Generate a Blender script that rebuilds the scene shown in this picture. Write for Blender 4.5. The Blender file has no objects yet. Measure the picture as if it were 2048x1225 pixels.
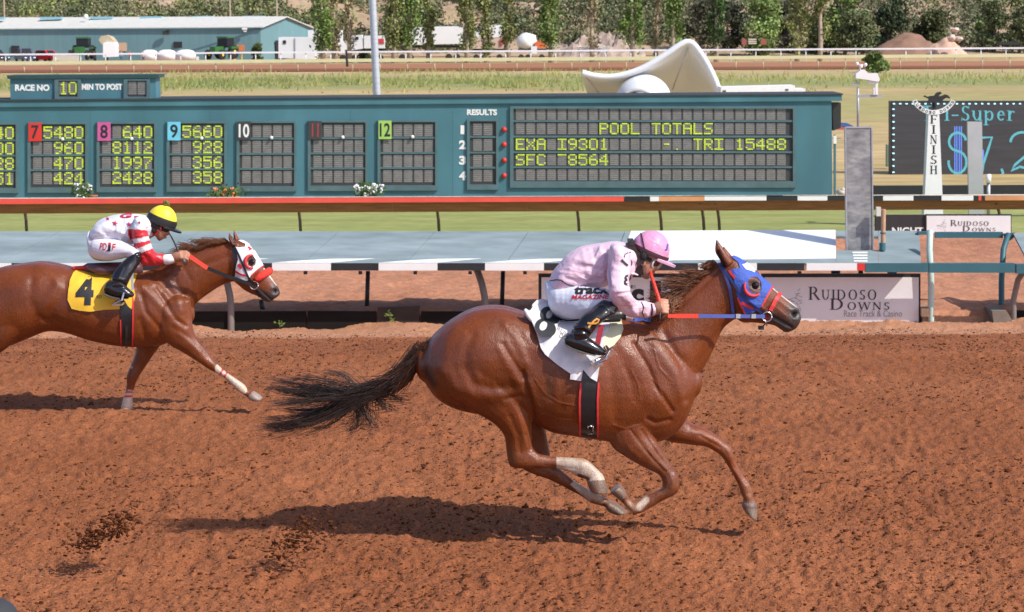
import bpy, bmesh, math, random
import numpy as np
from mathutils import Vector, Matrix
from mathutils.bvhtree import BVHTree
from mathutils.geometry import delaunay_2d_cdt

random.seed(7); RNG = np.random.default_rng(7)
SC = bpy.context.scene
COL = SC.collection
R_ = math.radians

# ------------------------------------------------------------------ camera, sky, sun, exposure
F = 4380.0; CX, CY = 1024.0, 612.5                 # focal length and centre, in photograph pixels
PITCH = math.atan((CY - 40) / F); ROLL = R_(-.25)
EYE = Vector((0, 0, 2.84))
CAMR = (Matrix.Rotation(math.pi / 2 - PITCH, 4, 'X') @ Matrix.Rotation(ROLL, 4, 'Z')).to_3x3()
cd = bpy.data.cameras.new('camera'); cam = bpy.data.objects.new('camera', cd); COL.objects.link(cam)
cd.sensor_width = 36; cd.lens = F / 2048 * 36; cd.clip_start = .1; cd.clip_end = 4000
cd.dof.use_dof = True; cd.dof.focus_distance = 12.2; cd.dof.aperture_fstop = 11
m4 = CAMR.to_4x4(); m4.translation = EYE; cam.matrix_world = m4
SC.camera = cam
SUN = Vector((.85, -.56, 1.0)).normalized()
W = bpy.data.worlds.new('World'); SC.world = W; W.use_nodes = True
nt = W.node_tree; bg = nt.nodes['Background']; sky = nt.nodes.new('ShaderNodeTexSky')
sky.sky_type = 'NISHITA'; sky.sun_disc = False; sky.sun_elevation = math.asin(SUN.z)
sky.sun_rotation = math.atan2(SUN.x, SUN.y); sky.altitude = 2000; sky.air_density = .55; sky.dust_density = 4.5; sky.ozone_density = .3
nt.links.new(sky.outputs[0], bg.inputs[0]); bg.inputs[1].default_value = .15
sl = bpy.data.lights.new('sun', 'SUN'); sl.energy = 2.7; sl.angle = R_(.5); sl.color = (1, .955, .89)
so = bpy.data.objects.new('sun', sl); COL.objects.link(so); so.location = (30, -20, 40)
so.rotation_euler = SUN.to_track_quat('Z', 'Y').to_euler()
SC.view_settings.view_transform = 'Standard'; SC.view_settings.look = 'None'
SC.view_settings.gamma = 1; SC.view_settings.exposure = .84

# ------------------------------------------------------------------ helpers
def P(px, py, d):
    """point in the world at depth y = d, seen at photograph pixel (px, py)"""
    v = CAMR @ Vector(((px - CX) / F, (CY - py) / F, -1)); return EYE + v * (d / v.y)
CRN = np.array(CAMR); EYN = np.array(EYE)
def proj(v):
    q = (v - EYN) @ CRN
    return np.stack([CX + F * q[:, 0] / -q[:, 2], CY - F * q[:, 1] / -q[:, 2]], 1)
HD = np.array([-60, 0, 12, 16.2, 20, 26, 29, 30.45, 30.62, 33, 45, 47.5, 50, 62, 100, 200, 310, 345, 360, 460, 900.])
HH = np.array([2.9, 2.88, 2.935, 2.93, 3.1, 3.82, 4.18, 4.31, 4.09, 4.13, 4.47, 4.66, 4.95, 5.2, 5.4, 5.7, 5.87, 5.92, 5.0, -7.5, -60.])
def gz(d): return EYE.z - float(np.interp(d, HD, HH))
def gzn(d): return EYE.z - np.interp(d, HD, HH)
def GP(px, d):
    """point on the ground at depth d seen in photograph column px"""
    p = P(px, 600, d); return Vector((p.x, d, gz(d)))
def hsh(ix, iy, s):
    h = (ix.astype(np.int64) * 374761393 + iy.astype(np.int64) * 668265263 + s * 974634757) & 0x7fffffff
    h = ((h ^ (h >> 13)) * 1274126177) & 0x7fffffff
    return ((h ^ (h >> 16)) & 0xffff) / 65535.0
def vn(x, y, s=0):
    x = np.asarray(x, float); y = np.asarray(y, float)
    ix = np.floor(x); iy = np.floor(y); fx = x - ix; fy = y - iy
    fx = fx * fx * (3 - 2 * fx); fy = fy * fy * (3 - 2 * fy)
    a = hsh(ix, iy, s); b = hsh(ix + 1, iy, s); c = hsh(ix, iy + 1, s); d = hsh(ix + 1, iy + 1, s)
    return (a * (1 - fx) + b * fx) * (1 - fy) + (c * (1 - fx) + d * fx) * fy

class G:
    def __init__(s): s.v = []; s.f = []; s.m = []
    def add(s, vs, fs, mi=0):
        o = len(s.v); s.v.extend([tuple(p) for p in vs])
        for f in fs: s.f.append(tuple(i + o for i in f)); s.m.append(mi)
        return s
    def prism(s, pts, vec, mi=0):
        vec = Vector(vec); n = len(pts); pts = [Vector(p) for p in pts]
        vs = pts + [p + vec for p in pts]
        fs = [tuple(range(n)), tuple(range(2 * n - 1, n - 1, -1))] + [(i, (i + 1) % n, (i + 1) % n + n, i + n) for i in range(n)]
        return s.add(vs, fs, mi)
    def pp(s, poly, d, thick, mi=0):
        """prism whose front outline is seen at pixels poly, at depth d, going back by thick"""
        return s.prism([P(x, y, d) for x, y in poly], (0, thick, 0), mi)
    def pr(s, x0, y0, x1, y1, d, thick, mi=0):
        return s.pp([(x0, y0), (x1, y0), (x1, y1), (x0, y1)], d, thick, mi)
    def box(s, c, sz, rz=0, mi=0):
        c = Vector(c); q = Matrix.Rotation(rz, 3, 'Z'); x, y, z = [k / 2 for k in sz]
        vs = [c + q @ Vector(p) for p in ((-x, -y, -z), (x, -y, -z), (x, y, -z), (-x, y, -z), (-x, -y, z), (x, -y, z), (x, y, z), (-x, y, z))]
        return s.add(vs, [(0, 3, 2, 1), (4, 5, 6, 7), (0, 1, 5, 4), (1, 2, 6, 5), (2, 3, 7, 6), (3, 0, 4, 7)], mi)
    def tube(s, path, r, n=8, mi=0, flat=1.0, cap=True):
        path = [Vector(p) for p in path]; k = len(path)
        rs = r if isinstance(r, (list, tuple)) else [r] * k
        ref = Vector((0, 0, 1)) if abs((path[-1] - path[0]).normalized().z) < .9 else Vector((0, 1, 0))
        vs = []
        for i, p in enumerate(path):
            t = (path[min(i + 1, k - 1)] - path[max(i - 1, 0)])
            t = t.normalized() if t.length > 1e-9 else Vector((1, 0, 0))
            a = t.cross(ref)
            a = a.normalized() if a.length > 1e-6 else Vector((1, 0, 0))
            b = a.cross(t)
            for j in range(n):
                w = 2 * math.pi * j / n
                vs.append(p + (a * math.cos(w) * flat + b * math.sin(w)) * rs[i])
        fs = [(i * n + j, i * n + (j + 1) % n, (i + 1) * n + (j + 1) % n, (i + 1) * n + j) for i in range(k - 1) for j in range(n)]
        if cap: fs += [tuple(range(n - 1, -1, -1)), tuple(range((k - 1) * n, k * n))]
        return s.add(vs, fs, mi)
    def sph(s, c, r, nu=14, nv=9, mi=0, mat=None):
        c = Vector(c); r = (r, r, r) if not isinstance(r, (tuple, list)) else r
        vs = []
        for i in range(nv + 1):
            a = math.pi * i / nv
            for j in range(nu):
                b = 2 * math.pi * j / nu
                q = Vector((r[0] * math.sin(a) * math.cos(b), r[1] * math.sin(a) * math.sin(b), r[2] * math.cos(a)))
                vs.append(c + (mat @ q if mat else q))
        fs = [(i * nu + j, (i + 1) * nu + j, (i + 1) * nu + (j + 1) % nu, i * nu + (j + 1) % nu) for i in range(nv) for j in range(nu)]
        return s.add(vs, fs, mi)
    def lathe(s, c, prof, n=20, mi=0, ax=None):
        c = Vector(c); q = ax or Matrix.Identity(3); k = len(prof)
        vs = [c + q @ Vector((r * math.cos(2 * math.pi * j / n), r * math.sin(2 * math.pi * j / n), z)) for r, z in prof for j in range(n)]
        fs = [(i * n + j, i * n + (j + 1) % n, (i + 1) * n + (j + 1) % n, (i + 1) * n + j) for i in range(k - 1) for j in range(n)]
        fs += [tuple(range(n - 1, -1, -1)), tuple(range((k - 1) * n, k * n))]
        return s.add(vs, fs, mi)

def raw_mesh(name, v, f, mats=(), mi=None, smooth=False, col=None):
    me = bpy.data.meshes.new(name)
    if isinstance(f, np.ndarray):
        v = np.asarray(v, np.float32); n, k = f.shape
        me.vertices.add(len(v)); me.vertices.foreach_set('co', v.ravel())
        me.loops.add(n * k); me.loops.foreach_set('vertex_index', f.astype(np.int32).ravel())
        me.polygons.add(n); me.polygons.foreach_set('loop_start', np.arange(0, n * k, k, dtype=np.int32))
        me.update(calc_edges=True)
    else:
        me.from_pydata([tuple(p) for p in v], [], f); me.update()
    if isinstance(mats, bpy.types.Material): mats = (mats,)
    for m in mats: me.materials.append(m)
    if mi is not None: me.polygons.foreach_set('material_index', np.asarray(mi, np.int32))
    if smooth: me.polygons.foreach_set('use_smooth', np.ones(len(me.polygons), bool))
    if col is not None:
        a = me.color_attributes.new('Col', 'FLOAT_COLOR', 'POINT')
        c = np.ones((len(me.vertices), 4), np.float32); c[:, :3] = col; a.data.foreach_set('color', c.ravel())
    return me
def tag(o, label=None, cat=None, group=None, kind=None):
    if label: o['label'] = label
    if cat: o['category'] = cat
    if group: o['group'] = group
    if kind: o['kind'] = kind
    return o
ROOT = {}
def ob(name, g, mats, parent=None, label=None, cat=None, group=None, kind=None, smooth=False, base=None, col=None, angle=None):
    """link geometry (a G, or (verts, faces)) given in world coordinates as one mesh object"""
    if isinstance(g, G): v, f, mi = g.v, g.f, g.m
    else: v, f = g[0], g[1]; mi = None
    if parent is not None: L = ROOT[parent.name]
    else: L = Vector(base) if base is not None else Vector((0, 0, 0))
    v = np.asarray([tuple(p) for p in v] if not isinstance(v, np.ndarray) else v, float) - np.array(L)
    me = raw_mesh(name, v, f, mats, mi, smooth, col)
    if isinstance(g, G):
        bm = bmesh.new(); bm.from_mesh(me); bmesh.ops.recalc_face_normals(bm, faces=bm.faces); bm.to_mesh(me); bm.free()
    if angle is not None:
        me.polygons.foreach_set('use_smooth', np.ones(len(me.polygons), bool)); me.set_sharp_from_angle(angle=R_(angle))
    o = bpy.data.objects.new(name, me); COL.objects.link(o)
    if parent is not None: o.parent = parent
    else: o.location = L
    ROOT[o.name] = L
    return tag(o, label, cat, group, kind)
def thing(name, label, cat, base, group=None):
    o = bpy.data.objects.new(name, None); o.empty_display_size = .2; COL.objects.link(o)
    o.location = base; ROOT[o.name] = Vector(base)
    return tag(o, label, cat, group)
def copy_tree(o, parent=None):
    c = o.copy(); COL.objects.link(c); ROOT[c.name] = ROOT[o.name]
    if parent: c.parent = parent
    for ch in [k for k in bpy.data.objects if k.parent == o]: copy_tree(ch, c)
    return c

# ------------------------------------------------------------------ materials
def new_mat(name):
    m = bpy.data.materials.new(name); m.use_nodes = True; t = m.node_tree
    return m, t, t.nodes['Principled BSDF']
MATS = {}
def mat(name, c, rough=.6, var=.12, scale=4.0, metal=0, bump=0.0, bscale=None, spec=.5, emit=0, vcol=False, stretch=None, coat=0, c2=None, detail=5):
    if name in MATS: return MATS[name]
    m, t, b = new_mat(name); N, L = t.nodes, t.links
    tc = N.new('ShaderNodeTexCoord'); mp = N.new('ShaderNodeMapping'); L.new(tc.outputs['Object'], mp.inputs[0])
    if stretch: mp.inputs['Scale'].default_value = stretch
    nz = N.new('ShaderNodeTexNoise'); nz.inputs['Scale'].default_value = scale; nz.inputs['Detail'].default_value = detail
    L.new(mp.outputs[0], nz.inputs[0])
    b.inputs['Roughness'].default_value = rough; b.inputs['Metallic'].default_value = metal
    b.inputs['Specular IOR Level'].default_value = spec; b.inputs['Coat Weight'].default_value = coat
    mx = N.new('ShaderNodeMix'); mx.data_type = 'RGBA'; mx.blend_type = 'MULTIPLY'; mx.inputs[0].default_value = 1
    rp = N.new('ShaderNodeValToRGB'); rp.color_ramp.elements[0].position = .3; rp.color_ramp.elements[1].position = .72
    lo, hi = 1 - var, 1 + var * .6
    rp.color_ramp.elements[0].color = (lo, lo, lo, 1); rp.color_ramp.elements[1].color = (hi, hi, hi, 1)
    L.new(nz.outputs[0], rp.inputs[0]); L.new(rp.outputs[0], mx.inputs[7])
    if vcol:
        at = N.new('ShaderNodeAttribute'); at.attribute_name = 'Col'; L.new(at.outputs[0], mx.inputs[6])
    elif c2:
        m2 = N.new('ShaderNodeMix'); m2.data_type = 'RGBA'; m2.inputs[6].default_value = (*c, 1); m2.inputs[7].default_value = (*c2, 1)
        n2 = N.new('ShaderNodeTexNoise'); n2.inputs['Scale'].default_value = scale * .31; n2.inputs['Detail'].default_value = 6; L.new(mp.outputs[0], n2.inputs[0])
        r2 = N.new('ShaderNodeValToRGB'); r2.color_ramp.elements[0].position = .4; r2.color_ramp.elements[1].position = .6
        L.new(n2.outputs[0], r2.inputs[0]); L.new(r2.outputs[0], m2.inputs[0]); L.new(m2.outputs[2], mx.inputs[6])
    else: mx.inputs[6].default_value = (*c, 1)
    L.new(mx.outputs[2], b.inputs['Base Color'])
    if bump:
        bp = N.new('ShaderNodeBump'); bp.inputs['Strength'].default_value = bump; bp.inputs['Distance'].default_value = .02
        bn = N.new('ShaderNodeTexNoise'); bn.inputs['Scale'].default_value = bscale or scale * 3; bn.inputs['Detail'].default_value = 4
        L.new(mp.outputs[0], bn.inputs[0]); L.new(bn.outputs[0], bp.inputs['Height']); L.new(bp.outputs[0], b.inputs['Normal'])
    if emit:
        b.inputs['Emission Color'].default_value = (*c, 1); b.inputs['Emission Strength'].default_value = emit
    MATS[name] = m; return m

TEAL = mat('teal_paint', (.066, .185, .225), .55, .2, .9, bump=.08, c2=(.058, .165, .195), stretch=(1, 1, .4))
TEALD = mat('dark_teal_paint', (.035, .125, .15), .5, .15, 2)
DECKP = mat('weathered_deck_paint', (.25, .31, .322), .75, .2, 3.1, c2=(.205, .26, .27), stretch=(.6, 1.5, 1), bump=.1)
BLACK = mat('black_paint', (.018, .018, .019), .55, .2, 6)
WHITE = mat('white_paint', (.8, .79, .76), .55, .06, 3)
RED = mat('red_paint', (.62, .035, .025), .5, .1, 3)
WOODB = mat('brown_wood', (.30, .115, .045), .7, .3, 2, stretch=(1, 4, 12))
ORANGEW = mat('orange_wood', (.62, .28, .12), .7, .15, 3)
GALV = mat('galvanised_steel', (.42, .43, .45), .45, .2, 9, metal=.35)
STEEL = mat('bright_steel', (.65, .66, .68), .25, .1, 20, metal=1)
DARKM = mat('dark_metal', (.03, .028, .026), .5, .2, 8)

# ------------------------------------------------------------------ lettering
def text2d(s, bold=0.0):
    cu = bpy.data.curves.new('t', 'FONT'); cu.body = s; cu.size = 1; cu.offset = bold; cu.resolution_u = 4; cu.fill_mode = 'FRONT'
    o = bpy.data.objects.new('t', cu); me = bpy.data.meshes.new_from_object(o)
    v = np.array([tuple(p.co)[:2] for p in me.vertices]) if len(me.vertices) else np.zeros((0, 2)); f = [tuple(p.vertices) for p in me.polygons]
    bpy.data.objects.remove(o); bpy.data.curves.remove(cu); bpy.data.meshes.remove(me)
    return v, f
def text_fit(s, bold=0.0):
    v, f = text2d(s, bold); lo, hi = v.min(0), v.max(0); return (v - lo) / (hi - lo), f
def text_px(g, s, x0, y0, x1, y1, d, bold=0.0, mi=0, shear=0.0, rise=0.0, thick=.004):
    """letters filling the pixel box x0..x1, y0 (top)..y1 (bottom) on the upright plane at depth d"""
    v, f = text_fit(s, bold)
    def mp(u, w): return P(x0 + (x1 - x0) * u + shear * (y1 - y0) * w, y1 + (y0 - y1) * w + rise * u, d)
    g.add([mp(u, w) for u, w in v], f, mi)
D57 = {'0': '0E 11 13 15 19 11 0E', '1': '04 0C 04 04 04 04 0E', '2': '0E 11 01 06 08 10 1F', '3': '0E 11 01 06 01 11 0E',
       '4': '02 06 0A 12 1F 02 02', '5': '1F 10 1E 01 01 11 0E', '6': '06 08 10 1E 11 11 0E', '7': '1F 01 02 04 08 08 08',
       '8': '0E 11 11 0E 11 11 0E', '9': '0E 11 11 0F 01 02 0C', 'A': '0E 11 11 1F 11 11 11', 'C': '0E 11 10 10 10 11 0E',
       'E': '1F 10 10 1E 10 10 1F', 'F': '1F 10 10 1E 10 10 10', 'I': '1F 04 04 04 04 04 1F', 'L': '10 10 10 10 10 10 1F',
       'O': '0E 11 11 11 11 11 0E', 'P': '1E 11 11 1E 10 10 10', 'R': '1E 11 11 1E 14 12 11', 'S': '0F 10 10 0E 01 01 1E',
       'T': '1F 04 04 04 04 04 04', 'X': '11 11 0A 04 0A 11 11', '-': '00 00 00 0E 00 00 00', '~': '1F 00 00 00 00 00 00', '.': '00 00 00 00 00 00 04'}
D57['0'] = '0E 11 11 11 11 11 0E'
def led(g, ch, x0, y0, w, h, d):
    if ch not in D57: return
    for r, hx in enumerate(D57[ch].split()):
        b = int(hx, 16)
        for c in range(5):
            if b >> (4 - c) & 1:
                cx = x0 + (c + .5) * w / 5; cy = y0 + (r + .5) * h / 7
                g.pr(cx - w * .088, cy - h * .055, cx + w * .088, cy + h * .055, d, .012)
# a small serif alphabet drawn with strokes: l = straight stroke, a = arc, s = serif
SER = {
 'R': (.72, [('l', .14, 0, .14, 1, .13), ('a', .3, .74, .27, .26, -90, 90, .12, .05), ('l', .14, .97, .32, .97, .05), ('l', .14, .5, .32, .5, .05), ('l', .36, .5, .68, 0, .12), ('s', .14, 0, .14), ('s', .68, 0, .1), ('s', .1, 1, .1)]),
 'U': (.74, [('l', .14, .3, .14, 1, .12), ('l', .6, .3, .6, 1, .06), ('a', .37, .3, .23, .3, 180, 360, .11, .05), ('s', .14, 1, .13), ('s', .6, 1, .12)]),
 'I': (.34, [('l', .17, 0, .17, 1, .13), ('s', .17, 0, .15), ('s', .17, 1, .15)]),
 'D': (.82, [('l', .14, 0, .14, 1, .13), ('a', .27, .5, .46, .5, -90, 90, .13, .05), ('l', .1, .975, .3, .975, .05), ('l', .1, .025, .3, .025, .05), ('s', .1, 0, .1), ('s', .1, 1, .1)]),
 'O': (.84, [('a', .42, .5, .36, .51, 0, 360, .13, .05)]),
 'S': (.56, [('a', .28, .74, .2, .25, 30, 270, .11, .06), ('a', .28, .26, .22, .25, -150, 90, .12, .06), ('l', .46, .8, .47, 1, .04), ('l', .07, 0, .08, .22, .04)]),
 'W': (1.06, [('l', .08, 1, .3, 0, .12), ('l', .3, 0, .53, 1, .05), ('l', .53, 1, .76, 0, .12), ('l', .76, 0, .98, 1, .05), ('s', .08, 1, .13), ('s', .98, 1, .12), ('s', .53, 1, .1)]),
 'N': (.82, [('l', .14, 0, .14, 1, .06), ('l', .14, 1, .66, 0, .13), ('l', .66, 0, .66, 1, .06), ('s', .14, 0, .12), ('s', .12, 1, .1), ('s', .66, 1, .12)]),
 'F': (.62, [('l', .16, 0, .16, 1, .15), ('l', .1, .97, .58, .97, .06), ('l', .16, .52, .46, .52, .06), ('l', .57, .8, .57, 1, .05), ('l', .46, .42, .46, .63, .05), ('s', .16, 0, .16)]),
 'H': (.82, [('l', .16, 0, .16, 1, .15), ('l', .66, 0, .66, 1, .15), ('l', .16, .5, .66, .5, .06), ('s', .16, 0, .15), ('s', .16, 1, .15), ('s', .66, 0, .15), ('s', .66, 1, .15)]),
 'T': (.7, [('l', .35, 0, .35, 1, .14), ('l', .04, .97, .66, .97, .06), ('l', .05, .78, .05, 1, .05), ('l', .65, .78, .65, 1, .05), ('s', .35, 0, .15)]),
 'C': (.72, [('a', .4, .5, .33, .5, 45, 315, .14, .06), ('l', .64, .72, .64, 1, .06)]),
 'r': (.5, [('l', .16, 0, .16, .68, .13), ('a', .34, .42, .18, .24, 40, 180, .1, .08), ('s', .16, 0, .14), ('s', .1, .68, .08)]),
 'i': (.32, [('l', .16, 0, .16, .66, .13), ('l', .16, .84, .16, 1, .14), ('s', .16, 0, .14), ('s', .1, .66, .08)]),
 'u': (.64, [('l', .14, .25, .14, .68, .12), ('l', .5, 0, .5, .68, .12), ('a', .32, .25, .18, .24, 180, 360, .1, .07), ('s', .1, .68, .08), ('s', .46, .68, .08), ('s', .54, 0, .08)]),
 'p': (.64, [('l', .14, -.3, .14, .68, .12), ('a', .34, .34, .22, .33, -140, 140, .12, .07), ('s', .14, -.3, .14), ('s', .1, .68, .08)]),
 'e': (.56, [('a', .3, .34, .22, .33, 20, 320, .12, .07), ('l', .1, .38, .52, .38, .06)]),
 '-': (.5, [('l', .06, .36, .44, .36, .09)]),
 ' ': (.34, []),
}
def serif_word(s, scl=None, gap=.12):
    """returns list of quads (each 4 points in letter units), and the width; scl gives a size for each letter"""
    out = []; x = 0
    for i, ch in enumerate(s):
        k = scl[i] if scl else 1.0; w, st = SER[ch]
        for q in st:
            if q[0] == 'l':
                _, x1, y1, x2, y2, t = q; dx, dy = x2 - x1, y2 - y1; n = math.hypot(dx, dy); nx, ny = -dy / n * t / 2, dx / n * t / 2
                qs = [[(x1 + nx, y1 + ny), (x2 + nx, y2 + ny), (x2 - nx, y2 - ny), (x1 - nx, y1 - ny)]]
            elif q[0] == 's':
                _, cx, cy, hw = q; y0 = cy if cy < .5 else cy - .05
                qs = [[(cx - hw, y0), (cx + hw, y0), (cx + hw, y0 + .05), (cx - hw, y0 + .05)]]
            else:
                _, cx, cy, rx, ry, a0, a1, tk, tn = q; n = max(6, int(abs(a1 - a0) / 15)); qs = []
                def pt(a, o): 
                    t = tn + (tk - tn) * abs(math.cos(a)); return (cx + (rx - .5 * tk + o * t) * math.cos(a), cy + (ry - .5 * tn + o * t) * math.sin(a))
                for j in range(n):
                    b0 = R_(a0 + (a1 - a0) * j / n); b1 = R_(a0 + (a1 - a0) * (j + 1) / n)
                    qs.append([pt(b0, .5), pt(b1, .5), pt(b1, -.5), pt(b0, -.5)])
            out += [[((px) * k + x, py * k) for px, py in z] for z in qs]
        x += (w + gap) * k
    return out, x - gap
def serif_map(g, quads, fn, mi=0, lift=.0006, axis=Vector((0, -1, 0))):
    for k, q in enumerate(quads):
        o = axis * (lift * (k % 9))
        g.add([Vector(fn(*p)) + o for p in q], [(0, 1, 2, 3)], mi)
def serif_px(g, s, x0, y0, x1, y1, d, mi=0, scl=None, gap=.12):
    q, w = serif_word(s, scl, gap)
    serif_map(g, q, lambda u, v: P(x0 + (x1 - x0) * u / w, y1 + (y0 - y1) * v, d), mi)

# ------------------------------------------------------------------ ground, track, turf, hill
def ground_mat(name, stops, nscale=.6, rough=.95, fine=30, fvar=.25, bump=.4, bscale=40, bands=None, streak=None):
    m, t, b = new_mat(name); N, L = t.nodes, t.links
    tc = N.new('ShaderNodeTexCoord'); mp = N.new('ShaderNodeMapping'); L.new(tc.outputs['Object'], mp.inputs[0])
    if streak: mp.inputs['Scale'].default_value = streak
    n1 = N.new('ShaderNodeTexNoise'); n1.inputs['Scale'].default_value = nscale; n1.inputs['Detail'].default_value = 8; n1.inputs['Roughness'].default_value = .62; L.new(mp.outputs[0], n1.inputs[0])
    rp = N.new('ShaderNodeValToRGB'); rp.color_ramp.elements.remove(rp.color_ramp.elements[1])
    for i, (p, c) in enumerate(stops):
        e = rp.color_ramp.elements[0] if i == 0 else rp.color_ramp.elements.new(p)
        e.position = p; e.color = (*c, 1)
    L.new(n1.outputs[0], rp.inputs[0])
    n2 = N.new('ShaderNodeTexNoise'); n2.inputs['Scale'].default_value = fine; n2.inputs['Detail'].default_value = 6; L.new(mp.outputs[0], n2.inputs[0])
    r2 = N.new('ShaderNodeValToRGB'); r2.color_ramp.elements[0].position = .3; r2.color_ramp.elements[1].position = .7
    lo, hi = 1 - fvar, 1 + fvar * .7
    r2.color_ramp.elements[0].color = (lo, lo, lo, 1); r2.color_ramp.elements[1].color = (hi, hi, hi, 1); L.new(n2.outputs[0], r2.inputs[0])
    mx = N.new('ShaderNodeMix'); mx.data_type = 'RGBA'; mx.blend_type = 'MULTIPLY'; mx.inputs[0].default_value = 1
    L.new(rp.outputs[0], mx.inputs[6]); L.new(r2.outputs[0], mx.inputs[7]); out = mx.outputs[2]
    if bands:      # a strip of other ground lying between two distances, with an uneven edge
        sx = N.new('ShaderNodeSeparateXYZ'); L.new(tc.outputs['Object'], sx.inputs[0])
        ad = N.new('ShaderNodeMath'); ad.operation = 'MULTIPLY_ADD'; L.new(n1.outputs[0], ad.inputs[0])
        for (y0, y1, wob, soft, c) in bands:
            ad = N.new('ShaderNodeMath'); ad.operation = 'MULTIPLY_ADD'; L.new(n1.outputs[0], ad.inputs[0]); ad.inputs[1].default_value = wob; L.new(sx.outputs[1], ad.inputs[2])
            m1 = N.new('ShaderNodeMapRange'); m1.inputs[1].default_value = y0 + wob * .5 - soft; m1.inputs[2].default_value = y0 + wob * .5 + soft; L.new(ad.outputs[0], m1.inputs[0])
            m2 = N.new('ShaderNodeMapRange'); m2.inputs[1].default_value = y1 + wob * .5 + soft; m2.inputs[2].default_value = y1 + wob * .5 - soft; L.new(ad.outputs[0], m2.inputs[0])
            mm = N.new('ShaderNodeMath'); mm.operation = 'MULTIPLY'; L.new(m1.outputs[0], mm.inputs[0]); L.new(m2.outputs[0], mm.inputs[1])
            ml = N.new('ShaderNodeMix'); ml.data_type = 'RGBA'; ml.blend_type = 'MULTIPLY'; ml.inputs[0].default_value = 1; ml.inputs[6].default_value = (*c, 1); L.new(r2.outputs[0], ml.inputs[7])
            mq = N.new('ShaderNodeMix'); mq.data_type = 'RGBA'; L.new(mm.outputs[0], mq.inputs[0]); L.new(out, mq.inputs[6]); L.new(ml.outputs[2], mq.inputs[7]); out = mq.outputs[2]
    L.new(out, b.inputs['Base Color']); b.inputs['Roughness'].default_value = rough; b.inputs['Specular IOR Level'].default_value = .2
    if bump:
        bp = N.new('ShaderNodeBump'); bp.inputs['Strength'].default_value = bump; bp.inputs['Distance'].default_value = .03
        n3 = N.new('ShaderNodeTexNoise'); n3.inputs['Scale'].default_value = bscale; n3.inputs['Detail'].default_value = 5; L.new(mp.outputs[0], n3.inputs[0])
        L.new(n3.outputs[0], bp.inputs['Height']); L.new(bp.outputs[0], b.inputs['Normal'])
    MATS[name] = m; return m
DIRT = ground_mat('red_dirt', [(.3, (.24, .079, .030)), (.5, (.285, .098, .039)), (.7, (.335, .121, .050))], .5, fine=62, fvar=.34, bump=.6, bscale=70,  # fine noise also darkens specks, standing in for crevice shade
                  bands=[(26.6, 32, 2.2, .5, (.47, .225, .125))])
DIRT2 = ground_mat('loose_pale_dirt', [(.3, (.38, .165, .09)), (.7, (.48, .225, .128))], .4, fine=9, fvar=.22, bump=.7, bscale=14, streak=(1, .6, 1))
TURF = ground_mat('mown_turf', [(.3, (.23, .255, .08)), (.5, (.285, .305, .10)), (.7, (.34, .345, .13))], .8, fine=6, fvar=.22, bump=.3, bscale=20, streak=(.35, 1, 1))
INFIELD = ground_mat('dry_infield_grass', [(.3, (.33, .26, .115)), (.5, (.45, .33, .155)), (.68, (.53, .385, .20))], .09, fine=1.1, fvar=.24, bump=.2, bscale=3,
                  bands=[(118, 165, 18, 12, (.36, .31, .125)), (184, 218, 14, 8, (.26, .27, .10)), (222, 240, 10, 4, (.40, .33, .16)), (323, 347, 6, 4, (.44, .23, .13))], streak=(.45, 1, 1))
FARTRK = ground_mat('far_track_dirt', [(.3, (.31, .135, .07)), (.7, (.38, .185, .10))], .1, fine=1.5, fvar=.12, bump=0, bands=[(247, 268, 2, 1, (.215, .078, .036))], streak=(.3, 1, 1))
HILLM = ground_mat('hill_soil', [(.3, (.34, .26, .13)), (.5, (.44, .31, .20)), (.7, (.42, .33, .27))], .06, fine=.9, fvar=.3, bump=.4, bscale=1.2)

def sheet(name, ys, xs_fn, zoff, m, nx=2, hfn=None, smooth=True):
    ys = np.asarray(ys, float); rows = []
    for y in ys:
        x0, x1 = xs_fn(y); rows.append(np.stack([np.linspace(x0, x1, nx), np.full(nx, y)], 1))
    xy = np.concatenate(rows); z = gzn(xy[:, 1]) + zoff
    if hfn is not None: z = z + hfn(xy[:, 0], xy[:, 1])
    v = np.column_stack([xy, z]); ny = len(ys)
    i = (np.arange(ny - 1)[:, None] * nx + np.arange(nx - 1)[None, :]).ravel()
    f = np.stack([i, i + 1, i + nx + 1, i + nx], 1)
    return ob(name, (v, f), m, kind='structure', smooth=smooth)
sheet('ground', [-60, -20, 0, 12, 16.2, 20, 26, 29, 30.45, 30.62, 33, 45, 47.5, 50, 62, 80, 100, 140, 200, 260, 310, 345, 360], lambda y: (-60 - .6 * abs(y), 60 + .6 * abs(y)), -.05, INFIELD, 3, smooth=False)
def dirt_h(x, y):
    h = .010 * (vn(x * 2.1, y * 1.6, 1) - .5) + .007 * (vn(x * 6, y * 5, 2) - .5) + .010 * (vn(x * 15, y * 12, 3) - .5) + .026 * (vn(x * 36, y * 25, 4) - .5) + .016 * np.abs(vn(x * 62, y * 40, 14) - .5)
    pit = vn(x * 4.6, y * 3.4, 9); h -= .020 * np.clip((pit - .74) / .2, 0, 1)
    lump = vn(x * 8.3, y * 6.0, 12); h += .024 * np.clip((lump - .76) / .2, 0, 1)
    # ridges of harrowed, kicked-up sand against the kerb
    t = np.clip((y - 27.2) / 2.6, 0, 1); h += t * (.16 * (vn(x * .8, y * .9, 5) - .55) + .10 * (vn(x * 2.3, y * 2.0, 6) - .5))
    e = np.clip((y - 29.6) / .8, 0, 1); h += e * .05 * vn(x * .9, y * 0 + 3, 8)
    return h
ysn = [9.0]
while ysn[-1] < 30.46: ysn.append(ysn[-1] + .0021 * ysn[-1] * (1 if ysn[-1] > 9 else 1))
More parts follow.
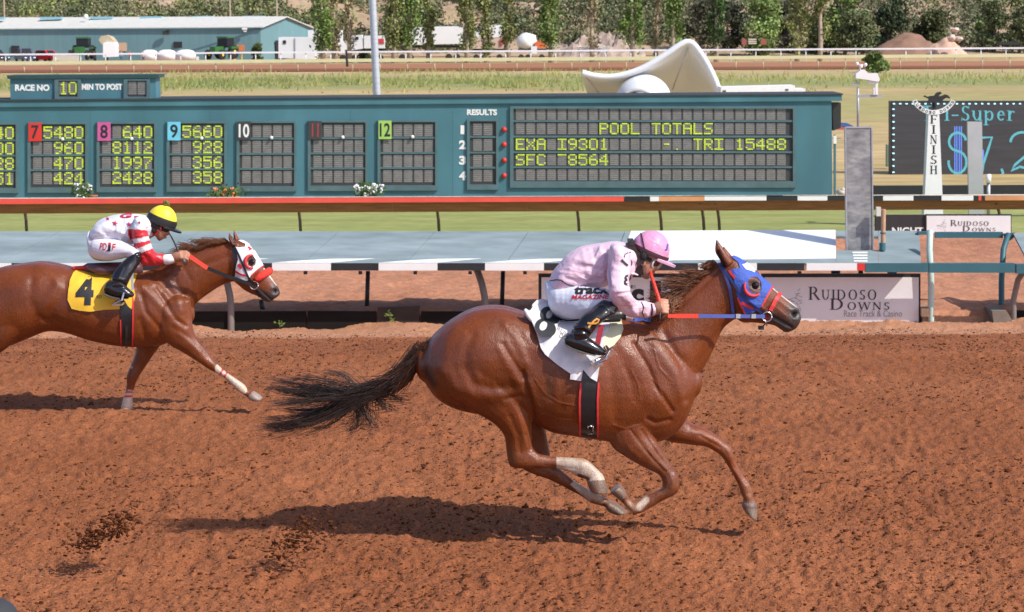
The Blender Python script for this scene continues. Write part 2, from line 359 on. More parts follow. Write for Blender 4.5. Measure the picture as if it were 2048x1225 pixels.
sheet('dirt_track', np.array(ysn), lambda y: (-.30 * y - .4, .30 * y + .4), .03, DIRT, 620, dirt_h)
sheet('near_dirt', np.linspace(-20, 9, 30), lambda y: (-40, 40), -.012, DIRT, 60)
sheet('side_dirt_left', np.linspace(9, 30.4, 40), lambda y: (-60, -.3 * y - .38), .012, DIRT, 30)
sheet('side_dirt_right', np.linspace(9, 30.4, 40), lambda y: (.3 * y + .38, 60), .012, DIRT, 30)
def dirt2_h(x, y): return .07 * (vn(x * 1.6, y * 1.2, 21) - .5) + .06 * (vn(x * 4.5, y * 3, 22) - .5) + .025 * (vn(x * 12, y * 8, 23) - .5)
sheet('inner_dirt', np.concatenate([[30.46, 30.5, 30.56], np.linspace(30.63, 47.2, 170)]), lambda y: (-.27 * y - 8, .27 * y + 8), .012, DIRT2, 330, dirt2_h)
sheet('turf_course', np.linspace(46.4, 60.5, 8), lambda y: (-60, 60), .008, TURF, 8)
sheet('far_track', [253, 260, 270, 285, 299], lambda y: (-260, 260), .012, FARTRK, 8)
def hill_h(x, y):
    t = np.clip((y - 352) / 60, 0, 1)
    return t * (7 * (vn(x * .012 + 3, y * .014, 31) - .5) + 4 * (vn(x * .05, y * .05, 32) - .5) + 1.4 * (vn(x * .2, y * .2, 33) - .5))
sheet('hillside', np.concatenate([np.linspace(348, 470, 80), np.linspace(480, 900, 20)]), lambda y: (-420, 420), .05, HILLM, 220, hill_h)
# ------------------------------------------------------------------ inner rail: sloping safety deck, striped lip, posts
DF = 30.0; DB = 31.5                                   # depth of the deck's front and back edge
def deck_pt(x, y):                                     # pixel on the deck's top surface
    t = (527 - y) / 64.0; return P(x, y, DF + (DB - DF) * t)
def deck_slab(g, poly, mi=0, th=.035): g.prism([deck_pt(x, y) for x, y in poly], (0, 0.006, -th), mi)
rail = thing('inner_rail', 'low safety rail with blue grey sloping deck and black and white striped front edge', 'rail', GP(1000, 30.4))
g = G()
edges = [(-420, -330), (-205, -115), (10, 100), (222, 310), (441, 497), (720, 757 + 0), (874, 812), (1061, 1010), (1262, 1240), (1450, 1440), (1640, 1640)]
js = [(-420, -560), (-205, -330), (122, -2), (400, 318), (679, 606), (871, 812), (1058, 1012), (1250, 1225), (1450, 1440), (1671, 1672)]
for (t0, b0), (t1, b1) in zip(js[:-1], js[1:]):
    deck_slab(g, [(t0 + .8, 463), (t1 - .8, 463), (b1 - .8, 526.5), (b0 + .8, 526.5)])
deck_slab(g, [(1672.5, 501), (1756, 501), (1756, 526.5), (1672.5, 526.5)])
deck_slab(g, [(1672.5, 462), (1756, 462), (1756, 473), (1672.5, 473)])
deck_slab(g, [(1757, 462), (1838, 462), (1842, 526.5), (1757, 526.5)])
ob('deck', g, DECKP, rail)
g = G()
g.prism([deck_pt(x, y) + Vector((0, -.002, .004)) for x, y in ((1262, 463), (1671, 461), (1672, 518), (1400, 521), (1240, 523), (1250, 497))], (0, 0, .003))
ob('white_deck_panel', g, mat('white_deck_coating', (.78, .79, .8), .55, .05, 2), rail, label='white painted stretch of the deck with scuffed ends')
g = G()
for k in range(4): g.prism([deck_pt(x, y) + Vector((0, 0, .004)) for x, y in ((1705 + k, 505 + k * 5.6), (1735, 505 + k * 5.6), (1735, 507.6 + k * 5.6), (1705 + k, 507.6 + k * 5.6))], (0, 0, .003))
ob('stripe_marking', g, WHITE, rail)
# striped lip, 14 px tall
def lip(g, x0, x1, mi): g.pp([(x0, 527), (x1, 527), (x1, 541.5), (x0, 541.5)], DF - .004, .09, mi)
gl = G(); x = 544 - 213 * 5
while x < 1600:
    w0, w1 = x, x + 118; b1 = x + 213
    if w0 > 1500: break
    lip(gl, w0 + .2, w1 - .2, 0)
    lip(gl, w1 + .2, min(b1, 1613) - .2, 1); x += 213
lip(gl, 1613, 1714, 0); lip(gl, 1714.5, 1730, 2)
lo = ob('striped_lip', gl, (WHITE, BLACK, RED), rail)
gw = G()                                               # scuffed white wedges painted from the lip up onto the deck
for w0 in (331, 544, 757, 964, 1178): gw.prism([deck_pt(x, y) + Vector((0, 0, .004)) for x, y in ((w0 + 1, 526.6), (w0 + 117, 526.6), (w0 + 205, 518.2), (w0 + 120, 519), (w0 + 60, 522))], (0, 0, .003))
ob('lip_overspray', gw, WHITE, rail)
g = G(); g.pr(1731, 527, 1857, 545, DF - .004, .1); ob('end_beam', g, TEALD, rail)
for k in range(15):
    g = G(); g.box(deck_pt(60 + k * 110, 526.5) + Vector((0, .05, -.14)), (.05, .06, .04)); ob('bracket', g, BLACK, rail)
def goose(name, x, m, curve=14, wpx=15, top=545, par=rail, base=663, dd=30.42):
    zb = P(x, base, dd)
    pts = [P(x, base + 6, dd), P(x, base - 40, dd), P(x - curve * .12, base - 70, dd), P(x - curve * .5, base - 96, dd + .04), P(x - curve, top, dd + .12), P(x - curve * 1.5, top - 14, dd + .2)]
    r = wpx / F * dd / 2
    gg = G(); gg.tube(pts, r, 12); return ob(name, gg, m, par, angle=50)
POSTM = mat('post_paint', (.2, .17, .15), .5, .25, 5, stretch=(1, 1, .3))
for x in (-40, 462, 971, 1470): goose('post', x, POSTM, 15, 14)
for x in (215, 733, 1003, 1260, 1405):
    g = G(); g.tube([P(x, 640, 31.3), P(x + 3, 543, 31.25)], .032, 10); ob('strut', g, DARKM, rail, smooth=True)
g = G(); g.tube([P(522, 600, 31.2), P(526, 625, 31.2)], .035, 10); ob('strut', g, DARKM, rail, smooth=True)
for (x, w) in ((1672, 17), (1722, 8), (1785, 17)):
    g = G(); g.pr(x - w / 2, 541.8, x + w / 2, 640, 30.9, .08); ob('strut', g, DARKM, rail)
# open end frame to the right
PALEG = mat('pale_green_pipe', (.45, .58, .52), .5, .1, 6)
def pipe(name, px, d, r, m, par=rail): 
    g = G(); g.tube([P(x, y, dd) for (x, y), dd in zip(px, d)], r, 12); return ob(name, g, m, par, angle=60)
pipe('post', [(1862, 650), (1862, 560), (1859, 500), (1860, 463)], [30.35, 30.3, 30.3, 30.5], .044, PALEG)
g = G(); g.pr(1858.5, 527.5, 2030, 546, 30.0, .1); ob('end_beam', g, TEALD, rail)
g = G(); g.pr(2033, 529, 2160, 548, 30.0, .1); ob('end_beam', g, TEALD, rail)
g = G(); g.pr(1871, 465, 2006, 476.5, 31.45, .08); g.pr(1836, 464, 1866, 470, 31.3, .1); ob('back_beam', g, TEALD, rail)
pipe('post', [(2003, 645), (2003, 560), (2007, 500), (2016, 470)], [30.9, 30.9, 31.1, 31.4], .042, TEALD)
pipe('post', [(2027, 655), (2027, 600), (2036, 560), (2046, 545)], [30.3, 30.3, 30.25, 30.1], .042, POSTM)
g = G(); g.prism([deck_pt(x, y) for x, y in ((2026, 466), (2160, 466), (2180, 526.5), (2058, 526.5))], (0, 0, -.035)); ob('deck', g, DECKP, rail)
g = G(); g.pp([(2006, 468), (2030, 466), (2032, 472), (2020, 482), (2010, 476)], 31.4, .04); ob('gusset', g, TEALD, rail)
# kerb boards
kerb = thing('kerb', 'long dark timber kerb half buried in sand under the striped rail', 'kerb', GP(600, 30.45))
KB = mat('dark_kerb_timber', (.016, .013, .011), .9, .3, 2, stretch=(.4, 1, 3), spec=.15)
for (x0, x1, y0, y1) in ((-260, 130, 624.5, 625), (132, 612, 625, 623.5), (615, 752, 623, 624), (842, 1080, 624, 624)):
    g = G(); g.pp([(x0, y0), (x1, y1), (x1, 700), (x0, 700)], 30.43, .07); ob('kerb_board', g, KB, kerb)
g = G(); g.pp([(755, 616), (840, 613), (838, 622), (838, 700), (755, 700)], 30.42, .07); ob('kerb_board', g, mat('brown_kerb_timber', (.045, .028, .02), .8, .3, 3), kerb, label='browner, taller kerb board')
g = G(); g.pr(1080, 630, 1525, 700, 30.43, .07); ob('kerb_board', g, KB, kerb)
blk = G(); blk.pr(1843, 617, 1868, 634, 30.3, .3); blk.pr(1845, 634.5, 1868, 655, 30.34, .25)
ob('timber_block', blk, mat('grey_timber', (.3, .19, .12), .8, .25, 6), label='two stacked timber blocks at the foot of the pale green rail post', cat='timber block', base=GP(1856, 30.4))
g = G(); g.pp([(1984, 622), (2013, 622), (2024, 640), (2024, 662), (1990, 662)], 30.2, .5)
ob('concrete_footing', g, mat('brown_concrete', (.2, .16, .125), .85, .2, 6), label='low brown footing block under the curved rail end at right', cat='footing', base=GP(2005, 30.4))
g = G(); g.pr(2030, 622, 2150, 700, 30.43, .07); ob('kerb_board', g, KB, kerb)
# weeds at the kerb
LEAFV = mat('leaf_colour', (.1, .14, .04), .6, .15, 3, vcol=True, spec=.25)
def weed(px, py, d, h, n, label, lean=0):
    b = P(px, py, d); v = []; f = []; c = []
    for i in range(n):
        a = random.uniform(0, 6.28); t = random.uniform(.2, 1); q = b + Vector((lean * t * h + random.gauss(0, .02), random.gauss(0, .02), t * h))
        l = random.uniform(.03, .06); u = Vector((math.cos(a), math.sin(a) * .5, random.uniform(-.3, .6))) * l; w = Vector((-u.z, 0, u.x)) * .3
        k = len(v); v += [q, q + u * .5 + w, q + u, q + u * .5 - w]; f.append((k, k + 1, k + 2, k + 3)); cc = random.uniform(.7, 1.2); c += [(.16 * cc, .22 * cc, .05 * cc)] * 4
    gg = G(); gg.tube([b, b + Vector((lean * h, 0, h))], [.006, .002], 5); k = len(v); v += [Vector(p) for p in gg.v]; f += [tuple(i + k for i in q) for q in gg.f]; c += [(.2, .22, .08)] * len(gg.v)
    ob('weed', (v, f), LEAFV, label=label, cat='weed', base=b, col=np.array(c))
weed(793, 655, 30.36, .24, 40, 'spindly green weed leaning on the kerb behind the chestnut rump', -.55)
weed(560, 655, 30.36, .09, 16, 'tiny green seedling at the foot of the kerb', 0)
# ------------------------------------------------------------------ advertising boards
SIGNW = mat('sign_face', (.75, .73, .72), .45, .04, 4); SIGNK = mat('sign_ink', (.045, .035, .035), .6, .1, 5); SIGNG = mat('sign_grey_ink', (.3, .28, .28), .6, .1, 5)
def horse_mark(g, x, y, s, d, mi=0):
    """small brush drawing of a running horse and rider made of short strokes"""
    rr = random.Random(3)
    for (x0, y0, x1, y1, w) in ((0, .2, .3, .25, .06), (.05, .3, .5, .1, .05), (.3, .3, .55, .35, .07), (.5, .1, .8, .3, .05), (.6, .05, .75, -.2, .05), (.55, -.1, .85, -.15, .04), (.7, -.3, .85, -.45, .04),
                            (.75, .3, .95, .25, .05), (.8, .45, .98, .4, .05), (.6, .4, .75, .55, .05), (.78, .6, .8, .8, .03), (.85, .7, .86, 1.0, .025), (.7, 0, .95, .05, .03), (.2, .4, .1, .6, .03), (.4, .45, .35, .65, .03), (.88, .1, 1.0, .0, .03)):
        dx, dy = x1 - x0, y1 - y0; n = math.hypot(dx, dy); nx, ny = -dy / n * w / 2, dx / n * w / 2
        g.add([P(x + s * a, y + s * b, d - .0006 * rr.randrange(8)) for a, b in ((x0 + nx, y0 + ny), (x1 + nx * .3, y1 + ny * .3), (x1 - nx * .3, y1 - ny * .3), (x0 - nx, y0 - ny))], [(0, 1, 2, 3)], mi)
def ad_board(name, x0, y0, x1, y1, d, label, fr=5):
    t = thing(name, label, 'sign', GP((x0 + x1) / 2, d))
    g = G(); g.pr(x0, y0, x1, y1 + 1, d + .012, .05); ob('frame', g, BLACK, t)
    g = G(); g.pr(x0 + fr, y0 + fr * 1.2, x1 - fr * .6, y1 - .5, d, .011); fc = ob('panel', g, SIGNW, t)
    return t, fc
DS = 30.40
t, fc = ad_board('advertising_board', 1523, 548, 1841, 652, DS, 'white advertising board with dark serif lettering below the right end of the striped deck', 6)
g = G(); serif_px(g, 'RUIDOSO', 1617, 580, 1754, 600, DS - .004, 0, [1.3, 1, 1, 1, 1, 1, 1]); serif_px(g, 'DOWNS', 1660, 605, 1780, 620, DS - .004, 0, [1.5, 1, 1, 1, 1])
text_px(g, 'Race Track & Casino', 1688, 621, 1804, 634, DS - .004, 0, 1); horse_mark(g, 1572, 592, 34, DS - .004, 1)
ob('lettering', g, (SIGNK, SIGNG), fc)
t, fc = ad_board('advertising_board', 1077, 548, 1500, 652, DS, 'white advertising board mostly hidden behind the pink rider', 6)
g = G(); g.pr(1300, 562, 1322, 640, DS - .004, .003); text_px(g, 'c', 1262, 578, 1288, 608, DS - .004, .06); text_px(g, 'E', 1262, 571, 1272, 577, DS - .004, 0); ob('lettering', g, BLACK, fc)
t, fc = ad_board('advertising_board', 1851, 429, 2023, 470, 46.6, 'smaller white advertising board on the turf behind the open rail end', 2.5)
g = G(); serif_px(g, 'RUIDOSO', 1901, 443, 1978, 452, 46.594, 0, [1.3, 1, 1, 1, 1, 1, 1]); serif_px(g, 'DOWNS', 1925, 456, 1992, 463, 46.594, 0, [1.5, 1, 1, 1, 1]); horse_mark(g, 1874, 447, 20, 46.594, 1); ob('lettering', g, (SIGNK, SIGNG), fc)
t, fc = ad_board('advertising_board', 1750, 430, 1850, 470, 46.66, 'black advertising board beside the small white one', 1)
fc.data.materials[0] = mat('black_sign_face', (.03, .027, .028), .5, .1, 5)
g = G(); text_px(g, 'NIGHT', 1784, 455, 1847, 470, 46.654, .03); ob('lettering', g, WHITE, fc)
# ------------------------------------------------------------------ mirror post with weather station
SLATE = mat('weathered_grey_slab', (.20, .20, .205), .6, .3, 9, c2=(.33, .325, .315), bump=.25, stretch=(1, 1, 2.2))
t = thing('mirror_post', 'tall grey slab with a pale steel edge standing through the deck near the right end', 'post', P(1720, 505, 30.7))
g = G(); g.pp([(1693, 257), (1742, 257), (1745, 507), (1696, 507)], 30.70, .07); ob('slab', g, SLATE, t)
g = G(); g.pp([(1690, 255), (1692.6, 255), (1695.6, 507), (1693, 507)], 30.69, .09); g.pp([(1742.4, 255), (1745, 255), (1748, 507), (1745.4, 507)], 30.69, .09); g.pr(1692.8, 254.5, 1742.2, 256.8, 30.69, .09); ob('edge_trim', g, GALV, t)
t = thing('weather_station', 'white weather station with cup anemometer on a thin grey pole above the slab', 'weather station', P(1716, 256, 30.74))
g = G(); g.tube([P(1716, 262, 30.74), P(1716, 175, 30.74)], .017, 10); ob('pole', g, GALV, t, smooth=True)
g = G(); g.pr(1713, 190, 1765, 195, 30.72, .04); ob('arm', g, GALV, t)
g = G(); g.pp([(1712, 148), (1722, 140), (1730, 140), (1737, 148), (1755, 147), (1760, 160), (1757, 164), (1745, 162), (1735, 160), (1712, 157)], 30.66, .14); g.pp([(1735, 161), (1756, 164), (1752, 169), (1738, 167)], 30.68, .1); ob('housing', g, WHITE, t)
g = G(); g.pr(1751, 166, 1756, 190, 30.7, .05); g.pr(1747, 176, 1750, 190, 30.69, .06); ob('sensor_tube', g, WHITE, t)
g = G(); g.tube([P(1720, 141, 30.72), P(1720, 130, 30.72)], .01, 8)
for (x, y) in ((1714, 128), (1731, 130), (1722, 133)): g.sph(P(x, y, 30.72), .026, 8, 6); g.tube([P(x, y, 30.72), P(1720, 130, 30.72)], .005, 5)
ob('anemometer', g, WHITE, t, smooth=True)
g = G(); g.pp([(1703, 168), (1720, 163), (1720, 168), (1704, 172)], 30.7, .01); ob('wind_vane', g, GALV, t)
t = thing('junction_post', 'short rusty pipe with a pale switch box beside the grey slab', 'pipe', deck_pt(1766, 500))
g = G(); g.tube([P(1766, 500, 30.55), P(1767, 419, 30.55)], .033, 12); ob('pipe', g, mat('rust_orange_pipe', (.5, .3, .17), .6, .2, 8), t, angle=60)
g = G(); g.pr(1753, 415, 1762, 433, 30.53, .08); ob('switch_box', g, mat('cream_box', (.6, .6, .52), .5), t)
g = G(); g.tube([P(1765, 501, 30.55), P(1765, 486, 30.55)], .045, 12); g.tube([P(1766, 468, 30.55), P(1766, 465, 30.55)], .04, 10); ob('socket', g, TEALD, t, angle=60)
# ------------------------------------------------------------------ turf rail: red front board, brown underside
t = thing('turf_rail', 'low wooden turf rail with a long red top board and a brown underside', 'rail', GP(600, 50))
D5 = 50.0
g = G(); g.pp([(-160, 398.5), (1248, 392.8), (1248, 403.3), (-160, 409.5)], D5, .09, 0)
g.pp([(1248.3, 392.8), (1300, 392.6), (1300, 403), (1248.3, 403.3)], D5, .09, 1); g.pp([(1318, 392.5), (1409, 392), (1409, 402.4), (1318, 402.8)], D5, .09, 3); g.pp([(1300.3, 392.6), (1317.7, 392.5), (1317.7, 402.8), (1300.3, 403)], D5, .09, 2)
xs = [1409, 1533, 1595, 1655, 1696, 1748, 1766, 1827, 1883, 1947, 1957, 1963, 1970]; cs = [1, 2, 1, 2, 2, 1, 2, 1, 2, 1, 4, 1]
cs = [2, 1, 2, 1, 1, 1, 2, 1, 2, 1, 0, 1]
for x0, x1, c in zip(xs[:-1], xs[1:], cs): g.pr(x0 + .2, 391.5, x1 - .2, 401.5, D5, .09, c)
g.pr(1970.2, 391.3, 2160, 401.2, D5, .09, 3); ob('top_board', g, (mat('coral_red_paint', (.78, .085, .06), .55, .1, 3), BLACK, WHITE, ORANGEW), t)
g = G()                                                # tilted soffit boards: high at the front board, low behind
v = []
for x in list(range(-160, 2170, 135)) + [2165]:
    yt = 403.6 - (x - 1000) * .0042; v += [P(x, yt, D5 + .1), P(x, yt + 20, D5 + .2)]
for k in range(0, len(v) - 2, 2):
    q = (v[k], v[k + 2], v[k + 3], v[k + 1]); e = Vector((.001, 0, 0))
    g.prism([q[0] + e, q[1] - e, q[2] - e, q[3] + e], (0, .02, .04))
ob('soffit_board', g, WOODB, t)
g = G(); g.pp([(-160, 397.6), (2160, 389.4), (2160, 391.0), (-160, 398.3)], D5 - .0, .12); ob('top_edge', g, mat('chalky_edge', (.7, .62, .52), .7, .2, 4), t)
for x in (-228, 52, 325, 600, 877, 1157, 1322, 1407, 1438, 1715, 2000):
    g = G(); g.tube([P(x + 2, 478, D5 + .45), P(x, 440, D5 + .45), P(x - 2, 424, D5 + .42), P(x - 8, 406, D5 + .14)], .036, 9); ob('post', g, mat('brown_post', (.1, .06, .04), .6, .2, 5), t, smooth=True)
# ------------------------------------------------------------------ pots of flowers on the edge of the rail
def flowers(px, py, w, h, fc, label, pot=None, n=18):
    d = 50.6; t = thing('flower_pot', label, 'flower pot', P(px, 399, d)); v, f, c = [], [], []
    for i in range(260):
        q = P(px + random.gauss(0, w * .26), py + random.gauss(0, h * .27), d + random.gauss(0, .09)); a = random.uniform(0, 6.28); l = random.uniform(.05, .11)
        u = Vector((math.cos(a), random.uniform(-.5, .5), math.sin(a))) * l; s = Vector((-u.z, 0, u.x)) * .35; k = len(v)
        v += [q, q + u * .5 + s, q + u, q + u * .5 - s]; f.append((k, k + 1, k + 2, k + 3)); b = random.uniform(.6, 1.3); c += [(.09 * b, .16 * b, .05 * b)] * 4
    ob('foliage', (v, f), LEAFV, t, col=np.array(c))
    g = G()
    for i in range(int(n * 1.5)):
        q = P(px + random.uniform(-.5, .5) * w, py + random.uniform(-.5, .45) * h, d - random.uniform(0, .14))
        for k in range(5): g.sph(q + Vector((random.gauss(0, .024), random.gauss(0, .02), random.gauss(0, .022))), random.uniform(.016, .03), 6, 4)
    ob('blossom', g, fc, t, smooth=True)
    g = G(); g.lathe(P(pot or px, 404, d + .05) - Vector((0, 0, .05)), [(.07, 0), (.11, .17), (.115, .17), (.115, .2)], 14); ob('pot', g, mat('terracotta', (.45, .13, .05), .8), t, smooth=True)
WF = mat('white_petals', (.8, .8, .78), .7, .05); OF = mat('orange_petals', (.8, .26, .07), .7, .15)
flowers(165, 383, 34, 26, WF, 'pot of white flowers below the 424 on the tote board', 186)
flowers(452, 387, 56, 22, OF, 'pot of orange flowers on the red rail', None, 9)
flowers(737, 381, 52, 22, WF, 'wide clump of white flowers below panel 12')
# ------------------------------------------------------------------ tote board
DT = 62.0
CELL = mat('display_cell', (.17, .16, .15), .5, .3, 9, stretch=(1, 1, 3)); PIT = mat('display_recess', (.045, .045, .047), .6)
LED = mat('lit_dots', (.48, .60, .04), .5, .35, 9, emit=.26); FRM = mat('grey_teal_frame', (.085, .15, .16), .5, .15, 3)
tote = thing('tote_board', 'long dark teal tote board with rows of lit yellow numbers and POOL TOTALS message', 'scoreboard', GP(800, 62))
g = G(); g.pp([(-170, 207), (1592, 192), (1663, 191.5), (1665, 404), (-170, 408)], DT, 1.4); ob('wall', g, TEAL, tote)
g = G(); g.pp([(-170, 205), (1684, 191), (1684, 202.5), (-170, 216)], DT - .07, 1.9); ob('fascia', g, TEAL, tote)
g = G(); g.pp([(-170, 201.5), (1686, 187.6), (1686, 190.6), (-170, 204.6)], DT - .1, 2.0); ob('roof_cap', g, mat('dark_roofing', (.03, .04, .045), .7), tote)
g = G(); g.pp([(1664, 206), (1682, 206), (1682, 256), (1667, 262)], DT + .1, .5); ob('end_shadow', g, DARKM, tote)  # dark block stands in for the shadow below the overhanging roof end
g = G(); g.pr(1668, 270, 1672, 392, DT + .3, .1); g.pr(1667, 272, 1673, 288, DT + .28, .04, 1); ob('conduit', g, (TEAL, WHITE), tote)
g = G()
for x in (180, 420, 700, 905): g.pr(x, 222, x + .8, 392, DT - .002, .01)
ob('panel_seam', g, TEALD, tote)
def grid_panel(name, x0, y0, x1, y1, cols, rows, cw, ch, cx0, rys, lines, par, dr=0, fw=4, seam=True):
    """framed recess with louvred lamp cells; lines = text placed in the cells"""
    d = DT
    g = G()
    for (a, b, c, e) in ((x0, y0, x1, y0 + fw), (x0, y1 - fw * 2.6, x1, y1), (x0, y0 + fw, x0 + fw * 1.4, y1 - fw * 2.6), (x1 - fw * 1.2, y0 + fw, x1, y1 - fw * 2.6)): g.pr(a, b, c, e, d - .07, .07)
    for y in rys[1:]: g.pr(x0 + fw * 1.4, y - 5.4, x1 - fw * 1.2, y - 1.8, d - .05, .05)
    p = ob(name, g, FRM, par)
    g = G(); g.pr(x0 + fw * 1.4, y0 + fw, x1 - fw * 1.2, y1 - fw * 2.6, d - .008, .006); ob('recess', g, PIT, p)
    g = G(); lit = G()
    for r, y in enumerate(rys):
        for c in range(cols):
            xx = cx0 + c * cw
            if xx < x0 + fw: continue
            g.pr(xx, y, xx + cw * .84, y + ch, d - .016, .008)
            for k in range(6): g.pr(xx + cw * .03, y + ch * (k + .35) / 6, xx + cw * .81, y + ch * (k + .72) / 6, d - .022, .006, 1)
        for c, chx in enumerate(lines[r] if r < len(lines) else ''):
            led(lit, chx, cx0 + c * cw, y, cw * .86, ch, d - .036)
    ob('display', g, (CELL, mat('louvre', (.27, .25, .235), .5, .3, 4)), p)
    if lit.v: ob('lit_digits', lit, LED, p)
    return p
INK = mat('plate_ink', (.02, .02, .022), .5)
plates = {'7': (RED, INK), '8': (mat('magenta_plate', (.6, .1, .3), .5), INK), '9': (mat('cyan_plate', (.16, .55, .72), .5), INK), '10': (PIT, WHITE), '11': (PIT, mat('dull_red_ink', (.35, .05, .05), .5)), '12': (mat('lime_plate', (.35, .55, .12), .5), INK)}
data = [('6', -84, ['   40', '  700', ' 1528', '  351']), ('7', 55, [' 5480', '  960', '  470', '  424']), ('8', 193, ['  640', ' 8112', ' 1997', ' 2428']), ('9', 333, [' 5660', '  928', '  356', '  358']), ('10', 473, []), ('11', 615.5, []), ('12', 755, [])]
for nme, x0, ln in data:
    dy = -(x0 - 55) * .0062
    p = grid_panel('odds_panel', x0, 245 + dy, x0 + 120, 386 + dy, 5, 4, 20.7, 25, x0 + 11, [253 + dy, 284 + dy, 314.5 + dy, 344.5 + dy], ln, tote)
    if nme in plates:
        pm, im = plates[nme]
        g = G(); g.pr(x0 + 2, 246 + dy, x0 + 28, 283 + dy, DT - .09, .015); pl = ob('number_plate', g, pm, p)
        g = G(); w = {'10': 21, '11': 14, '12': 21}.get(nme, 15); text_px(g, nme, x0 + 15 - w / 2, 251 + dy, x0 + 15 + w / 2, 278 + dy, DT - .094, .02); ob('numeral', g, im, pl)
        g = G(); g.sph(P(x0 + 70, 278.5 + dy, DT - .08), .05, 10, 7); ob('lamp', g, WHITE, p, smooth=True)
grid_panel('results_panel', 934, 239, 997, 380, 2, 4, 21, 24.5, 946, [247, 278, 309.5, 339.5], [], tote)
grid_panel('message_panel', 1020, 213, 1592, 376, 26, 5, 20.9, 23, 1031.5, [217.5, 246.3, 277.5, 308.5, 338.5],
           ['', '        POOL TOTALS', 'EXA I9301     -. TRI 15488', 'SFC ~8564', ''], tote, fw=5)
g = G()
text_px(g, 'RESULTS', 934, 219, 994, 231, DT - .012, .045)
for k, y in enumerate((260, 290, 321, 352)): text_px(g, str(k + 1), 921 if k == 0 else 918, y - 9, 929 if k == 0 else 932, y + 9, DT - .012, .05)
ob('lettering', g, WHITE, tote)
for k, y in enumerate((259.5, 289.5, 321, 351.5)):
    g = G(); g.sph(P(1008.5, y, DT - .03), .075, 10, 7); ob('red_lamp', g, RED, tote, smooth=True)
t = thing('race_number_box', 'small teal box reading RACE NO 10 on top of the tote board', 'scoreboard', P(168, 203, DT + .5))
D6 = DT + .35
g = G(); g.pp([(20, 157), (311, 156), (313, 202.3), (21, 203.4)], D6, .8); ob('wall', g, TEAL, t)
g = G(); g.pp([(13, 151.5), (317, 149.5), (317, 156.5), (15, 158.5)], D6 - .08, 1.1); ob('roof', g, mat('dark_teal_roof', (.02, .06, .065), .6), t)
for (x0, txt) in ((109, '10'), (247, '  ')):
    g = G()
    for q in ((x0, 158.5, x0 + 53, 162), (x0, 194, x0 + 53, 199), (x0, 162, x0 + 8, 194), (x0 + 46, 162, x0 + 53, 194)): g.pr(*q, D6 - .06, .06)
    fr = ob('frame', g, FRM, t)
    g = G(); g.pr(x0 + 8, 162, x0 + 46, 194, D6 - .008, .006); ob('recess', g, PIT, fr)
    g = G(); l = G()
    for c in range(2):
        xx = x0 + 9.5 + c * 18.5; g.pr(xx, 163.5, xx + 16.5, 190, D6 - .02, .01)
        for k in range(6): g.pr(xx + .6, 164 + 26 * (k + .35) / 6, xx + 15.9, 164 + 26 * (k + .7) / 6, D6 - .026, .006, 1)
        led(l, txt[c], xx, 164, 16.5, 25.5, D6 - .04)
    ob('display', g, (CELL, MATS['louvre']), fr)
    if l.v: ob('lit_digits', l, LED, fr)
g = G(); text_px(g, 'RACE NO', 30, 169.5, 99, 182.5, D6 - .012, .05); text_px(g, 'MIN TO POST', 163.5, 168, 245, 180.5, D6 - .012, .05); ob('lettering', g, WHITE, t)
# ------------------------------------------------------------------ big screen, finish post, small mirror
t = thing('video_screen', 'large dark LED screen with cyan writing and dotted border at the right edge', 'screen', GP(1940, 75)); D7 = 75.0
CY1 = mat('cyan_dots', (.10, .38, .44), .5, .3, 30, emit=.16); CY2 = mat('pale_dots', (.45, .85, .95), .5, emit=.6); BL = mat('blue_dots', (.10, .2, .62), .5, emit=.25)
g = G(); g.pr(1782, 203, 2200, 360, D7, .5); ob('cabinet', g, BLACK, t)
g = G(); g.pr(1785, 206, 2198, 357.5, D7 - .012, .01); ob('screen_face', g, mat('dark_led_face', (.05, .048, .052), .45, .25, 2, stretch=(.3, 1, 5)), t)
g = G()
x = 1788
while x < 2195:
    for y in (208, 355): g.pr(x - 2, y - 1.2, x + 2, y + 1.2, D7 - .03, .012)
    x += 12.6
for k in range(12): g.pr(1785, 219 + k * 12.6 - 1.2, 1789, 219 + k * 12.6 + 1.2, D7 - .03, .012)
ob('border_lights', g, CY2, t)
g = G(); serif_px(g, 'Tri-Super C', 1842, 212, 2072, 242, D7 - .02, 0, None, .05)
def stroke_px(g, pts, w, d, mi=0):
    pts = [Vector((a, b)) for a, b in pts]
    L_ = []; 
    for i, p in enumerate(pts):
        t_ = (pts[min(i + 1, len(pts) - 1)] - pts[max(i - 1, 0)]).normalized(); n_ = Vector((-t_.y, t_.x)) * w / 2; L_.append((p + n_, p - n_))
    v = [P(*q, d) for pr in L_ for q in pr]; g.add(v, [(2 * i, 2 * i + 1, 2 * i + 3, 2 * i + 2) for i in range(len(pts) - 1)], mi)
def arc(cx, cy, rx, ry, a0, a1, n=14): return [(cx + rx * math.cos(R_(a0 + (a1 - a0) * i / n)), cy + ry * math.sin(R_(a0 + (a1 - a0) * i / n))) for i in range(n + 1)]
stroke_px(g, arc(1915, 284, 17, 18, -10, -180, 10) + arc(1915, 284, 17, 18, 180, 90, 6) + arc(1915, 325, 18, 22, -90, 90, 8) + arc(1915, 325, 18, 22, 90, 190, 6), 5, D7 - .021)
stroke_px(g, [(1962, 276), (1984, 275), (1976, 300), (1966, 330), (1964, 345)], 5, D7 - .021); stroke_px(g, [(2003, 338), (2006, 346), (2003, 353)], 5, D7 - .021)
stroke_px(g, arc(2045, 285, 24, 20, 180, 350, 10) + [(2066, 300), (2030, 330), (2022, 342), (2040, 334), (2070, 342), (2080, 336)], 5, D7 - .021); ob('screen_writing', g, CY1, t)
g = G()
for x in (1908.5, 1912.5, 1917.5, 1921.5): g.pr(x, 253, x + 2.4, 354, D7 - .018, .006)
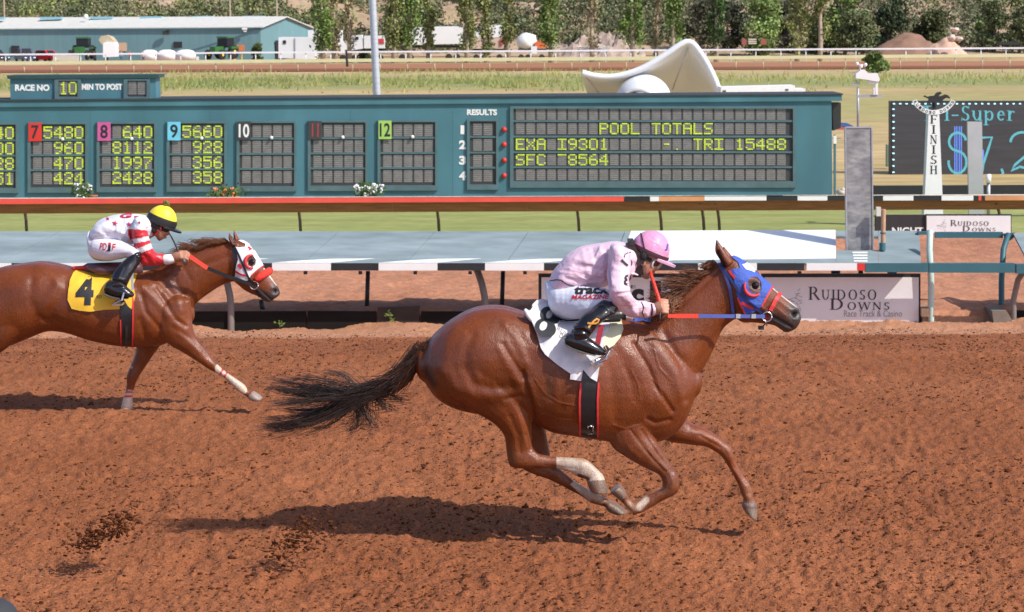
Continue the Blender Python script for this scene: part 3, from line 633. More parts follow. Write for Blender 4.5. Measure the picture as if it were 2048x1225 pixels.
g.pr(1964.5, 300, 1968, 340, D7 - .018, .006); ob('blue_bars', g, BL, t)
for x in (1790, 1800, 1990, 2120):
    g = G(); g.pr(x, 358, x + 6, 385, D7 + .1, .2); ob('leg', g, DARKM, t)
g = G(); g.pr(1806, 364, 2200, 369, D7 - .3, .2); ob('catwalk', g, mat('pale_rail_paint', (.6, .55, .52), .6), t)
g = G(); g.pp([(1747, 372), (2160, 370), (2160, 410), (1747, 410)], 56, .1); ob('black_barrier', g, BLACK, label='low black barrier below the big screen', cat='barrier', base=GP(1900, 56))
g = G(); g.pr(1774, 290, 1781, 334, 78, .3); ob('utility_box', g, mat('sage_box', (.2, .27, .2), .6), label='narrow sage green cabinet at the left edge of the screen', cat='cabinet', base=P(1777, 334, 78))
t = thing('finish_post', 'tapered white FINISH post with a black racehorse cut-out on top', 'post', GP(1867, 52.3)); D8 = 52.3
g = G(); g.pp([(1857.5, 225), (1878.5, 225), (1886.5, 430), (1848, 430)], D8, .3); po = ob('post', g, WHITE, t)
g = G()
for i, ch in enumerate('FINISH'):
    y0 = 230.5 + i * 20.2; q, w = serif_word(ch); cw = (9 if ch == 'I' else 15); serif_map(g, q, lambda u, v, y0=y0, w=w, cw=cw: P(1867.5 - cw / 2 + cw * u / w, y0 + 17 - 17 * v, D8 - .004))
ob('lettering', g, INK, po)
g = G(); gt = G(); word = 'RUIDOSO DOWNS'
for i, ch in enumerate(word):
    a = R_(148 - i * (116 / 12.0)); rr = 44; cx, cy = 1868, 181.5; 
    def q(r, a): return (cx + r * math.cos(a), cy + r * math.sin(a))
    da = R_(116 / 12.0) / 2
    g.pp([q(39.5, a + da), q(39.5, a - da), q(48.5, a - da), q(48.5, a + da)], D8 - .01, .06)
    if ch != ' ':
        v, f = text_fit(ch, .03)
        gt.add([P(*q(47 - 6 * w, a + da * .7 - 1.4 * da * u), D8 - .014) for u, w in v], f)
ar = ob('arc_sign', g, WHITE, t); ob('lettering', gt, INK, ar)
hp = [(1846, 193), (1850, 191), (1855, 194), (1862, 192), (1868, 192), (1871, 188), (1874, 185), (1881, 184), (1884, 187), (1880, 190), (1877, 193), (1884, 192), (1890, 189), (1896, 191), (1901, 196), (1899, 198), (1893, 196), (1889, 198), (1884, 203), (1878, 207), (1874, 205), (1873, 212), (1870, 214), (1869, 206), (1864, 205), (1860, 206), (1866, 211), (1861, 211), (1856, 204), (1857, 198), (1852, 196)]
g = G(); g.pp(hp, D8 - .005, .03); g.pr(1864, 204, 1872, 224.5, D8 + .06, .05); ob('horse_cutout', g, BLACK, t)
g = G(); g.pp([(1935, 244), (1964, 244), (1968, 430), (1938, 430)], 53.2, .1)
ob('mirror_slab', g, mat('shiny_grey_panel', (.5, .52, .53), .25, .1, 2, metal=.4), label='narrower shiny grey slab beside the FINISH post', cat='post', base=GP(1951, 53.2))
g = G(); g.tube([P(1977, 430, 53.4), P(1977, 365, 53.4)], .045, 10, 1); g.tube([P(1977, 366, 53.35), P(1977, 349, 53.35)], .065, 10, 0)
ob('marker_pole', g, (WHITE, GALV), label='thin grey pole with a white cap right of the shiny slab', cat='pole', base=GP(1977, 53.4), smooth=True)
g = G(); g.pp([(1674, 251), (1681, 247), (1695, 247), (1708, 253), (1690, 254)], 100, .6, 0); g.pr(1676, 254.5, 1694, 260, 100, .6, 1)
ob('canopy', g, (mat('blue_canvas', (.05, .1, .3), .7), mat('faded_red', (.45, .1, .09), .7)), label='small blue and red canopy far behind the end of the tote board', cat='canopy', base=P(1690, 262, 100))
for i, (x0, y0, x1, y1, m_, lb) in enumerate(((1672, 377, 1692, 392, mat('pale_bundle', (.6, .5, .42), .8), 'pale bundle behind the turf rail at the foot of the tote board'),)):
    g = G(); g.sph(P((x0 + x1) / 2, (y0 + y1) / 2, 54), ((x1 - x0) / F * 54 / 2, .2, (y1 - y0) / F * 54 / 2), 10, 7); g.sph(P(x0 + 14, y0 + 4, 53.9), .07, 8, 6); ob('bundle', g, m_, label=lb, cat='bundle', base=P(1682, 392, 54), smooth=True)
# ------------------------------------------------------------------ light pole, white shell, white box
g = G(); g.tube([P(760, 420, 70), P(754, 195, 70), P(745, 0, 70), P(728, -420, 70)], [.125, .122, .115, .09], 16)
ob('light_pole', g, mat('pale_grey_steel', (.5, .52, .55), .4, .12, 3, metal=.3, stretch=(1, 1, 5)), label='tall pale grey metal pole rising behind the tote board', cat='pole', base=GP(757, 70), smooth=True)
t = thing('shell_sculpture', 'large white curved shell with one high peak behind the tote board', 'shell', GP(1300, 88)); D9 = 88.0
def cr(pts, n=8):
    pts = [Vector(p) for p in pts]; out = []
    for i in range(len(pts) - 1):
        p0, p1, p2, p3 = pts[max(i - 1, 0)], pts[i], pts[i + 1], pts[min(i + 2, len(pts) - 1)]
        for k in range(n):
            u = k / n; out.append(.5 * ((2 * p1) + (p2 - p0) * u + (2 * p0 - 5 * p1 + 4 * p2 - p3) * u * u + (3 * p1 - p0 - 3 * p2 + p3) * u ** 3))
    return out + [pts[-1]]
rim = cr([(1164, 143), (1185, 149), (1215, 152), (1250, 147), (1290, 132), (1330, 108), (1360, 88), (1376, 82), (1390, 90), (1412, 122), (1430, 158), (1440, 187)], 7)
v = []; f = []; nr = len(rim); nk = 9
for i, p in enumerate(rim):
    tt = i / (nr - 1); bx = 1186 + tt * (1436 - 1186); by = 215
    for k in range(nk):
        u = k / (nk - 1); back = 2.6 * math.sin(u * math.pi * .55) ** .8 + 1.6 * u
        q = P(p.x + (bx - p.x) * u, p.y + (by - p.y) * u ** .9, D9 + back); v.append(q)
for i in range(nr - 1):
    for k in range(nk - 1): a = i * nk + k; f.append((a, a + 1, a + nk + 1, a + nk))
SHELL = mat('white_fibreglass', (.72, .74, .77), .4, .06, .8)
sh = ob('shell', (v, f), SHELL, t, smooth=True); md = sh.modifiers.new('thick', 'SOLIDIFY'); md.thickness = .12; md.offset = 1
g = G(); g.tube([P(p.x, p.y, D9 + .02) + Vector((0, 0, -.05)) for p in rim], .13, 10, flat=1.0); ob('rim', g, SHELL, t, smooth=True)
g = G(); g.sph(P(1287, 200, D9 + .35), (1.12, 1.2, 1.02), 36, 20); ob('drum', g, SHELL, t, smooth=True)
g = G(); c0 = P(1274, 221, D9 - .80); ax = Matrix.Rotation(R_(80), 3, 'X')
g.lathe(c0, [(.80, 0), (.86, .03), (.86, .1), (.80, .13), (.74, .1), (.74, .02)], 40, 0, ax); ob('drum_rim', g, mat('grey_rim', (.4, .4, .4), .6), t, smooth=True)
g = G(); g.lathe(c0, [(.73, .04), (.4, .05)], 36, 0, ax); ob('opening', g, DARKM, t)
g = G(); g.tube([P(1376, 95, D9 + .3), P(1345, 180, D9 + 2.2)], .035, 6); g.tube([P(1172, 155, D9 + .3), P(1205, 195, D9 + 2.4)], .03, 6); ob('seam', g, mat('grey_seam', (.5, .5, .5), .5), t, smooth=True)
g = G(); g.pp([(1442, 175), (1590, 171.5), (1590, 192), (1442, 192)], 84, 1.4); g.pr(1590.5, 178, 1611, 192, 84, 1.2); g.pr(1446, 181, 1452, 184, 83.98, .02, 1); g.pr(1571, 178.5, 1577, 181.5, 83.98, .02, 1)
ob('white_box', g, (WHITE, DARKM), label='long low white box to the right of the white shell', cat='box', base=GP(1520, 84))
# ------------------------------------------------------------------ far rails and the stable yard
FR1 = mat('cream_rail', (.62, .58, .34), .6, .08, 1); FR2 = mat('white_rail', (.8, .8, .8), .5, .04, 1)
def far_rail(name, label, d, ytop, h, m, x0, x1, step, postw, post_px=None):
    t = thing(name, label, 'rail', GP((x0 + x1) / 2, d)); g = G()
    n = 24
    for i in range(n):
        a = x0 + (x1 - x0) * i / n; b = x0 + (x1 - x0) * (i + 1) / n; ya, yb = ytop(a), ytop(b)
        g.pp([(a, ya), (b, yb), (b, yb + h), (a, ya + h)], d, .12)
    ob('top_rail', g, m, t)
    x = x0 + step * .4
    while x < x1:
        g = G(); b = GP(x, d + .2); tp = P(x, ytop(x) + h * .5, d + .16); g.tube([b - Vector((0, 0, .1)), Vector((b.x, b.y, tp.z))], postw, 6); ob('post', g, m, t, smooth=True); x += step
    return t
far_rail('far_inner_rail', 'long cream rail along the infield side of the far dirt track', 254, lambda x: 123.5 - 15.5 * x / 2048, 6.5, FR1, -120, 2180, 54, .06)
far_rail('far_outer_rail', 'thin white rail along the outside of the far dirt track', 300, lambda x: 107 - 12 * x / 2048 + (1 if x < 400 else 0), 3.2, FR2, -140, 2200, 49.3, .07)
g = G(); g.pp([(690, 100), (694, 100), (697, 134), (692, 134)], 250, .3); ob('marker_post', g, BLACK, label='short black distance post in front of the far white truck', cat='post', base=GP(694, 250))
# barn: long teal shed with a pale roof, gable at its right end
t = thing('barn', 'long teal metal shed with a pale roof and open gable at its right end', 'barn', GP(300, 345))
DBN = 336.0
BT = mat('pale_teal_metal', (.15, .285, .30), .55, .08, .4, stretch=(6, 6, .2)); BR = mat('pale_metal_roof', (.60, .585, .53), .7, .10, .3, stretch=(5, 5, .3))
A = P(521, 56, DBN); B = P(-190, 60.5, DBN + 9); C = P(627, 60, DBN + 21); zb = gz(340) - .3
RA = P(569, 36, DBN + 10); RB = P(-180, 39, DBN + 20)
Ab, Bb, Cb = [Vector((p.x, p.y, zb)) for p in (A, B, C)]
Dv = Vector((B.x + (C.x - A.x), B.y + (C.y - A.y), C.z)); Db = Vector((Dv.x, Dv.y, zb))
g = G(); g.add([A, B, Bb, Ab, C, Cb, Dv, Db, RA, RB], [(0, 1, 2, 3), (4, 5, 7, 6), (1, 6, 7, 2), (0, 3, 5, 4, 8), (1, 9, 6)]); ob('wall', g, BT, t)
def off(p, dz, k=0): return p + Vector((0, 0, dz))
nv = Vector((0, -.5, -.15)); g = G()
for e0, e1, r0, r1 in ((A, B, RA, RB), (C, Dv, RA, RB)):
    o = (e0 - r0) * .04 + Vector((0, 0, .08)); rx = (A - B).normalized() * .5
    g.prism([e0 + o + rx, e1 + o, r1 + Vector((0, 0, .09)), r0 + Vector((0, 0, .09)) + rx], (0, 0, .14))
rf = ob('roof', g, BR, t)
for (x0, x1) in ((-20, 7), (80, 122), (180, 224), (281, 323), (383, 427), (485, 529)):
    g = G(); yy = 39 - 3 * (x0 + 20) / 540; g.pp([(x0, yy - 4), (x1, yy - 4.3), (x1, yy + .6), (x0, yy + .8)], DBN + 12, 1.5); ob('ridge_vent', g, mat('blue_vent_metal', (.22, .42, .5), .5), rf)
g = G(); g.lathe(P(172, 38, DBN + 10), [(.25, 0), (.4, .4), (.2, .7)], 10); ob('roof_cowl', g, WHITE, rf, smooth=True)
g = G(); g.pp([(-190, 60.8), (521, 56.4), (521, 58.5), (-190, 63)], DBN - .2, .1); ob('gutter', g, TEALD, t)
g = G()
for (x0, y0, x1, y1) in ((347, 84, 366, 96), (231, 86, 236, 101), (22, 92, 40, 110)): g.pr(x0, y0, x1, y1, DBN - .25 + (9 * (521 - x0) / 711), .2)
ob('dark_opening', g, BLACK, t)
g = G(); g.pr(236.4, 86, 253, 103, DBN + 3.2, .3); ob('wooden_shutter', g, mat('tan_ply', (.55, .38, .25), .8), t)
g = G(); gc = A + (C - A) * .25; g2 = A + (C - A) * .72
n_ = Vector((A.y - C.y, C.x - A.x, 0)).normalized() * -.12
n_ = Vector((.12, -.05, 0)); g.prism([Vector((gc.x, gc.y, zb)) + n_, Vector((g2.x, g2.y, zb)) + n_, Vector((g2.x, g2.y, zb + 3.2)) + n_, Vector((gc.x, gc.y, zb + 3.2)) + n_], (.05, 0, 0)); ob('gable_door', g, BLACK, t)
g = G(); g.pr(325, 62, 337, 70, DBN + 1.5, .3, 0); g.pr(332, 59, 339, 62, DBN + 1.4, .3, 0); ob('wall_lamp', g, DARKM, t)
g = G(); g.pr(484, 56, 494, 60, DBN - .6, .3, 0); g.pr(487, 61.5, 493, 64, DBN - .5, .3, 0); ob('wall_floodlight', g, WHITE, t)
# parked cars
def extrude_profile(g, prof, x0, width, o, rz, mi=0, inset=0):
    """side profile (length, height) extruded across the width; rz turns the car"""
    q = Matrix.Rotation(rz, 3, 'Z'); a = [o + q @ Vector((l, -width / 2 + inset, z)) for l, z in prof]; g.prism(a, q @ Vector((0, width - 2 * inset, 0)), mi)
GLASS = mat('dark_glass', (.02, .022, .026), .35, .05, 3, spec=.3); TYRE = mat('tyre_rubber', (.02, .02, .02), .8)
def car(label, px, d, L_, H_, rz, paint, cat='car', pickup=False, w=1.8):
    o = GP(px, d + 20); t = thing('parked_car', label, cat, o, 'cars parked by the barn'); q = Matrix.Rotation(rz, 3, 'Z'); h = L_ / 2
    prof = [(-h, .35), (h, .35), (h, .8), (h * .55, .98), (h * .2, H_), (-h * .65, H_), (-h * .95, 1.0)] if not pickup else [(-h, .45), (h, .45), (h, 1.0), (h * .45, 1.1), (h * .22, H_), (-h * .25, H_), (-h * .32, 1.15), (-h, 1.1)]
    g = G(); extrude_profile(g, prof, 0, w, o, rz); ob('body', g, paint, t)
    g = G()
    c0, c1 = (h * .42, -h * .72) if not pickup else (h * .36, -h * .24)
    extrude_profile(g, [(c0, 1.02), (h * .17, H_ - .1), (c1 * .85, H_ - .1), (c1, 1.05)], 0, w + .03, o, rz); ob('side_window', g, GLASS, t)
    g = G(); p = [o + q @ Vector((l, y, z)) for l, y, z in ((h * .54, -w * .42, 1.0), (h * .54, w * .42, 1.0), (h * .22, w * .36, H_ - .06), (h * .22, -w * .36, H_ - .06))]; g.prism(p, q @ Vector((.03, 0, .02))); ob('windscreen', g, GLASS, t)
    for sx in (-1, 1):
        for sy in (-1, 1):
            g = G(); c = o + q @ Vector((sx * h * .62, sy * (w / 2 - .08), .33)); g.lathe(c - q @ Vector((0, .1, 0)), [(.2, 0), (.33, .02), (.33, .2), (.2, .22)], 12, 0, q @ Matrix.Rotation(-math.pi / 2, 3, 'X')); ob('wheel', g, TYRE, t)
    for sy in (-1, 1):
        g = G(); g.box(o + q @ Vector((h + .01, sy * w * .36, .72)), (.05, .3, .14), rz); ob('headlight', g, WHITE, t)
car('dark grey car cut by the left edge of the picture beside the barn', 6, 304, 4.9, 1.85, R_(-38), mat('dark_grey_car', (.04, .045, .06), .25, coat=.5))
car('navy blue pickup truck parked between a grey and a red car', 66, 304, 5.4, 2.05, R_(-62), mat('navy_car', (.025, .035, .10), .25, coat=.5), 'pickup', True)
car('small bright red car in front of the barn', 110, 307, 4.3, 1.72, R_(-35), mat('red_car', (.6, .03, .035), .25, coat=.5))
g = G(); g.pr(106, 111, 157, 122, 320, .4); ob('low_wall', g, mat('pale_block', (.55, .5, .42), .8), label='low pale block wall beside the red car', cat='wall', base=GP(130, 303))
# tractors
def tractor(label, px, d, rz, withloader=False):
    o = GP(px, d + 13); t = thing('tractor', label, 'tractor', o, 'green tractors by the barn'); q = Matrix.Rotation(rz, 3, 'Z')
    GR = mat('tractor_green', (.04, .16, .035), .45); YE = mat('tractor_yellow', (.75, .55, .06), .5)
    T_ = lambda x, y, z: o + q @ (Vector((x, y, z)) * 1.28)
    g = G(); g.box(T_(1.2, 0, 1.3), (2.1, 1.0, 1.0), rz); g.box(T_(.3, 0, 1.0), (3.0, .8, .5), rz); ob('bonnet', g, GR, t)
    g = G(); g.box(T_(-.5, 0, 2.75), (1.9, 1.9, .2), rz); ob('cab_roof', g, GR, t)
    g = G(); g.box(T_(-.5, 0, 2.1), (1.7, 1.8, 1.4), rz); ob('cab_glass', g, GLASS, t)
    for sy in (-1, 1):
        g = G(); g.box(T_(-.7, sy * 1.0, 1.55), (1.9, .65, .3), rz); ob('mudguard', g, GR, t)
        for (x, r, w) in ((-.7, 1.05, .6), (1.5, .75, .45)):
            g = G(); ax = q @ Matrix.Rotation(-math.pi / 2, 3, 'X'); g.lathe(T_(x, sy * 1.0 - w / 2, r), [(r * .5, 0), (r, .06), (r, w - .06), (r * .5, w)], 16, 0, ax); wh = ob('wheel', g, TYRE, t)
            g = G(); g.lathe(T_(x, sy * 1.0 - w / 2 - .02, r), [(r * .1, 0), (r * .5, .03), (r * .5, w + .01), (r * .1, w + .04)], 14, 0, ax); ob('rim', g, YE, wh)
    return t
tractor('green tractor parked nose on beside a tan covered white trailer', 180, 318, R_(-95))
tractor('green tractor with a yellow wheel before the barn corner', 457, 314, R_(-120))
TW = mat('tank_white', (.82, .82, .8), .5, .05); TAN = mat('tan_cover', (.5, .42, .28), .7)
g = G(); o = GP(217, 331); g.pp([(206, 87), (212, 84), (228, 85), (230, 92), (230, 114), (206, 115)], 330, 3.2, 0); g.pp([(197, 80), (202, 73), (211, 71), (220, 74), (227, 82), (228, 90), (204, 90)], 330.4, 3.0, 1)
for s in (-1, 1): g.lathe(o + Vector((s * .9 - .15, -.6, .45)), [(.2, 0), (.45, .03), (.45, .3), (.2, .32)], 12, 2, Matrix.Rotation(math.pi / 2, 3, 'Y'))
ob('tank_trailer', g, (TW, TAN, TYRE), label='white trailer with a rounded tan cover beside the tractor', cat='trailer', base=o)
g = G(); o = GP(484, 329); g.box(o + Vector((0, 0, 1.9)), (2.2, 1.4, .9), .2, 0); g.box(o + Vector((-.9, -.2, .9)), (.7, .8, 1.1), .2, 1); g.tube([o + Vector((-.5, 0, 0)), o + Vector((-.5, 0, 1.5))], .3, 8, 1); g.tube([o + Vector((.7, 0, 0)), o + Vector((.7, 0, 1.5))], .1, 8, 1)
ob('orange_spreader', g, (mat('spreader_orange', (.5, .16, .06), .6), MATS['tractor_yellow']), label='orange and yellow spreader hitched behind the tractor at the barn corner', cat='machine', base=o)
for i, (x, w, lb) in enumerate(((312, 2.2, 'leftmost of three white plastic wrapped bales by the barn'), (346, 2.5, 'middle one of three white plastic wrapped bales by the barn'), (383, 2.6, 'rightmost of three white plastic wrapped bales by the barn'))):
    g = G(); o = GP(x, 331); h_ = w / 2 * 1.12; g.prism([o + Vector((a_ * h_, -.8, z_)) for a_, z_ in ((-1, .15), (-1, .8), (-.93, 1.2), (-.7, 1.5), (-.3, 1.66), (.3, 1.66), (.7, 1.5), (.93, 1.2), (1, .8), (1, .15))], (0, 1.7, 0)); ob('wrapped_bale', g, TW, label=lb, cat='bale', group='white wrapped bales', base=o, smooth=True)
g = G(); o = GP(385, 332); g.box(o + Vector((0, 0, .35)), (3.6, .3, .5)); ob('pallet_row', g, WHITE, label='low white barrier behind the wrapped bales', cat='barrier', base=o)
# standing people
def far_person(px, d, shirt, trouser, label, lean=0):
    o = GP(px, d); g = G(); s = random.uniform(.97, 1.03)
    def T(x, y, z): return o + Vector((x, y, z * s))
    for k in (-1, 1): g.tube([T(k * .11, 0, 0), T(k * .1, .02, .45), T(k * .08, 0, .88)], [.06, .075, .095], 8, 1)
    g.tube([T(0, 0, .84), T(0, 0, 1.05), T(lean * .05, -.02, 1.38), T(lean * .06, -.02, 1.5)], [.17, .16, .21, .08], 10, 0)
    for k in (-1, 1): g.tube([T(k * .2, 0, 1.42), T(k * .27, .0, 1.15), T(k * .2, -.14, .98)], [.06, .05, .04], 7, 0); g.sph(T(k * .2, -.16, .95), .05, 7, 5, 2)
    g.tube([T(0, 0, 1.46), T(0, -.01, 1.58)], .055, 8, 2); g.sph(T(0, -.02, 1.66), (.08, .1, .12), 12, 8, 2); g.sph(T(0, .0, 1.71), (.09, .11, .09), 12, 7, 3)
    v = np.array(g.v) - np.array(o); me = raw_mesh('person', v, g.f, (shirt, trouser, mat('skin_far', (.45, .24, .16), .6), DARKM), g.m, True)
    me, _ = remesh_me(me, .028, 2, keep_mat=True)
    ob2 = bpy.data.objects.new('person', me); COL.objects.link(ob2); ob2.location = o; ROOT[ob2.name] = o
    tag(ob2, label, 'person', 'people standing by the far rail')
def remesh_me(me, vox, it, keep_mat=False):
    o = bpy.data.objects.new('tmp', me); COL.objects.link(o)
    r = o.modifiers.new('r', 'REMESH'); r.mode = 'VOXEL'; r.voxel_size = vox; r.adaptivity = 0
    if it: s = o.modifiers.new('s', 'SMOOTH'); s.factor = .5; s.iterations = it
    dg = bpy.context.evaluated_depsgraph_get(); dg.update(); me2 = bpy.data.meshes.new_from_object(o.evaluated_get(dg))
    if keep_mat:
        from mathutils.kdtree import KDTree
        kd = KDTree(len(me.polygons))
        for i, p in enumerate(me.polygons): kd.insert(p.center, i)
        kd.balance(); me2.materials.clear()
        for m in me.materials: me2.materials.append(m)
        me2.polygons.foreach_set('material_index', [me.polygons[kd.find(p.center)[1]].material_index for p in me2.polygons])
    me2.polygons.foreach_set('use_smooth', np.ones(len(me2.polygons), bool))
    bpy.data.objects.remove(o); return me2, None
far_person(256, 318, mat('grey_blue_shirt', (.2, .25, .35), .8), mat('jeans_far', (.08, .13, .22), .8), 'person in a grey blue shirt and jeans, left of the orange shirt')
far_person(273, 317.5, mat('rust_shirt', (.35, .07, .04), .8), MATS['jeans_far'], 'person in a rust red shirt and jeans by the far white rail')
far_person(299, 318, mat('pale_shirt', (.45, .45, .5), .8), mat('dark_trousers_far', (.05, .07, .1), .8), 'person in a pale shirt and dark trousers standing by the white bales')
# white trailers and trucks
def wheelrow(g, o, xs, mi, r=.5, y=-1.2):
    for x in xs: g.lathe(o + Vector((x, y, r)), [(.2, 0), (r, .03), (r, .3), (.2, .32)], 12, mi, Matrix.Rotation(math.pi / 2, 3, 'X') @ Matrix.Identity(3))
TRW = mat('trailer_white', (.8, .8, .8), .45, .05, .5)
g = G(); g.pr(557, 75, 590, 117, 316, 5); g.pr(590.4, 75, 630, 118.5, 315.8, 5); g.pr(566, 81, 572, 88, 315.9, .1, 1)
ob('white_trailer', g, (TRW, GLASS), label='boxy white trailer with a small window in front of the barn gable', cat='trailer', base=GP(593, 316))
g = G(); g.pp([(616, 61), (631, 60), (651, 104), (645, 114), (616, 114)], 325, 5)
for k in range(8): g.pr(636, 80 + k * 4, 652, 81.2 + k * 4, 324.7, .3)
ob('stock_trailer', g, TRW, label='taller white trailer with a slanted slatted side behind the boxy one', cat='trailer', base=GP(632, 325))
t = thing('white_truck', 'white lorry with a sloping bonnet and dark cab window, left of the light pole', 'truck', GP(715, 322))
g = G(); g.pp([(680, 83), (700, 81), (704, 72), (724, 70), (726, 98), (680, 104)], 320, 2.4); ob('cab', g, TRW, t)
g = G(); g.pr(710, 74, 717, 80, 319.8, .1); ob('cab_window', g, GLASS, t)
g = G(); g.pr(728, 72, 768, 97, 320, 2.6, 0); g.pr(752, 78, 768, 88, 319.9, .1, 1); ob('tank_body', g, (TRW, mat('red_panel', (.55, .06, .07), .5)), t)
g = G(); g.pr(690, 98, 772, 104, 320.2, 2, 0); o = GP(690, 320); wheelrow(g, o, (0.3, 2.0, 4.6, 5.7), 0); ob('chassis', g, DARKM, t)
g = G(); g.pr(665, 61, 683, 92, 330, 3); g.pr(673, 70, 680, 84, 329.9, .05, 1); ob('white_cabin', g, (TRW, mat('pale_grey_door', (.55, .57, .6), .5)), label='narrow white cabin half hidden by the leftmost poplar', cat='cabin', base=GP(674, 330))
t = thing('semi_trailer', 'long white box semi trailer standing behind the poplars', 'trailer', GP(880, 325)); 
g = G(); g.pp([(822, 54), (914, 53), (925, 56), (925, 88), (822, 90)], 324, 2.6); ob('box', g, TRW, t)
g = G(); g.pr(800, 91, 930, 96, 324.3, 2, 0); o = GP(800, 324); wheelrow(g, o, (0.8, 2.0, 7.6, 8.8), 0, .5); ob('chassis', g, DARKM, t)
t = thing('delivery_truck', 'white lorry with a cream lower body and red patch between two poplars', 'truck', GP(980, 325))
g = G(); g.pp([(950, 53), (1008, 50), (1011, 75), (950, 76)], 325, 2.6, 0); g.pr(945, 76.4, 1012, 98, 324.9, 2.6, 1); g.pr(1000, 78, 1006, 91, 324.7, .1, 2); ob('body', g, (TRW, mat('cream_truck', (.6, .45, .36), .6), MATS['red_panel']), t)
g = G(); o = GP(948, 325); wheelrow(g, o, (0.6, 1.8, 4.0), 0, .45); g.pr(946, 98.4, 1012, 102, 325.2, 2); ob('chassis', g, DARKM, t)
t = thing('cement_mixer', 'white cement mixer lorry with an orange cab', 'truck', GP(1055, 323))
g = G(); g.lathe(P(1034, 88, 323.2), [(.5, 0), (.95, .35), (1.3, 1.1), (1.3, 1.7), (.75, 2.7), (.6, 2.9)], 18, 0, Matrix.Rotation(1.35, 3, 'Y')); ob('drum', g, TW, t, smooth=True)
g = G(); g.pp([(1070, 86), (1080, 80), (1091, 84), (1093, 97), (1070, 97)], 322, 2.2); ob('cab', g, mat('orange_cab', (.7, .16, .05), .5), t)
g = G(); g.pr(1062, 93, 1074, 108, 321.9, 2, 1); g.pr(1036, 98, 1094, 101.5, 322.4, 2, 0); o = GP(1036, 322); wheelrow(g, o, (.6, 1.6, 3.6), 0, .45); ob('chassis', g, (DARKM, TRW), t)
for i, (x0, x1, lb) in enumerate(((1155, 1180, 'small white utility trailer left of the bare poplar trunk'), (1186, 1216, 'white slatted utility trailer right of the bare poplar trunk'))):
    g = G(); 
    for k in range(3): g.pr(x0, 95 + k * 4, x1, 97.3 + k * 4, 310, 1.5)
    for k in range(5): g.pr(x0 + k * (x1 - x0 - 1) / 4, 95, x0 + k * (x1 - x0 - 1) / 4 + 1, 109, 309.9, .1)
    ob('utility_trailer', g, WHITE, label=lb, cat='trailer', group='white utility trailers', base=GP((x0 + x1) / 2, 310))
g = G(); 
for x in (1484, 1522): g.pp([(x, 77), (x + 2, 76), (x + 10, 80), (x + 12, 90), (x, 90)], 335, .5, 0)
for k in range(3): g.pr(1497, 78 + k * 4, 1513, 80.5 + k * 4, 334.8, .3, 1)
ob('show_jump', g, (mat('brick_red_wing', (.3, .1, .07), .8), mat('cream_pole', (.6, .55, .45), .7)), label='brick red and cream show jump under the trees', cat='jump', base=GP(1508, 335))
g = G(); g.pr(1531, 47, 1540, 71, 372, 1, 0); g.pr(1541, 46, 1578, 49, 371, 3, 1); g.pr(1541, 49, 1578, 66, 373, 3, 2); ob('shed', g, (mat('pale_blue_door', (.6, .68, .75), .6), GALV, BLACK), label='small dark shed with a pale door under the trees', cat='shed', base=GP(1555, 372))
# dirt and rubble heaps
def heap(name, px, py, w, h, d, m, label, cat, rough=.25, n=26):
    tp = P(px, py - h / 2, d); x_ = np.array([tp.x]); o = Vector((tp.x, d, gz(d) + float(hill_h(x_, np.array([d]))[0]) - .2)); hw = w / F * d / 2; hh = max(.8, tp.z - o.z + .2); v = []; f = []
    for i in range(n + 1):
        for j in range(n + 1):
            x = (i / n * 2 - 1); y = (j / n * 2 - 1); r = math.hypot(x, y); z = max(0.0, 1 - r ** 1.15)
            z += rough * z ** .5 * (float(vn(x * 5 + px, y * 5, 5)) - .5) + rough * .5 * z ** .5 * (float(vn(x * 13 + px, y * 13, 6)) - .5)
            v.append(o + Vector((x * hw, y * hw * .7, z * hh - .15)))
    for i in range(n):
        for j in range(n): a = i * (n + 1) + j; f.append((a, a + n + 1, a + n + 2, a + 1))
    ob(name, (v, f), m, label=label, cat=cat, base=o, smooth=rough < .4)
heap('dirt_mound', 1820, 83, 200, 34, 344, mat('mound_soil', (.26, .15, .10), .95, .2, .5), 'tall brown dirt mound at upper right', 'mound')
heap('dirt_mound', 1890, 82, 110, 17, 341, mat('pale_mound_soil', (.55, .36, .26), .95, .2, .5), 'lower pale pinkish dirt mound right of the brown one', 'mound')
RUB = mat('rubble', (.42, .33, .27), .9, .4, .9)
heap('rubble_heap', 1180, 78, 150, 22, 350, RUB, 'heap of broken timber and rubble left of the bare poplar', 'rubble', .9, 34); heap('rubble_heap', 1230, 76, 130, 20, 349, RUB, 'heap of grey brown rubble behind the peak of the white shell', 'rubble', .9, 34); heap('rubble_heap', 1468, 52, 60, 24, 365, mat('red_rubble', (.4, .25, .19), .9, .4, .9), 'reddish rubble heap left of the round green tree', 'rubble', .9)
for i, (x, y, w, h, lb) in enumerate(((1909, 60, 20, 9, 'pale boulder perched above the pinkish mound'), (1903, 76, 18, 14, 'pale upright boulder on the pinkish mound'), (1918, 78, 18, 9, 'flat pale boulder right of the upright one'))):
    o = P(x, y, 337); g = G(); g.sph(o, (w / F * 337 / 2, .8, h / F * 337 / 2), 9, 6); g.v = [tuple(Vector(p) + Vector((random.gauss(0, .08), 0, random.gauss(0, .08)))) for p in g.v]; ob('boulder', g, mat('pale_rock', (.6, .47, .4), .9), label=lb, cat='boulder', group='pale boulders', base=o)
g = G(); g.pr(2000, 84, 2040, 90, 312, 1.5); ob('feed_trough', g, BLACK, label='long black trough in the dry grass at far right', cat='trough', base=GP(2020, 312))
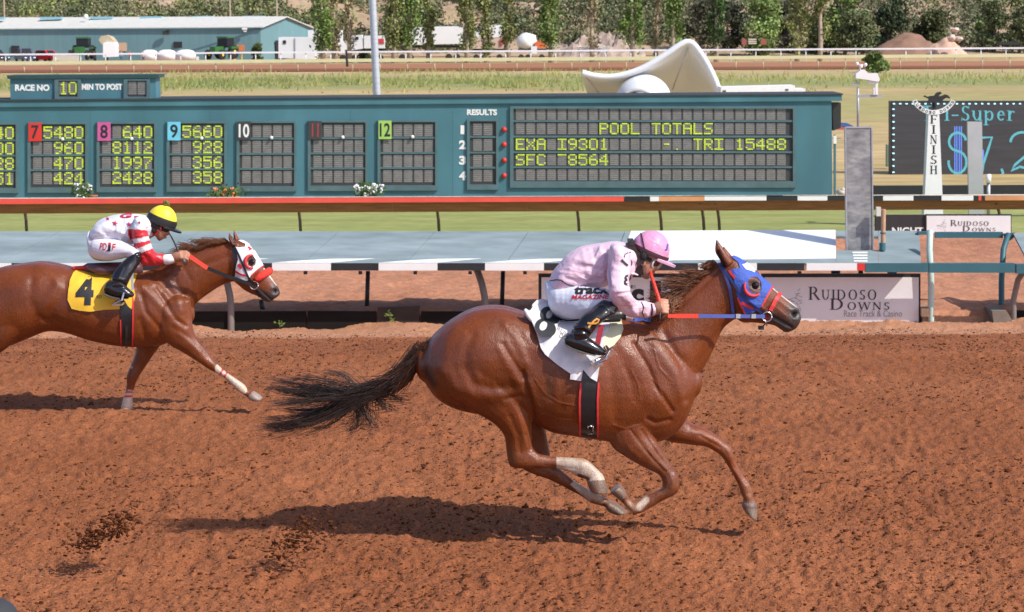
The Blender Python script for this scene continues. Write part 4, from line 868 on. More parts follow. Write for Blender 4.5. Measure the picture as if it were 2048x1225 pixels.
for px, lb, hh in ((28, 'wooden utility pole behind the left end of the barn roof', 12), (472, 'grey lamp post behind the barn near its gable', 10), (564, 'thin lamp post behind the gable peak', 9)):
    g = G(); b = GP(px, 352); g.tube([b, b + Vector((0, 0, hh))], [.16, .12], 8); ob('utility_pole', g, mat('pole_wood', (.35, .26, .18), .8), label=lb, cat='pole', group='poles behind the barn', base=b, smooth=True)
# ------------------------------------------------------------------ trees
def leaves(cen, size, n_out, colf, rng):
    """leaf clump faces; cen (n,3)"""
    n = len(cen); a = rng.normal(size=(n, 3)); a /= np.linalg.norm(a, axis=1)[:, None]; b = rng.normal(size=(n, 3)); b -= a * (a * b).sum(1)[:, None]; b /= np.linalg.norm(b, axis=1)[:, None]
    s = size * rng.uniform(.55, 1.3, n)[:, None]; a = a * s; b = b * s * .65
    v = np.stack([cen - a, cen - b * .9 + a * .1, cen + a, cen + b], 1).reshape(-1, 3); f = np.arange(4 * n).reshape(n, 4)
    return v, f, np.repeat(colf, 4, 0)
TRUNK = mat('tree_bark', (.2, .15, .11), .9, .3, 3); TRUNKP = mat('pale_bark', (.42, .33, .25), .9, .25, 3)
CROWN = mat('crown_leaves', (.1, .14, .04), .65, .2, .4, vcol=True, spec=.2)
def tree(px, d, top, width, base_c, label, name='poplar_tree', shape='poplar', dens=1.0, bare=0.0, seed=0, cat='tree', group=None, low=.0, by=None):
    rng = np.random.default_rng(seed * 13 + 5); x0 = P(px, 60, d).x; b = Vector((x0, d, (gz(d) + float(hill_h(np.array([x0]), np.array([d]))[0])))) if by is None else P(px, by, d)
    H = top; Wd = width / F * d * (.74 if shape == 'poplar' else .8)
    t = thing(name, label, cat, b, group)
    g = G(); lean = rng.normal(0, .02) * H
    tr = [b + Vector((lean * k + rng.normal(0, .05), rng.normal(0, .05), H * k)) for k in (0, .2, .45, .7, .92)]
    r0 = .02 * H + .06; g.tube([tr[0] - Vector((0, 0, .3))] + tr[1:], [r0 * 1.2, r0, r0 * .75, r0 * .45, r0 * .15], 8)
    nl = 26 if shape == 'poplar' else 15; tips = []
    for k in range(nl):
        u = rng.uniform(low + .06, .9); p0 = b + Vector((lean * u, 0, H * u)); az = rng.uniform(0, 6.28)
        if shape == 'poplar': ln = Wd * .55 * (1 - .6 * u) * rng.uniform(.6, 1.1); up = ln * rng.uniform(1.6, 2.8)
        else: ln = Wd * .5 * rng.uniform(.6, 1.05) * math.sin(max(.15, 1 - u * .75) * 1.9); up = ln * rng.uniform(.1, .6)
        p1 = p0 + Vector((math.cos(az) * ln, math.sin(az) * ln, up)); g.tube([p0, p0.lerp(p1, .5) + Vector((0, 0, -.05 * ln)), p1], [r0 * .35 * (1 - u * .6), r0 * .2, r0 * .06], 5); tips.append((p0, p1))
    ob('trunk', g, TRUNKP if bare > .3 or shape == 'poplar' else TRUNK, t, smooth=True)
    C_ = []; K = []
    for p0, p1 in tips:
        m = int((66 if shape == 'poplar' else 170) * dens * (1 - bare * .8))
        cl = rng.uniform(.62, 1.3)
        for c in range(3 if shape == 'poplar' else 4):
            cc = np.array(p0.lerp(p1, rng.uniform(.35, 1.05))); sp = Wd * (.13 if shape == 'poplar' else .12)
            q = cc + rng.normal(size=(m // 3, 3)) * np.array([sp, sp, sp * (1.8 if shape == 'poplar' else .8)]); C_.append(q); K.append(np.full(len(q), cl * rng.uniform(.8, 1.2)))
    C_ = np.concatenate(C_); K = np.concatenate(K) * rng.uniform(.75, 1.25, len(C_)); C_[:, 2] = np.maximum(C_[:, 2], b.z + .2)
    v, f, c = leaves(C_, .17 + .012 * Wd * (1.6 if shape != 'poplar' else 2), 0, np.array(base_c)[None, :] * K[:, None], rng)
    ob('crown', (v, f), CROWN, t, col=c)
OL = (.22, .245, .08); GRN = (.17, .25, .065); DRY = (.32, .27, .14); LIME = (.20, .28, .085); DK = (.17, .205, .09)
pops = [(646, 304, 13, 52, GRN, 0, 'broad green poplar at the right end of the barn'), (668, 309, 13, 34, DRY, .3, 'thin yellowish poplar just right of the broad one by the barn'), (699, 309, 12, 30, DRY, .85, 'nearly bare poplar with a pale trunk above the white lorry'), (786, 305, 13, 46, OL, 0, 'poplar just right of the light pole'), (818, 306, 13, 62, GRN, 0, 'dense poplar at the left end of the semi trailer'), (857, 309, 12.5, 42, OL, .1, 'poplar before the middle of the semi trailer'), (934, 305, 13, 48, OL, .1, 'poplar at the right end of the semi trailer'), (972, 306, 12.8, 40, OL, .1, 'poplar before the cream lorry'), (1016, 307, 13, 42, OL, .15, 'poplar between the cream lorry and the cement mixer'), (1102, 305, 13, 58, GRN, 0, 'bushy poplar right of the orange cab'),
        (1184, 307, 13, 36, DRY, .8, 'half dead poplar between the two utility trailers'), (1265, 305, 13, 60, GRN, 0, 'bushy poplar left of the white shell peak'), (1311, 311, 12, 26, DRY, .9, 'bare poplar trunk just left of the white shell peak'), (1346, 307, 13, 50, GRN, .0, 'poplar right behind the white shell peak'), (1432, 305, 13, 50, (.06, .12, .03), 0, 'dark green poplar right of the white shell'), (1595, 306, 13, 56, OL, .2, 'poplar with a pale trunk, left of the pair at the right'), (1641, 305, 13, 52, OL, .1, 'poplar with a pale trunk, right of the pair at the right')]
for i, (px, d, top, w, c, bare, lb) in enumerate(pops): tree(px, d, top, w, c, lb, 'poplar_tree', 'poplar', 1.5, bare, i, group='row of poplars along the far rail')
brs = [(1525, 345, 9.5, 92, LIME, 'round bright green tree left of the paired poplars', 0), (1575, 352, 8, 60, (.11, .1, .08), 'greyish tree behind the left one of the paired poplars', 1), (1690, 348, 10, 100, LIME, 'bright green spreading tree right of the paired poplars', 2), (1715, 340, 7, 80, DK, 'dark low tree under the bright spreading one', 3), (1775, 352, 9.5, 90, (.075, .1, .05), 'grey green tree behind the brown mound', 4), (1862, 350, 7.5, 84, (.08, .095, .035), 'round olive juniper above the pinkish mound', 5), (1990, 352, 9, 70, DK, 'dark green juniper left of the last one at right', 6), (2040, 350, 9.5, 70, DK, 'dark green juniper at the right edge', 7), (1968, 366, 4, 40, GRN, 'small green bush on the grey slope at upper right', 8), (1640, 350, 6, 70, DK, 'dark bush between the paired poplars', 9), (1470, 356, 8, 70, (.09, .1, .06), 'dull grey green tree behind the dark poplar', 10), (1400, 356, 8, 90, (.12, .12, .07), 'dull olive tree behind the white shell peak', 11)]
for px, d, top, w, c, lb, i in brs: tree(px, d, top, w, c, lb, 'broadleaf_tree', 'round', 1.5, 0, 40 + i)
tree(1756, 236, 1.75, 50, (.19, .26, .075), 'round green bush behind the weather station', 'shrub', 'round', 1.3, 0, 70, 'shrub', low=-.02)
tree(515, 318, 2.6, 24, (.08, .11, .035), 'green shrub at the barn corner', 'shrub', 'round', .6, 0, 71, 'shrub', low=-.02)
tree(728, 312, 1.6, 26, (.09, .12, .04), 'low green shrub in front of the white lorry', 'shrub', 'round', .6, 0, 72, 'shrub', low=-.02)
# hillside scrub, one mass of junipers nobody could count
rng = np.random.default_rng(5); C_, K = [], []
for k in range(3600):
    y = 354 + 80 * rng.uniform() ** 1.1; px = rng.uniform(-80, 2130)
    if 1430 < px < 2130 and rng.uniform() < .62: continue
    if 1380 < px < 1500 and rng.uniform() < .45: continue
    if y < 362 and px < 760: continue
    if 1120 < px < 1560 and y < 362: continue
    if vn(np.array(px * .012), np.array(y * .05), 44) < .24: continue
    x = (px - CX) / F * y; z = gz(y) + float(hill_h(np.array([x]), np.array([y]))[0]); r = rng.uniform(.9, 2.1); h = r * rng.uniform(.8, 1.5); n = int(46 * r); cl = rng.uniform(.6, 1.35)
    hue = np.array([(.17, .20, .075), (.22, .25, .085), (.17, .17, .09), (.10, .125, .06), (.27, .25, .13)][rng.integers(5)]) if px < 640 else np.array([(.14, .165, .075), (.18, .20, .085), (.10, .115, .065), (.22, .20, .115)][rng.integers(4)])
    q = rng.normal(size=(n, 3)); q /= np.linalg.norm(q, axis=1)[:, None]; q *= rng.uniform(.5, 1, n)[:, None] ** .6
    C_.append(np.array([x, y, z + h * .55]) + q * np.array([r, r, h * .75])); K.append(hue[None, :] * (cl * rng.uniform(.75, 1.25, n))[:, None])
v, f, c = leaves(np.concatenate(C_), .3, 0, np.concatenate(K), rng)
ob('hillside_scrub', (v, f), CROWN, label='mass of green and brown scrub covering the hillside behind the barn and poplars', cat='scrub', kind='stuff', col=c)
# tall weeds in the infield
n = 30000; y = np.concatenate([rng.normal(205, 10, n // 2), rng.uniform(170, 250, n - n // 2)]); x = (rng.uniform(-60, 2110, n) - CX) / F * y
keep = (vn(x * .22, y * .25, 51) + .35 * vn(x * .9, y * .9, 52)) > np.where(np.arange(n) < n // 2, .58, .88); x, y = x[keep], y[keep]; n = len(x)
px = CX + x / y * F; keep = ~((px > 1440) & (rng.uniform(size=n) < .7)); x, y = x[keep], y[keep]; n = len(x)
h = rng.uniform(.15, .65, n) * (.35 + 1.1 * vn(x * .25, y * .3, 53)); z = gzn(y); w = .06
v = np.stack([np.column_stack([x - w, y, z]), np.column_stack([x + w, y, z]), np.column_stack([x + rng.normal(0, .18, n), y + rng.normal(0, .1, n), z + h])], 1).reshape(-1, 3)
c = np.repeat(np.array([(.26, .29, .105)]) * rng.uniform(.75, 1.4, n)[:, None] * (np.array([1.35, 1.1, 1.0])[None, :] ** (vn(x * .4, y * .4, 54) * 2 - .6)[:, None]), 3, 0)
ob('infield_weeds', (v, np.arange(3 * n).reshape(n, 3)), CROWN, label='strip of tall green weeds across the dry infield behind the tote board', cat='weeds', kind='stuff', col=c)
# loose clods on the track and the spray kicked up by the hooves
ICO = None
def ico():
    bm = bmesh.new(); bmesh.ops.create_icosphere(bm, subdivisions=1, radius=1); v = np.array([tuple(p.co) for p in bm.verts]); f = np.array([[q.index for q in p.verts] for p in bm.faces]); bm.free(); return v, f
IV, IF = ico()
def clods(name, cen, size, m, label, rng, cat='dirt'):
    n = len(cen); k = len(IV); sq = rng.uniform(.5, 1.3, (n, 1, 3)) * np.array([1.25, 1.0, .75]); jit = 1 + rng.uniform(-.45, .45, (n, k, 1))
    v = cen[:, None, :] + IV[None] * size[:, None, None] * sq * jit; f = (IF[None] + (np.arange(n) * k)[:, None, None]).reshape(-1, 3)
    ob(name, (v.reshape(-1, 3), f), m, label=label, cat=cat, kind='stuff', smooth=False)
CLOD = mat('dark_clod', (.105, .036, .015), 1.0, .3, 20, spec=.05)  # clods coloured dark to stand in for shaded crevices in the dirt
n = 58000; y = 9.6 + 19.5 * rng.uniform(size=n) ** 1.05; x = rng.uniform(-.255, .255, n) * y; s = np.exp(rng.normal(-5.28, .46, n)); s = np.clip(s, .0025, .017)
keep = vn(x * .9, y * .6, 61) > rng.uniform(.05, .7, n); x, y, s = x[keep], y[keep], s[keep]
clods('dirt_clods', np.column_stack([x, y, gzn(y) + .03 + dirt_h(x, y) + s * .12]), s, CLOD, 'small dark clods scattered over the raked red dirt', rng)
def spray(px, py, d, sx, sy, n, label, tilt):
    u = rng.normal(size=n); w = rng.normal(size=n); X = px + u * sx; Y = py + w * sy - tilt * u * sx
    q = np.array([tuple(P(a, b, d + rng.normal(0, .08))) for a, b in zip(X, Y)]); q[:, 2] = np.maximum(q[:, 2], gzn(q[:, 1]) + .04)
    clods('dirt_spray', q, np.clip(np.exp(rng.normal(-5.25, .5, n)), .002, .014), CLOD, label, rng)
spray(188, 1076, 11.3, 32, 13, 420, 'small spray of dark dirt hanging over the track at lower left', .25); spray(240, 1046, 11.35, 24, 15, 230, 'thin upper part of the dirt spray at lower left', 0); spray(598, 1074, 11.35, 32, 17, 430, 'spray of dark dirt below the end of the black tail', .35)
# a dark cap top poking into the lower left corner
g = G(); g.sph(P(-8, 1250, 6.0), (.067, .085, .075), 24, 16); g.sph(P(-8, 1252, 5.9) + Vector((0, -.05, -.02)), (.06, .1, .012), 18, 8)
ob('dark_cap', g, mat('charcoal_cloth', (.035, .036, .042), .8, .1), label='dark rounded cap top cut off by the lower left corner', cat='cap', base=P(-8, 1262, 6.0), smooth=True)
# ------------------------------------------------------------------ animal and human building kit
def loft(g, st, d, n=20, sub=5, cap=(.55, .55), yc=0.0, pw=1.0):
    """tube through stations ((x1,y1),(x2,y2),half width[,y offset]); the two pixels are the outline on both sides"""
    S = [(s[0][0], s[0][1], s[1][0], s[1][1], s[2], (s[3] if len(s) > 3 else 0) + yc) for s in st]
    S = np.array(S, float); k = len(S); out = []
    for i in range(k - 1):
        p0, p1, p2, p3 = S[max(i - 1, 0)], S[i], S[i + 1], S[min(i + 2, k - 1)]
        for j in range(sub):
            u = j / sub; c = .5 * ((2 * p1) + (p2 - p0) * u + (2 * p0 - 5 * p1 + 4 * p2 - p3) * u * u + (3 * p1 - p0 - 3 * p2 + p3) * u ** 3)
            c[4] = max(c[4], .3 * min(p1[4], p2[4])); out.append(c)
    out.append(S[-1]); rings = []
    for c in out:
        A = P(c[0], c[1], d + c[5]); B = P(c[2], c[3], d + c[5]); rings.append(((A + B) / 2, (A - B) / 2, Vector((0, c[4], 0))))
    def ext(r0, r1, f):
        dr = (r0[0] - r1[0]); dr = dr.normalized() if dr.length > 1e-6 else Vector((0, 0, 0)); m = min(r0[1].length, r0[2].length) * f
        return [(r0[0] + dr * m * .6, r0[1] * .8, r0[2] * .8), (r0[0] + dr * m, r0[1] * .4, r0[2] * .4)]
    e0 = ext(rings[0], rings[1], cap[0])[::-1]; e1 = ext(rings[-1], rings[-2], cap[1])
    rings = e0 + rings + e1; vs = []
    for c, u, v in rings:
        for j in range(n):
            a = 2 * math.pi * j / n; sn = math.sin(a); vs.append(c + u * math.cos(a) + v * math.copysign(abs(sn) ** pw, sn))
    m = len(rings)
    fs = [(i * n + j, i * n + (j + 1) % n, (i + 1) * n + (j + 1) % n, (i + 1) * n + j) for i in range(m - 1) for j in range(n)]
    fs += [tuple(range(n - 1, -1, -1)), tuple(range((m - 1) * n, m * n))]
    g.add(vs, fs)
def chain(g, pts, rad, n=12, flat=1.0):
    """tapered limb through world points with round ends"""
    pts = [Vector(p) for p in pts]; a = (pts[0] - pts[1]).normalized(); b = (pts[-1] - pts[-2]).normalized()
    P_ = [pts[0] + a * rad[0] * .7] + pts + [pts[-1] + b * rad[-1] * .7]; R2 = [rad[0] * .6] + list(rad) + [rad[-1] * .6]
    g.tube(P_, R2, n, flat=flat)
def ell(g, px, py, d, rx, ry, rz): g.sph(P(px, py, d), (rx, ry, rz), 16, 10)
def closed_mesh(g, vox, it):
    me = raw_mesh('tmp', g.v, g.f); bm = bmesh.new(); bm.from_mesh(me); bmesh.ops.recalc_face_normals(bm, faces=bm.faces); bm.to_mesh(me); bm.free()
    me, _ = remesh_me(me, vox, it); return me
def get_v(me): a = np.empty(len(me.vertices) * 3); me.vertices.foreach_get('co', a); return a.reshape(-1, 3)
def get_n(me): a = np.empty(len(me.vertices) * 3); me.vertices.foreach_get('normal', a); return a.reshape(-1, 3)
def seg_dist(q, pts):
    best = np.full(len(q), 1e9); pts = np.array(pts, float)
    if len(pts) == 1: return np.hypot(*(q - pts[0]).T)
    for a, b in zip(pts[:-1], pts[1:]):
        ab = b - a; t = np.clip(((q - a) @ ab) / (ab @ ab), 0, 1); best = np.minimum(best, np.hypot(*(q - (a + t[:, None] * ab)).T))
    return best
def sculpt(me, ops, ymax=1e9, ymin=-1e9, gain=.85, wide=1.1):
    """push the surface in or out along lines given in pixels: (points, radius px, amount in metres)"""
    v = get_v(me); n = get_n(me); q = proj(v); dsp = np.zeros(len(v)); ok = (n[:, 1] < .15) & (v[:, 1] < ymax) & (v[:, 1] > ymin)
    wt = np.clip((.15 - n[:, 1]) * 3, 0, 1) * ok
    for pts, r, amt in ops: dsp += (gain * amt) * np.exp(-(seg_dist(q, pts) / (r * wide)) ** 2) * wt
    v += n * dsp[:, None]; me.vertices.foreach_set('co', v.ravel()); me.update()
def inpoly(q, poly):
    x, y = q[:, 0], q[:, 1]; c = np.zeros(len(q), bool); j = len(poly) - 1
    for i in range(len(poly)):
        xi, yi = poly[i]; xj, yj = poly[j]
        if yi != yj: c ^= ((yi > y) != (yj > y)) & (x < (xj - xi) * (y - yi) / (yj - yi) + xi)
        j = i
    return c
def paint(col, q, m, pts, r, c, soft=.35):
    """dye the coat round a pixel line"""
    w = np.clip((1 - seg_dist(q, pts) / r) / soft, 0, 1)[:, None] * np.asarray(m)[:, None]; col[:] = col * (1 - w) + np.array(c) * w
def bvh_of(me): return BVHTree.FromPolygons([tuple(p.co) for p in me.vertices], [tuple(p.vertices) for p in me.polygons])
def dens(loop, cell):
    out = []
    for i, a in enumerate(loop):
        b = loop[(i + 1) % len(loop)]; k = max(1, int(math.hypot(b[0] - a[0], b[1] - a[1]) / cell))
        out += [(a[0] + (b[0] - a[0]) * t / k, a[1] + (b[1] - a[1]) * t / k) for t in range(k)]
    return out
def hit(bvh, x, y, d, off):
    v = (CAMR @ Vector(((x - CX) / F, (CY - y) / F, -1))).normalized(); h = bvh.ray_cast(EYE, v)
    if h[0] is not None and abs(h[0].y - d) < .75: return h[0] - v * off, h[0]
    p, n_, _, _ = bvh.find_nearest(P(x, y, d)); return p + n_ * off, p
def drape(loops, bvh, d, off=.006, cell=5.0, wob=0.0, smooth_it=0):
    """cloth or leather lying on a body: the outline is given in pixels, the surface follows the body"""
    loops = [dens(l, cell) for l in loops]; pts, ed = [], []
    for l in loops:
        o = len(pts); pts += l; ed += [(o + i, o + (i + 1) % len(l)) for i in range(len(l))]
    A = np.array(loops[0]); lo, hi = A.min(0), A.max(0)
    gx, gy = np.meshgrid(np.arange(lo[0], hi[0], cell), np.arange(lo[1], hi[1], cell)); q = np.stack([gx.ravel(), gy.ravel()], 1); q[:, 0] += (np.round((q[:, 1] - lo[1]) / cell) % 2) * cell * .5
    m = inpoly(q, loops[0])
    for h in loops[1:]: m &= ~inpoly(q, h)
    for l in loops:
        for p in l: m &= np.hypot(q[:, 0] - p[0], q[:, 1] - p[1]) > cell * .55
    pts += [tuple(p) for p in q[m]]
    V, _, Fc, _, _, _ = delaunay_2d_cdt([Vector(p) for p in pts], ed, [], 0, 1e-4)
    V = [tuple(p) for p in V]; cen = np.array([np.mean([V[i] for i in f], axis=0) for f in Fc]); ok = inpoly(cen, loops[0])
    for h in loops[1:]: ok &= ~inpoly(cen, h)
    Fc = [f for f, k in zip(Fc, ok) if k]
    top, bot = [], []
    for x, y in V:
        w = off + (wob * (float(vn(np.array(x * .09 + y * .03), np.array(y * .05), 77)) - .3) if wob else 0); a, b = hit(bvh, x, y, d, max(w, .002)); top.append(a); bot.append(b - (EYE - b).normalized() * .004)
    T_ = np.array([tuple(p) for p in top])
    if smooth_it:
        nb = [set() for _ in V]
        for f in Fc:
            for i in range(len(f)): nb[f[i]].add(f[i - 1]); nb[f[i - 1]].add(f[i])
        for _ in range(smooth_it):
            N2 = T_.copy()
            for i, s in enumerate(nb):
                if s: N2[i] = .5 * T_[i] + .5 * np.mean(T_[list(s)], axis=0)
            T_[:, 1] = np.minimum(N2[:, 1], T_[:, 1] + .004)
    k = len(V); cnt = {}
    for f in Fc:
        for i in range(len(f)): e = (f[i - 1], f[i]); cnt[tuple(sorted(e))] = cnt.get(tuple(sorted(e)), []) + [e]
    fs = [tuple(f) for f in Fc]
    for e, l in cnt.items():
        if len(l) == 1: a, b = l[0]; fs.append((b, a, a + k, b + k))
    return [Vector(p) for p in T_] + bot, fs
def ribbon(px, w): 
    """outline (pixels) of a band of width w along a pixel path"""
    px = [Vector(p) for p in px]; L_, R2 = [], []
    for i, p in enumerate(px):
        t = (px[min(i + 1, len(px) - 1)] - px[max(i - 1, 0)]).normalized(); n_ = Vector((-t.y, t.x)) * w / 2; L_.append(tuple(p + n_)); R2.append(tuple(p - n_))
    return L_ + R2[::-1]
def drape_ob(name, loops, bvh, d, m, par, off=.006, cell=5.0, label=None, wob=0, sm=0, mir=False):
    v, f = drape(loops, bvh, d, off, cell, wob, sm); g = G(); g.v = [tuple(p) for p in v]; g.f = list(f)
    if mir: k = len(g.v); g.v += [(p[0], 2 * d - p[1], p[2]) for p in v]; g.f += [tuple(i + k for i in q[::-1]) for q in f]      # the same on the other flank
    g.m = [0] * len(g.f); return ob(name, g, m, par, label=label, angle=40)
def text_on(bvh, d, s, org, ux, uy, off, m, par, bold=0.0, name='lettering', cuts=2):
    """lettering lying on a body; org = lower left pixel, ux and uy = pixel vectors along and up the word"""
    v, f = text_fit(s, bold); me = bpy.data.meshes.new('t'); me.from_pydata([(a, b, 0) for a, b in v], [], f); bm = bmesh.new(); bm.from_mesh(me); bmesh.ops.triangulate(bm, faces=bm.faces)
    for _ in range(cuts):
        L_ = [e for e in bm.edges if ((e.verts[0].co.x - e.verts[1].co.x) * math.hypot(*ux)) ** 2 + ((e.verts[0].co.y - e.verts[1].co.y) * math.hypot(*uy)) ** 2 > 36]
        if L_: bmesh.ops.subdivide_edges(bm, edges=L_, cuts=1); bmesh.ops.triangulate(bm, faces=bm.faces)
    bm.verts.index_update(); vs = [hit(bvh, org[0] + ux[0] * p.co.x + uy[0] * p.co.y, org[1] + ux[1] * p.co.x + uy[1] * p.co.y, d, off)[0] for p in bm.verts]; fs = [tuple(q.index for q in p.verts) for p in bm.faces]; bm.free(); bpy.data.meshes.remove(me)
    return ob(name, (vs, fs), m, par)
def flat_on(bvh, d, poly, off, m, par, name='marking', cell=3.0): return drape_ob(name, [poly], bvh, d, m, par, off, cell)
def strands(roots, tips, mid_fn, r0, rng, n=9, k=3):
    """hair: a tapered strand from each root to its tip; mid_fn(root, tip, t, i) bends it"""
    V, Fc = [], []
    for i, (a, b) in enumerate(zip(roots, tips)):
        a, b = np.array(a), np.array(b); pts = np.array([mid_fn(a, b, t, i) for t in np.linspace(0, 1, n)]); o = len(V)
        rr = r0 * rng.uniform(.6, 1.3)
        for j, p in enumerate(pts):
            t = j / (n - 1); r = rr * (1 - t) ** .55 + .0006; tg = pts[min(j + 1, n - 1)] - pts[max(j - 1, 0)]; tg /= np.linalg.norm(tg) + 1e-9
            s = np.cross(tg, [0, 1, 0]); s /= np.linalg.norm(s) + 1e-9; u = np.cross(s, tg)
            for q in range(k): w = 2 * math.pi * q / k; V.append(p + (s * math.cos(w) + u * math.sin(w)) * r)
        for j in range(n - 1):
            for q in range(k): Fc.append((o + j * k + q, o + j * k + (q + 1) % k, o + (j + 1) * k + (q + 1) % k, o + (j + 1) * k + q))
    return np.array(V), np.array(Fc)

def coat_mat(name):
    m, t, b = new_mat(name); N, L = t.nodes, t.links; tc = N.new('ShaderNodeTexCoord'); at = N.new('ShaderNodeAttribute'); at.attribute_name = 'Col'
    mp = N.new('ShaderNodeMapping'); mp.inputs['Scale'].default_value = (1, 1, .45); L.new(tc.outputs['Object'], mp.inputs[0])
    n1 = N.new('ShaderNodeTexNoise'); n1.inputs['Scale'].default_value = 5; n1.inputs['Detail'].default_value = 6; L.new(tc.outputs['Object'], n1.inputs[0])
    n2 = N.new('ShaderNodeTexNoise'); n2.inputs['Scale'].default_value = 190; n2.inputs['Detail'].default_value = 2; L.new(mp.outputs[0], n2.inputs[0])
    r = N.new('ShaderNodeMapRange'); r.inputs[1].default_value = .3; r.inputs[2].default_value = .7; r.inputs[3].default_value = .8; r.inputs[4].default_value = 1.15; L.new(n1.outputs[0], r.inputs[0])
    r2 = N.new('ShaderNodeMapRange'); r2.inputs[1].default_value = .3; r2.inputs[2].default_value = .7; r2.inputs[3].default_value = .74; r2.inputs[4].default_value = 1.22; L.new(n2.outputs[0], r2.inputs[0])
    mu = N.new('ShaderNodeMath'); mu.operation = 'MULTIPLY'; L.new(r.outputs[0], mu.inputs[0]); L.new(r2.outputs[0], mu.inputs[1])
    mx = N.new('ShaderNodeVectorMath'); mx.operation = 'SCALE'; L.new(at.outputs[0], mx.inputs[0]); L.new(mu.outputs[0], mx.inputs['Scale']); L.new(mx.outputs[0], b.inputs['Base Color'])
    n3 = N.new('ShaderNodeTexNoise'); n3.inputs['Scale'].default_value = 9; n3.inputs['Detail'].default_value = 7; n3.inputs['Roughness'].default_value = .7; L.new(mp.outputs[0], n3.inputs[0])
    r3 = N.new('ShaderNodeMapRange'); r3.inputs[1].default_value = .35; r3.inputs[2].default_value = .65; r3.inputs[3].default_value = .24; r3.inputs[4].default_value = .50; L.new(n3.outputs[0], r3.inputs[0]); L.new(r3.outputs[0], b.inputs['Roughness'])
    b.inputs['Specular IOR Level'].default_value = .46
    bp = N.new('ShaderNodeBump'); bp.inputs['Strength'].default_value = .3; bp.inputs['Distance'].default_value = .01; L.new(n2.outputs[0], bp.inputs['Height'])
    n4 = N.new('ShaderNodeTexNoise'); n4.inputs['Scale'].default_value = 34; n4.inputs['Detail'].default_value = 4; L.new(mp.outputs[0], n4.inputs[0])
    b2 = N.new('ShaderNodeBump'); b2.inputs['Strength'].default_value = .15; b2.inputs['Distance'].default_value = .02; L.new(n4.outputs[0], b2.inputs['Height']); L.new(bp.outputs[0], b2.inputs['Normal']); L.new(b2.outputs[0], b.inputs['Normal'])
    return m
COAT = coat_mat('chestnut_coat')
CH = np.array((.168, .040, .0092)); HOOF = (.19, .125, .085); SOCK = (.52, .41, .32); MUZ = (.055, .042, .038); CREAM = (.46, .29, .18)
LEATH = mat('black_leather', (.015, .015, .017), .32, .2, 12, bump=.05); NAVY = mat('navy_strap', (.025, .045, .15), .5, .1, 20); REDC = mat('red_cloth', (.6, .03, .03), .6, .1, 12); BLUEC = mat('blue_hood_cloth', (.045, .10, .43), .7, .2, 10, bump=.8, bscale=22)
REDRUB = mat('red_rubber', (.68, .05, .025), .5, .06, 20); BLUEW = mat('blue_web', (.07, .11, .36), .55, .1, 20); WHITEC = mat('white_cloth', (.72, .69, .7), .75, .06, 4, bump=.25, bscale=14); EYEM = mat('horse_eye', (.008, .006, .005), .06, 0, 5)
def horse_head_eye(t, px, py, d, r=.019):
    g = G(); g.sph(P(px, py, d), r, 14, 10); return ob('eye', g, EYEM, t, smooth=True)
def cup(px, py, rx, ry, d, a0, a1, bvh, m, par, w=.012, n=14):
    """raised rim round the eye hole of a hood"""
    pts = []
    for i in range(n + 1): a = R_(a0 + (a1 - a0) * i / n); pts.append(hit(bvh, px + rx * math.cos(a), py + ry * math.sin(a), d, .016)[0])
    g = G(); g.tube(pts, [w * (.55 + .45 * math.sin(math.pi * i / n)) for i in range(n + 1)], 8); return ob('eye_cup', g, m, par, smooth=True)
def ear(g, base0, base1, tip, back, d, w=.028, y=0):
    st = [(base0, base1, w * 1.15, y), (((base0[0] + tip[0] * .8) / 1.8, (base0[1] + tip[1] * .8) / 1.8), ((base1[0] + back[0]) / 2, (base1[1] + back[1]) / 2), w, y), (((base0[0] + tip[0] * 3) / 4, (base0[1] + tip[1] * 3) / 4), back, w * .6, y), ((tip[0] + .8, tip[1] + .4), (tip[0] - .8, tip[1] + .6), .005, y)]
    loft(g, st, d, 12, 4, (.2, .6))

# ------------------------------------------------------------------ leading horse, number 8
D1 = 12.0
h8 = thing('racehorse', 'chestnut racehorse with a blue blinker hood and white number 8 cloth, galloping in front', 'horse', Vector((P(1150, 900, D1).x, D1, gz(D1))))
g = G()
loft(g, [((850, 694), (851, 765), .13), ((869, 668), (875, 795), .215), ((905, 639), (915, 816), .265), ((950, 616.5), (965, 826), .285), ((1000, 612.5), (1020, 826), .29), ((1040, 622), (1060, 838), .285), ((1080, 634), (1100, 860), .30), ((1130, 641), (1145, 868.5), .305), ((1180, 641), (1190, 876), .285), ((1230, 637), (1240, 884), .25), ((1275, 641), (1292, 884), .225), ((1320, 662), (1332, 876), .215), ((1362, 700), (1366, 846), .18), ((1388, 738), (1388, 796), .10)], D1, 36, pw=.68)
loft(g, [((1240, 642), (1350, 806), .17), ((1295, 637), (1400, 748), .135), ((1338, 613), (1425, 704), .10), ((1374, 581), (1441, 668), .082), ((1410, 549), (1457, 648), .07), ((1440, 527), (1478, 634), .068)], D1, 24)
loft(g, [((1441, 524), (1463, 622), .075), ((1465, 513), (1478, 641), .095), ((1493, 528), (1499, 645), .100), ((1519, 552), (1520, 647), .085), ((1544, 574), (1536, 649), .064), ((1565, 592), (1550, 652), .054), ((1581, 604), (1562, 660), .054), ((1595, 616), (1573, 665.5), .052), ((1602, 630), (1586, 661), .036)], D1, 24, cap=(.4, .35))
NE, FE = -.06, .06
ear(g, (1466, 522), (1447, 535), (1433, 478), (1430, 503), D1, .031, -.052)
ear(g, (1470, 520), (1455, 530), (1447, 492), (1444, 508), D1, .026, .05)
yn = -.155                                             # near hind leg
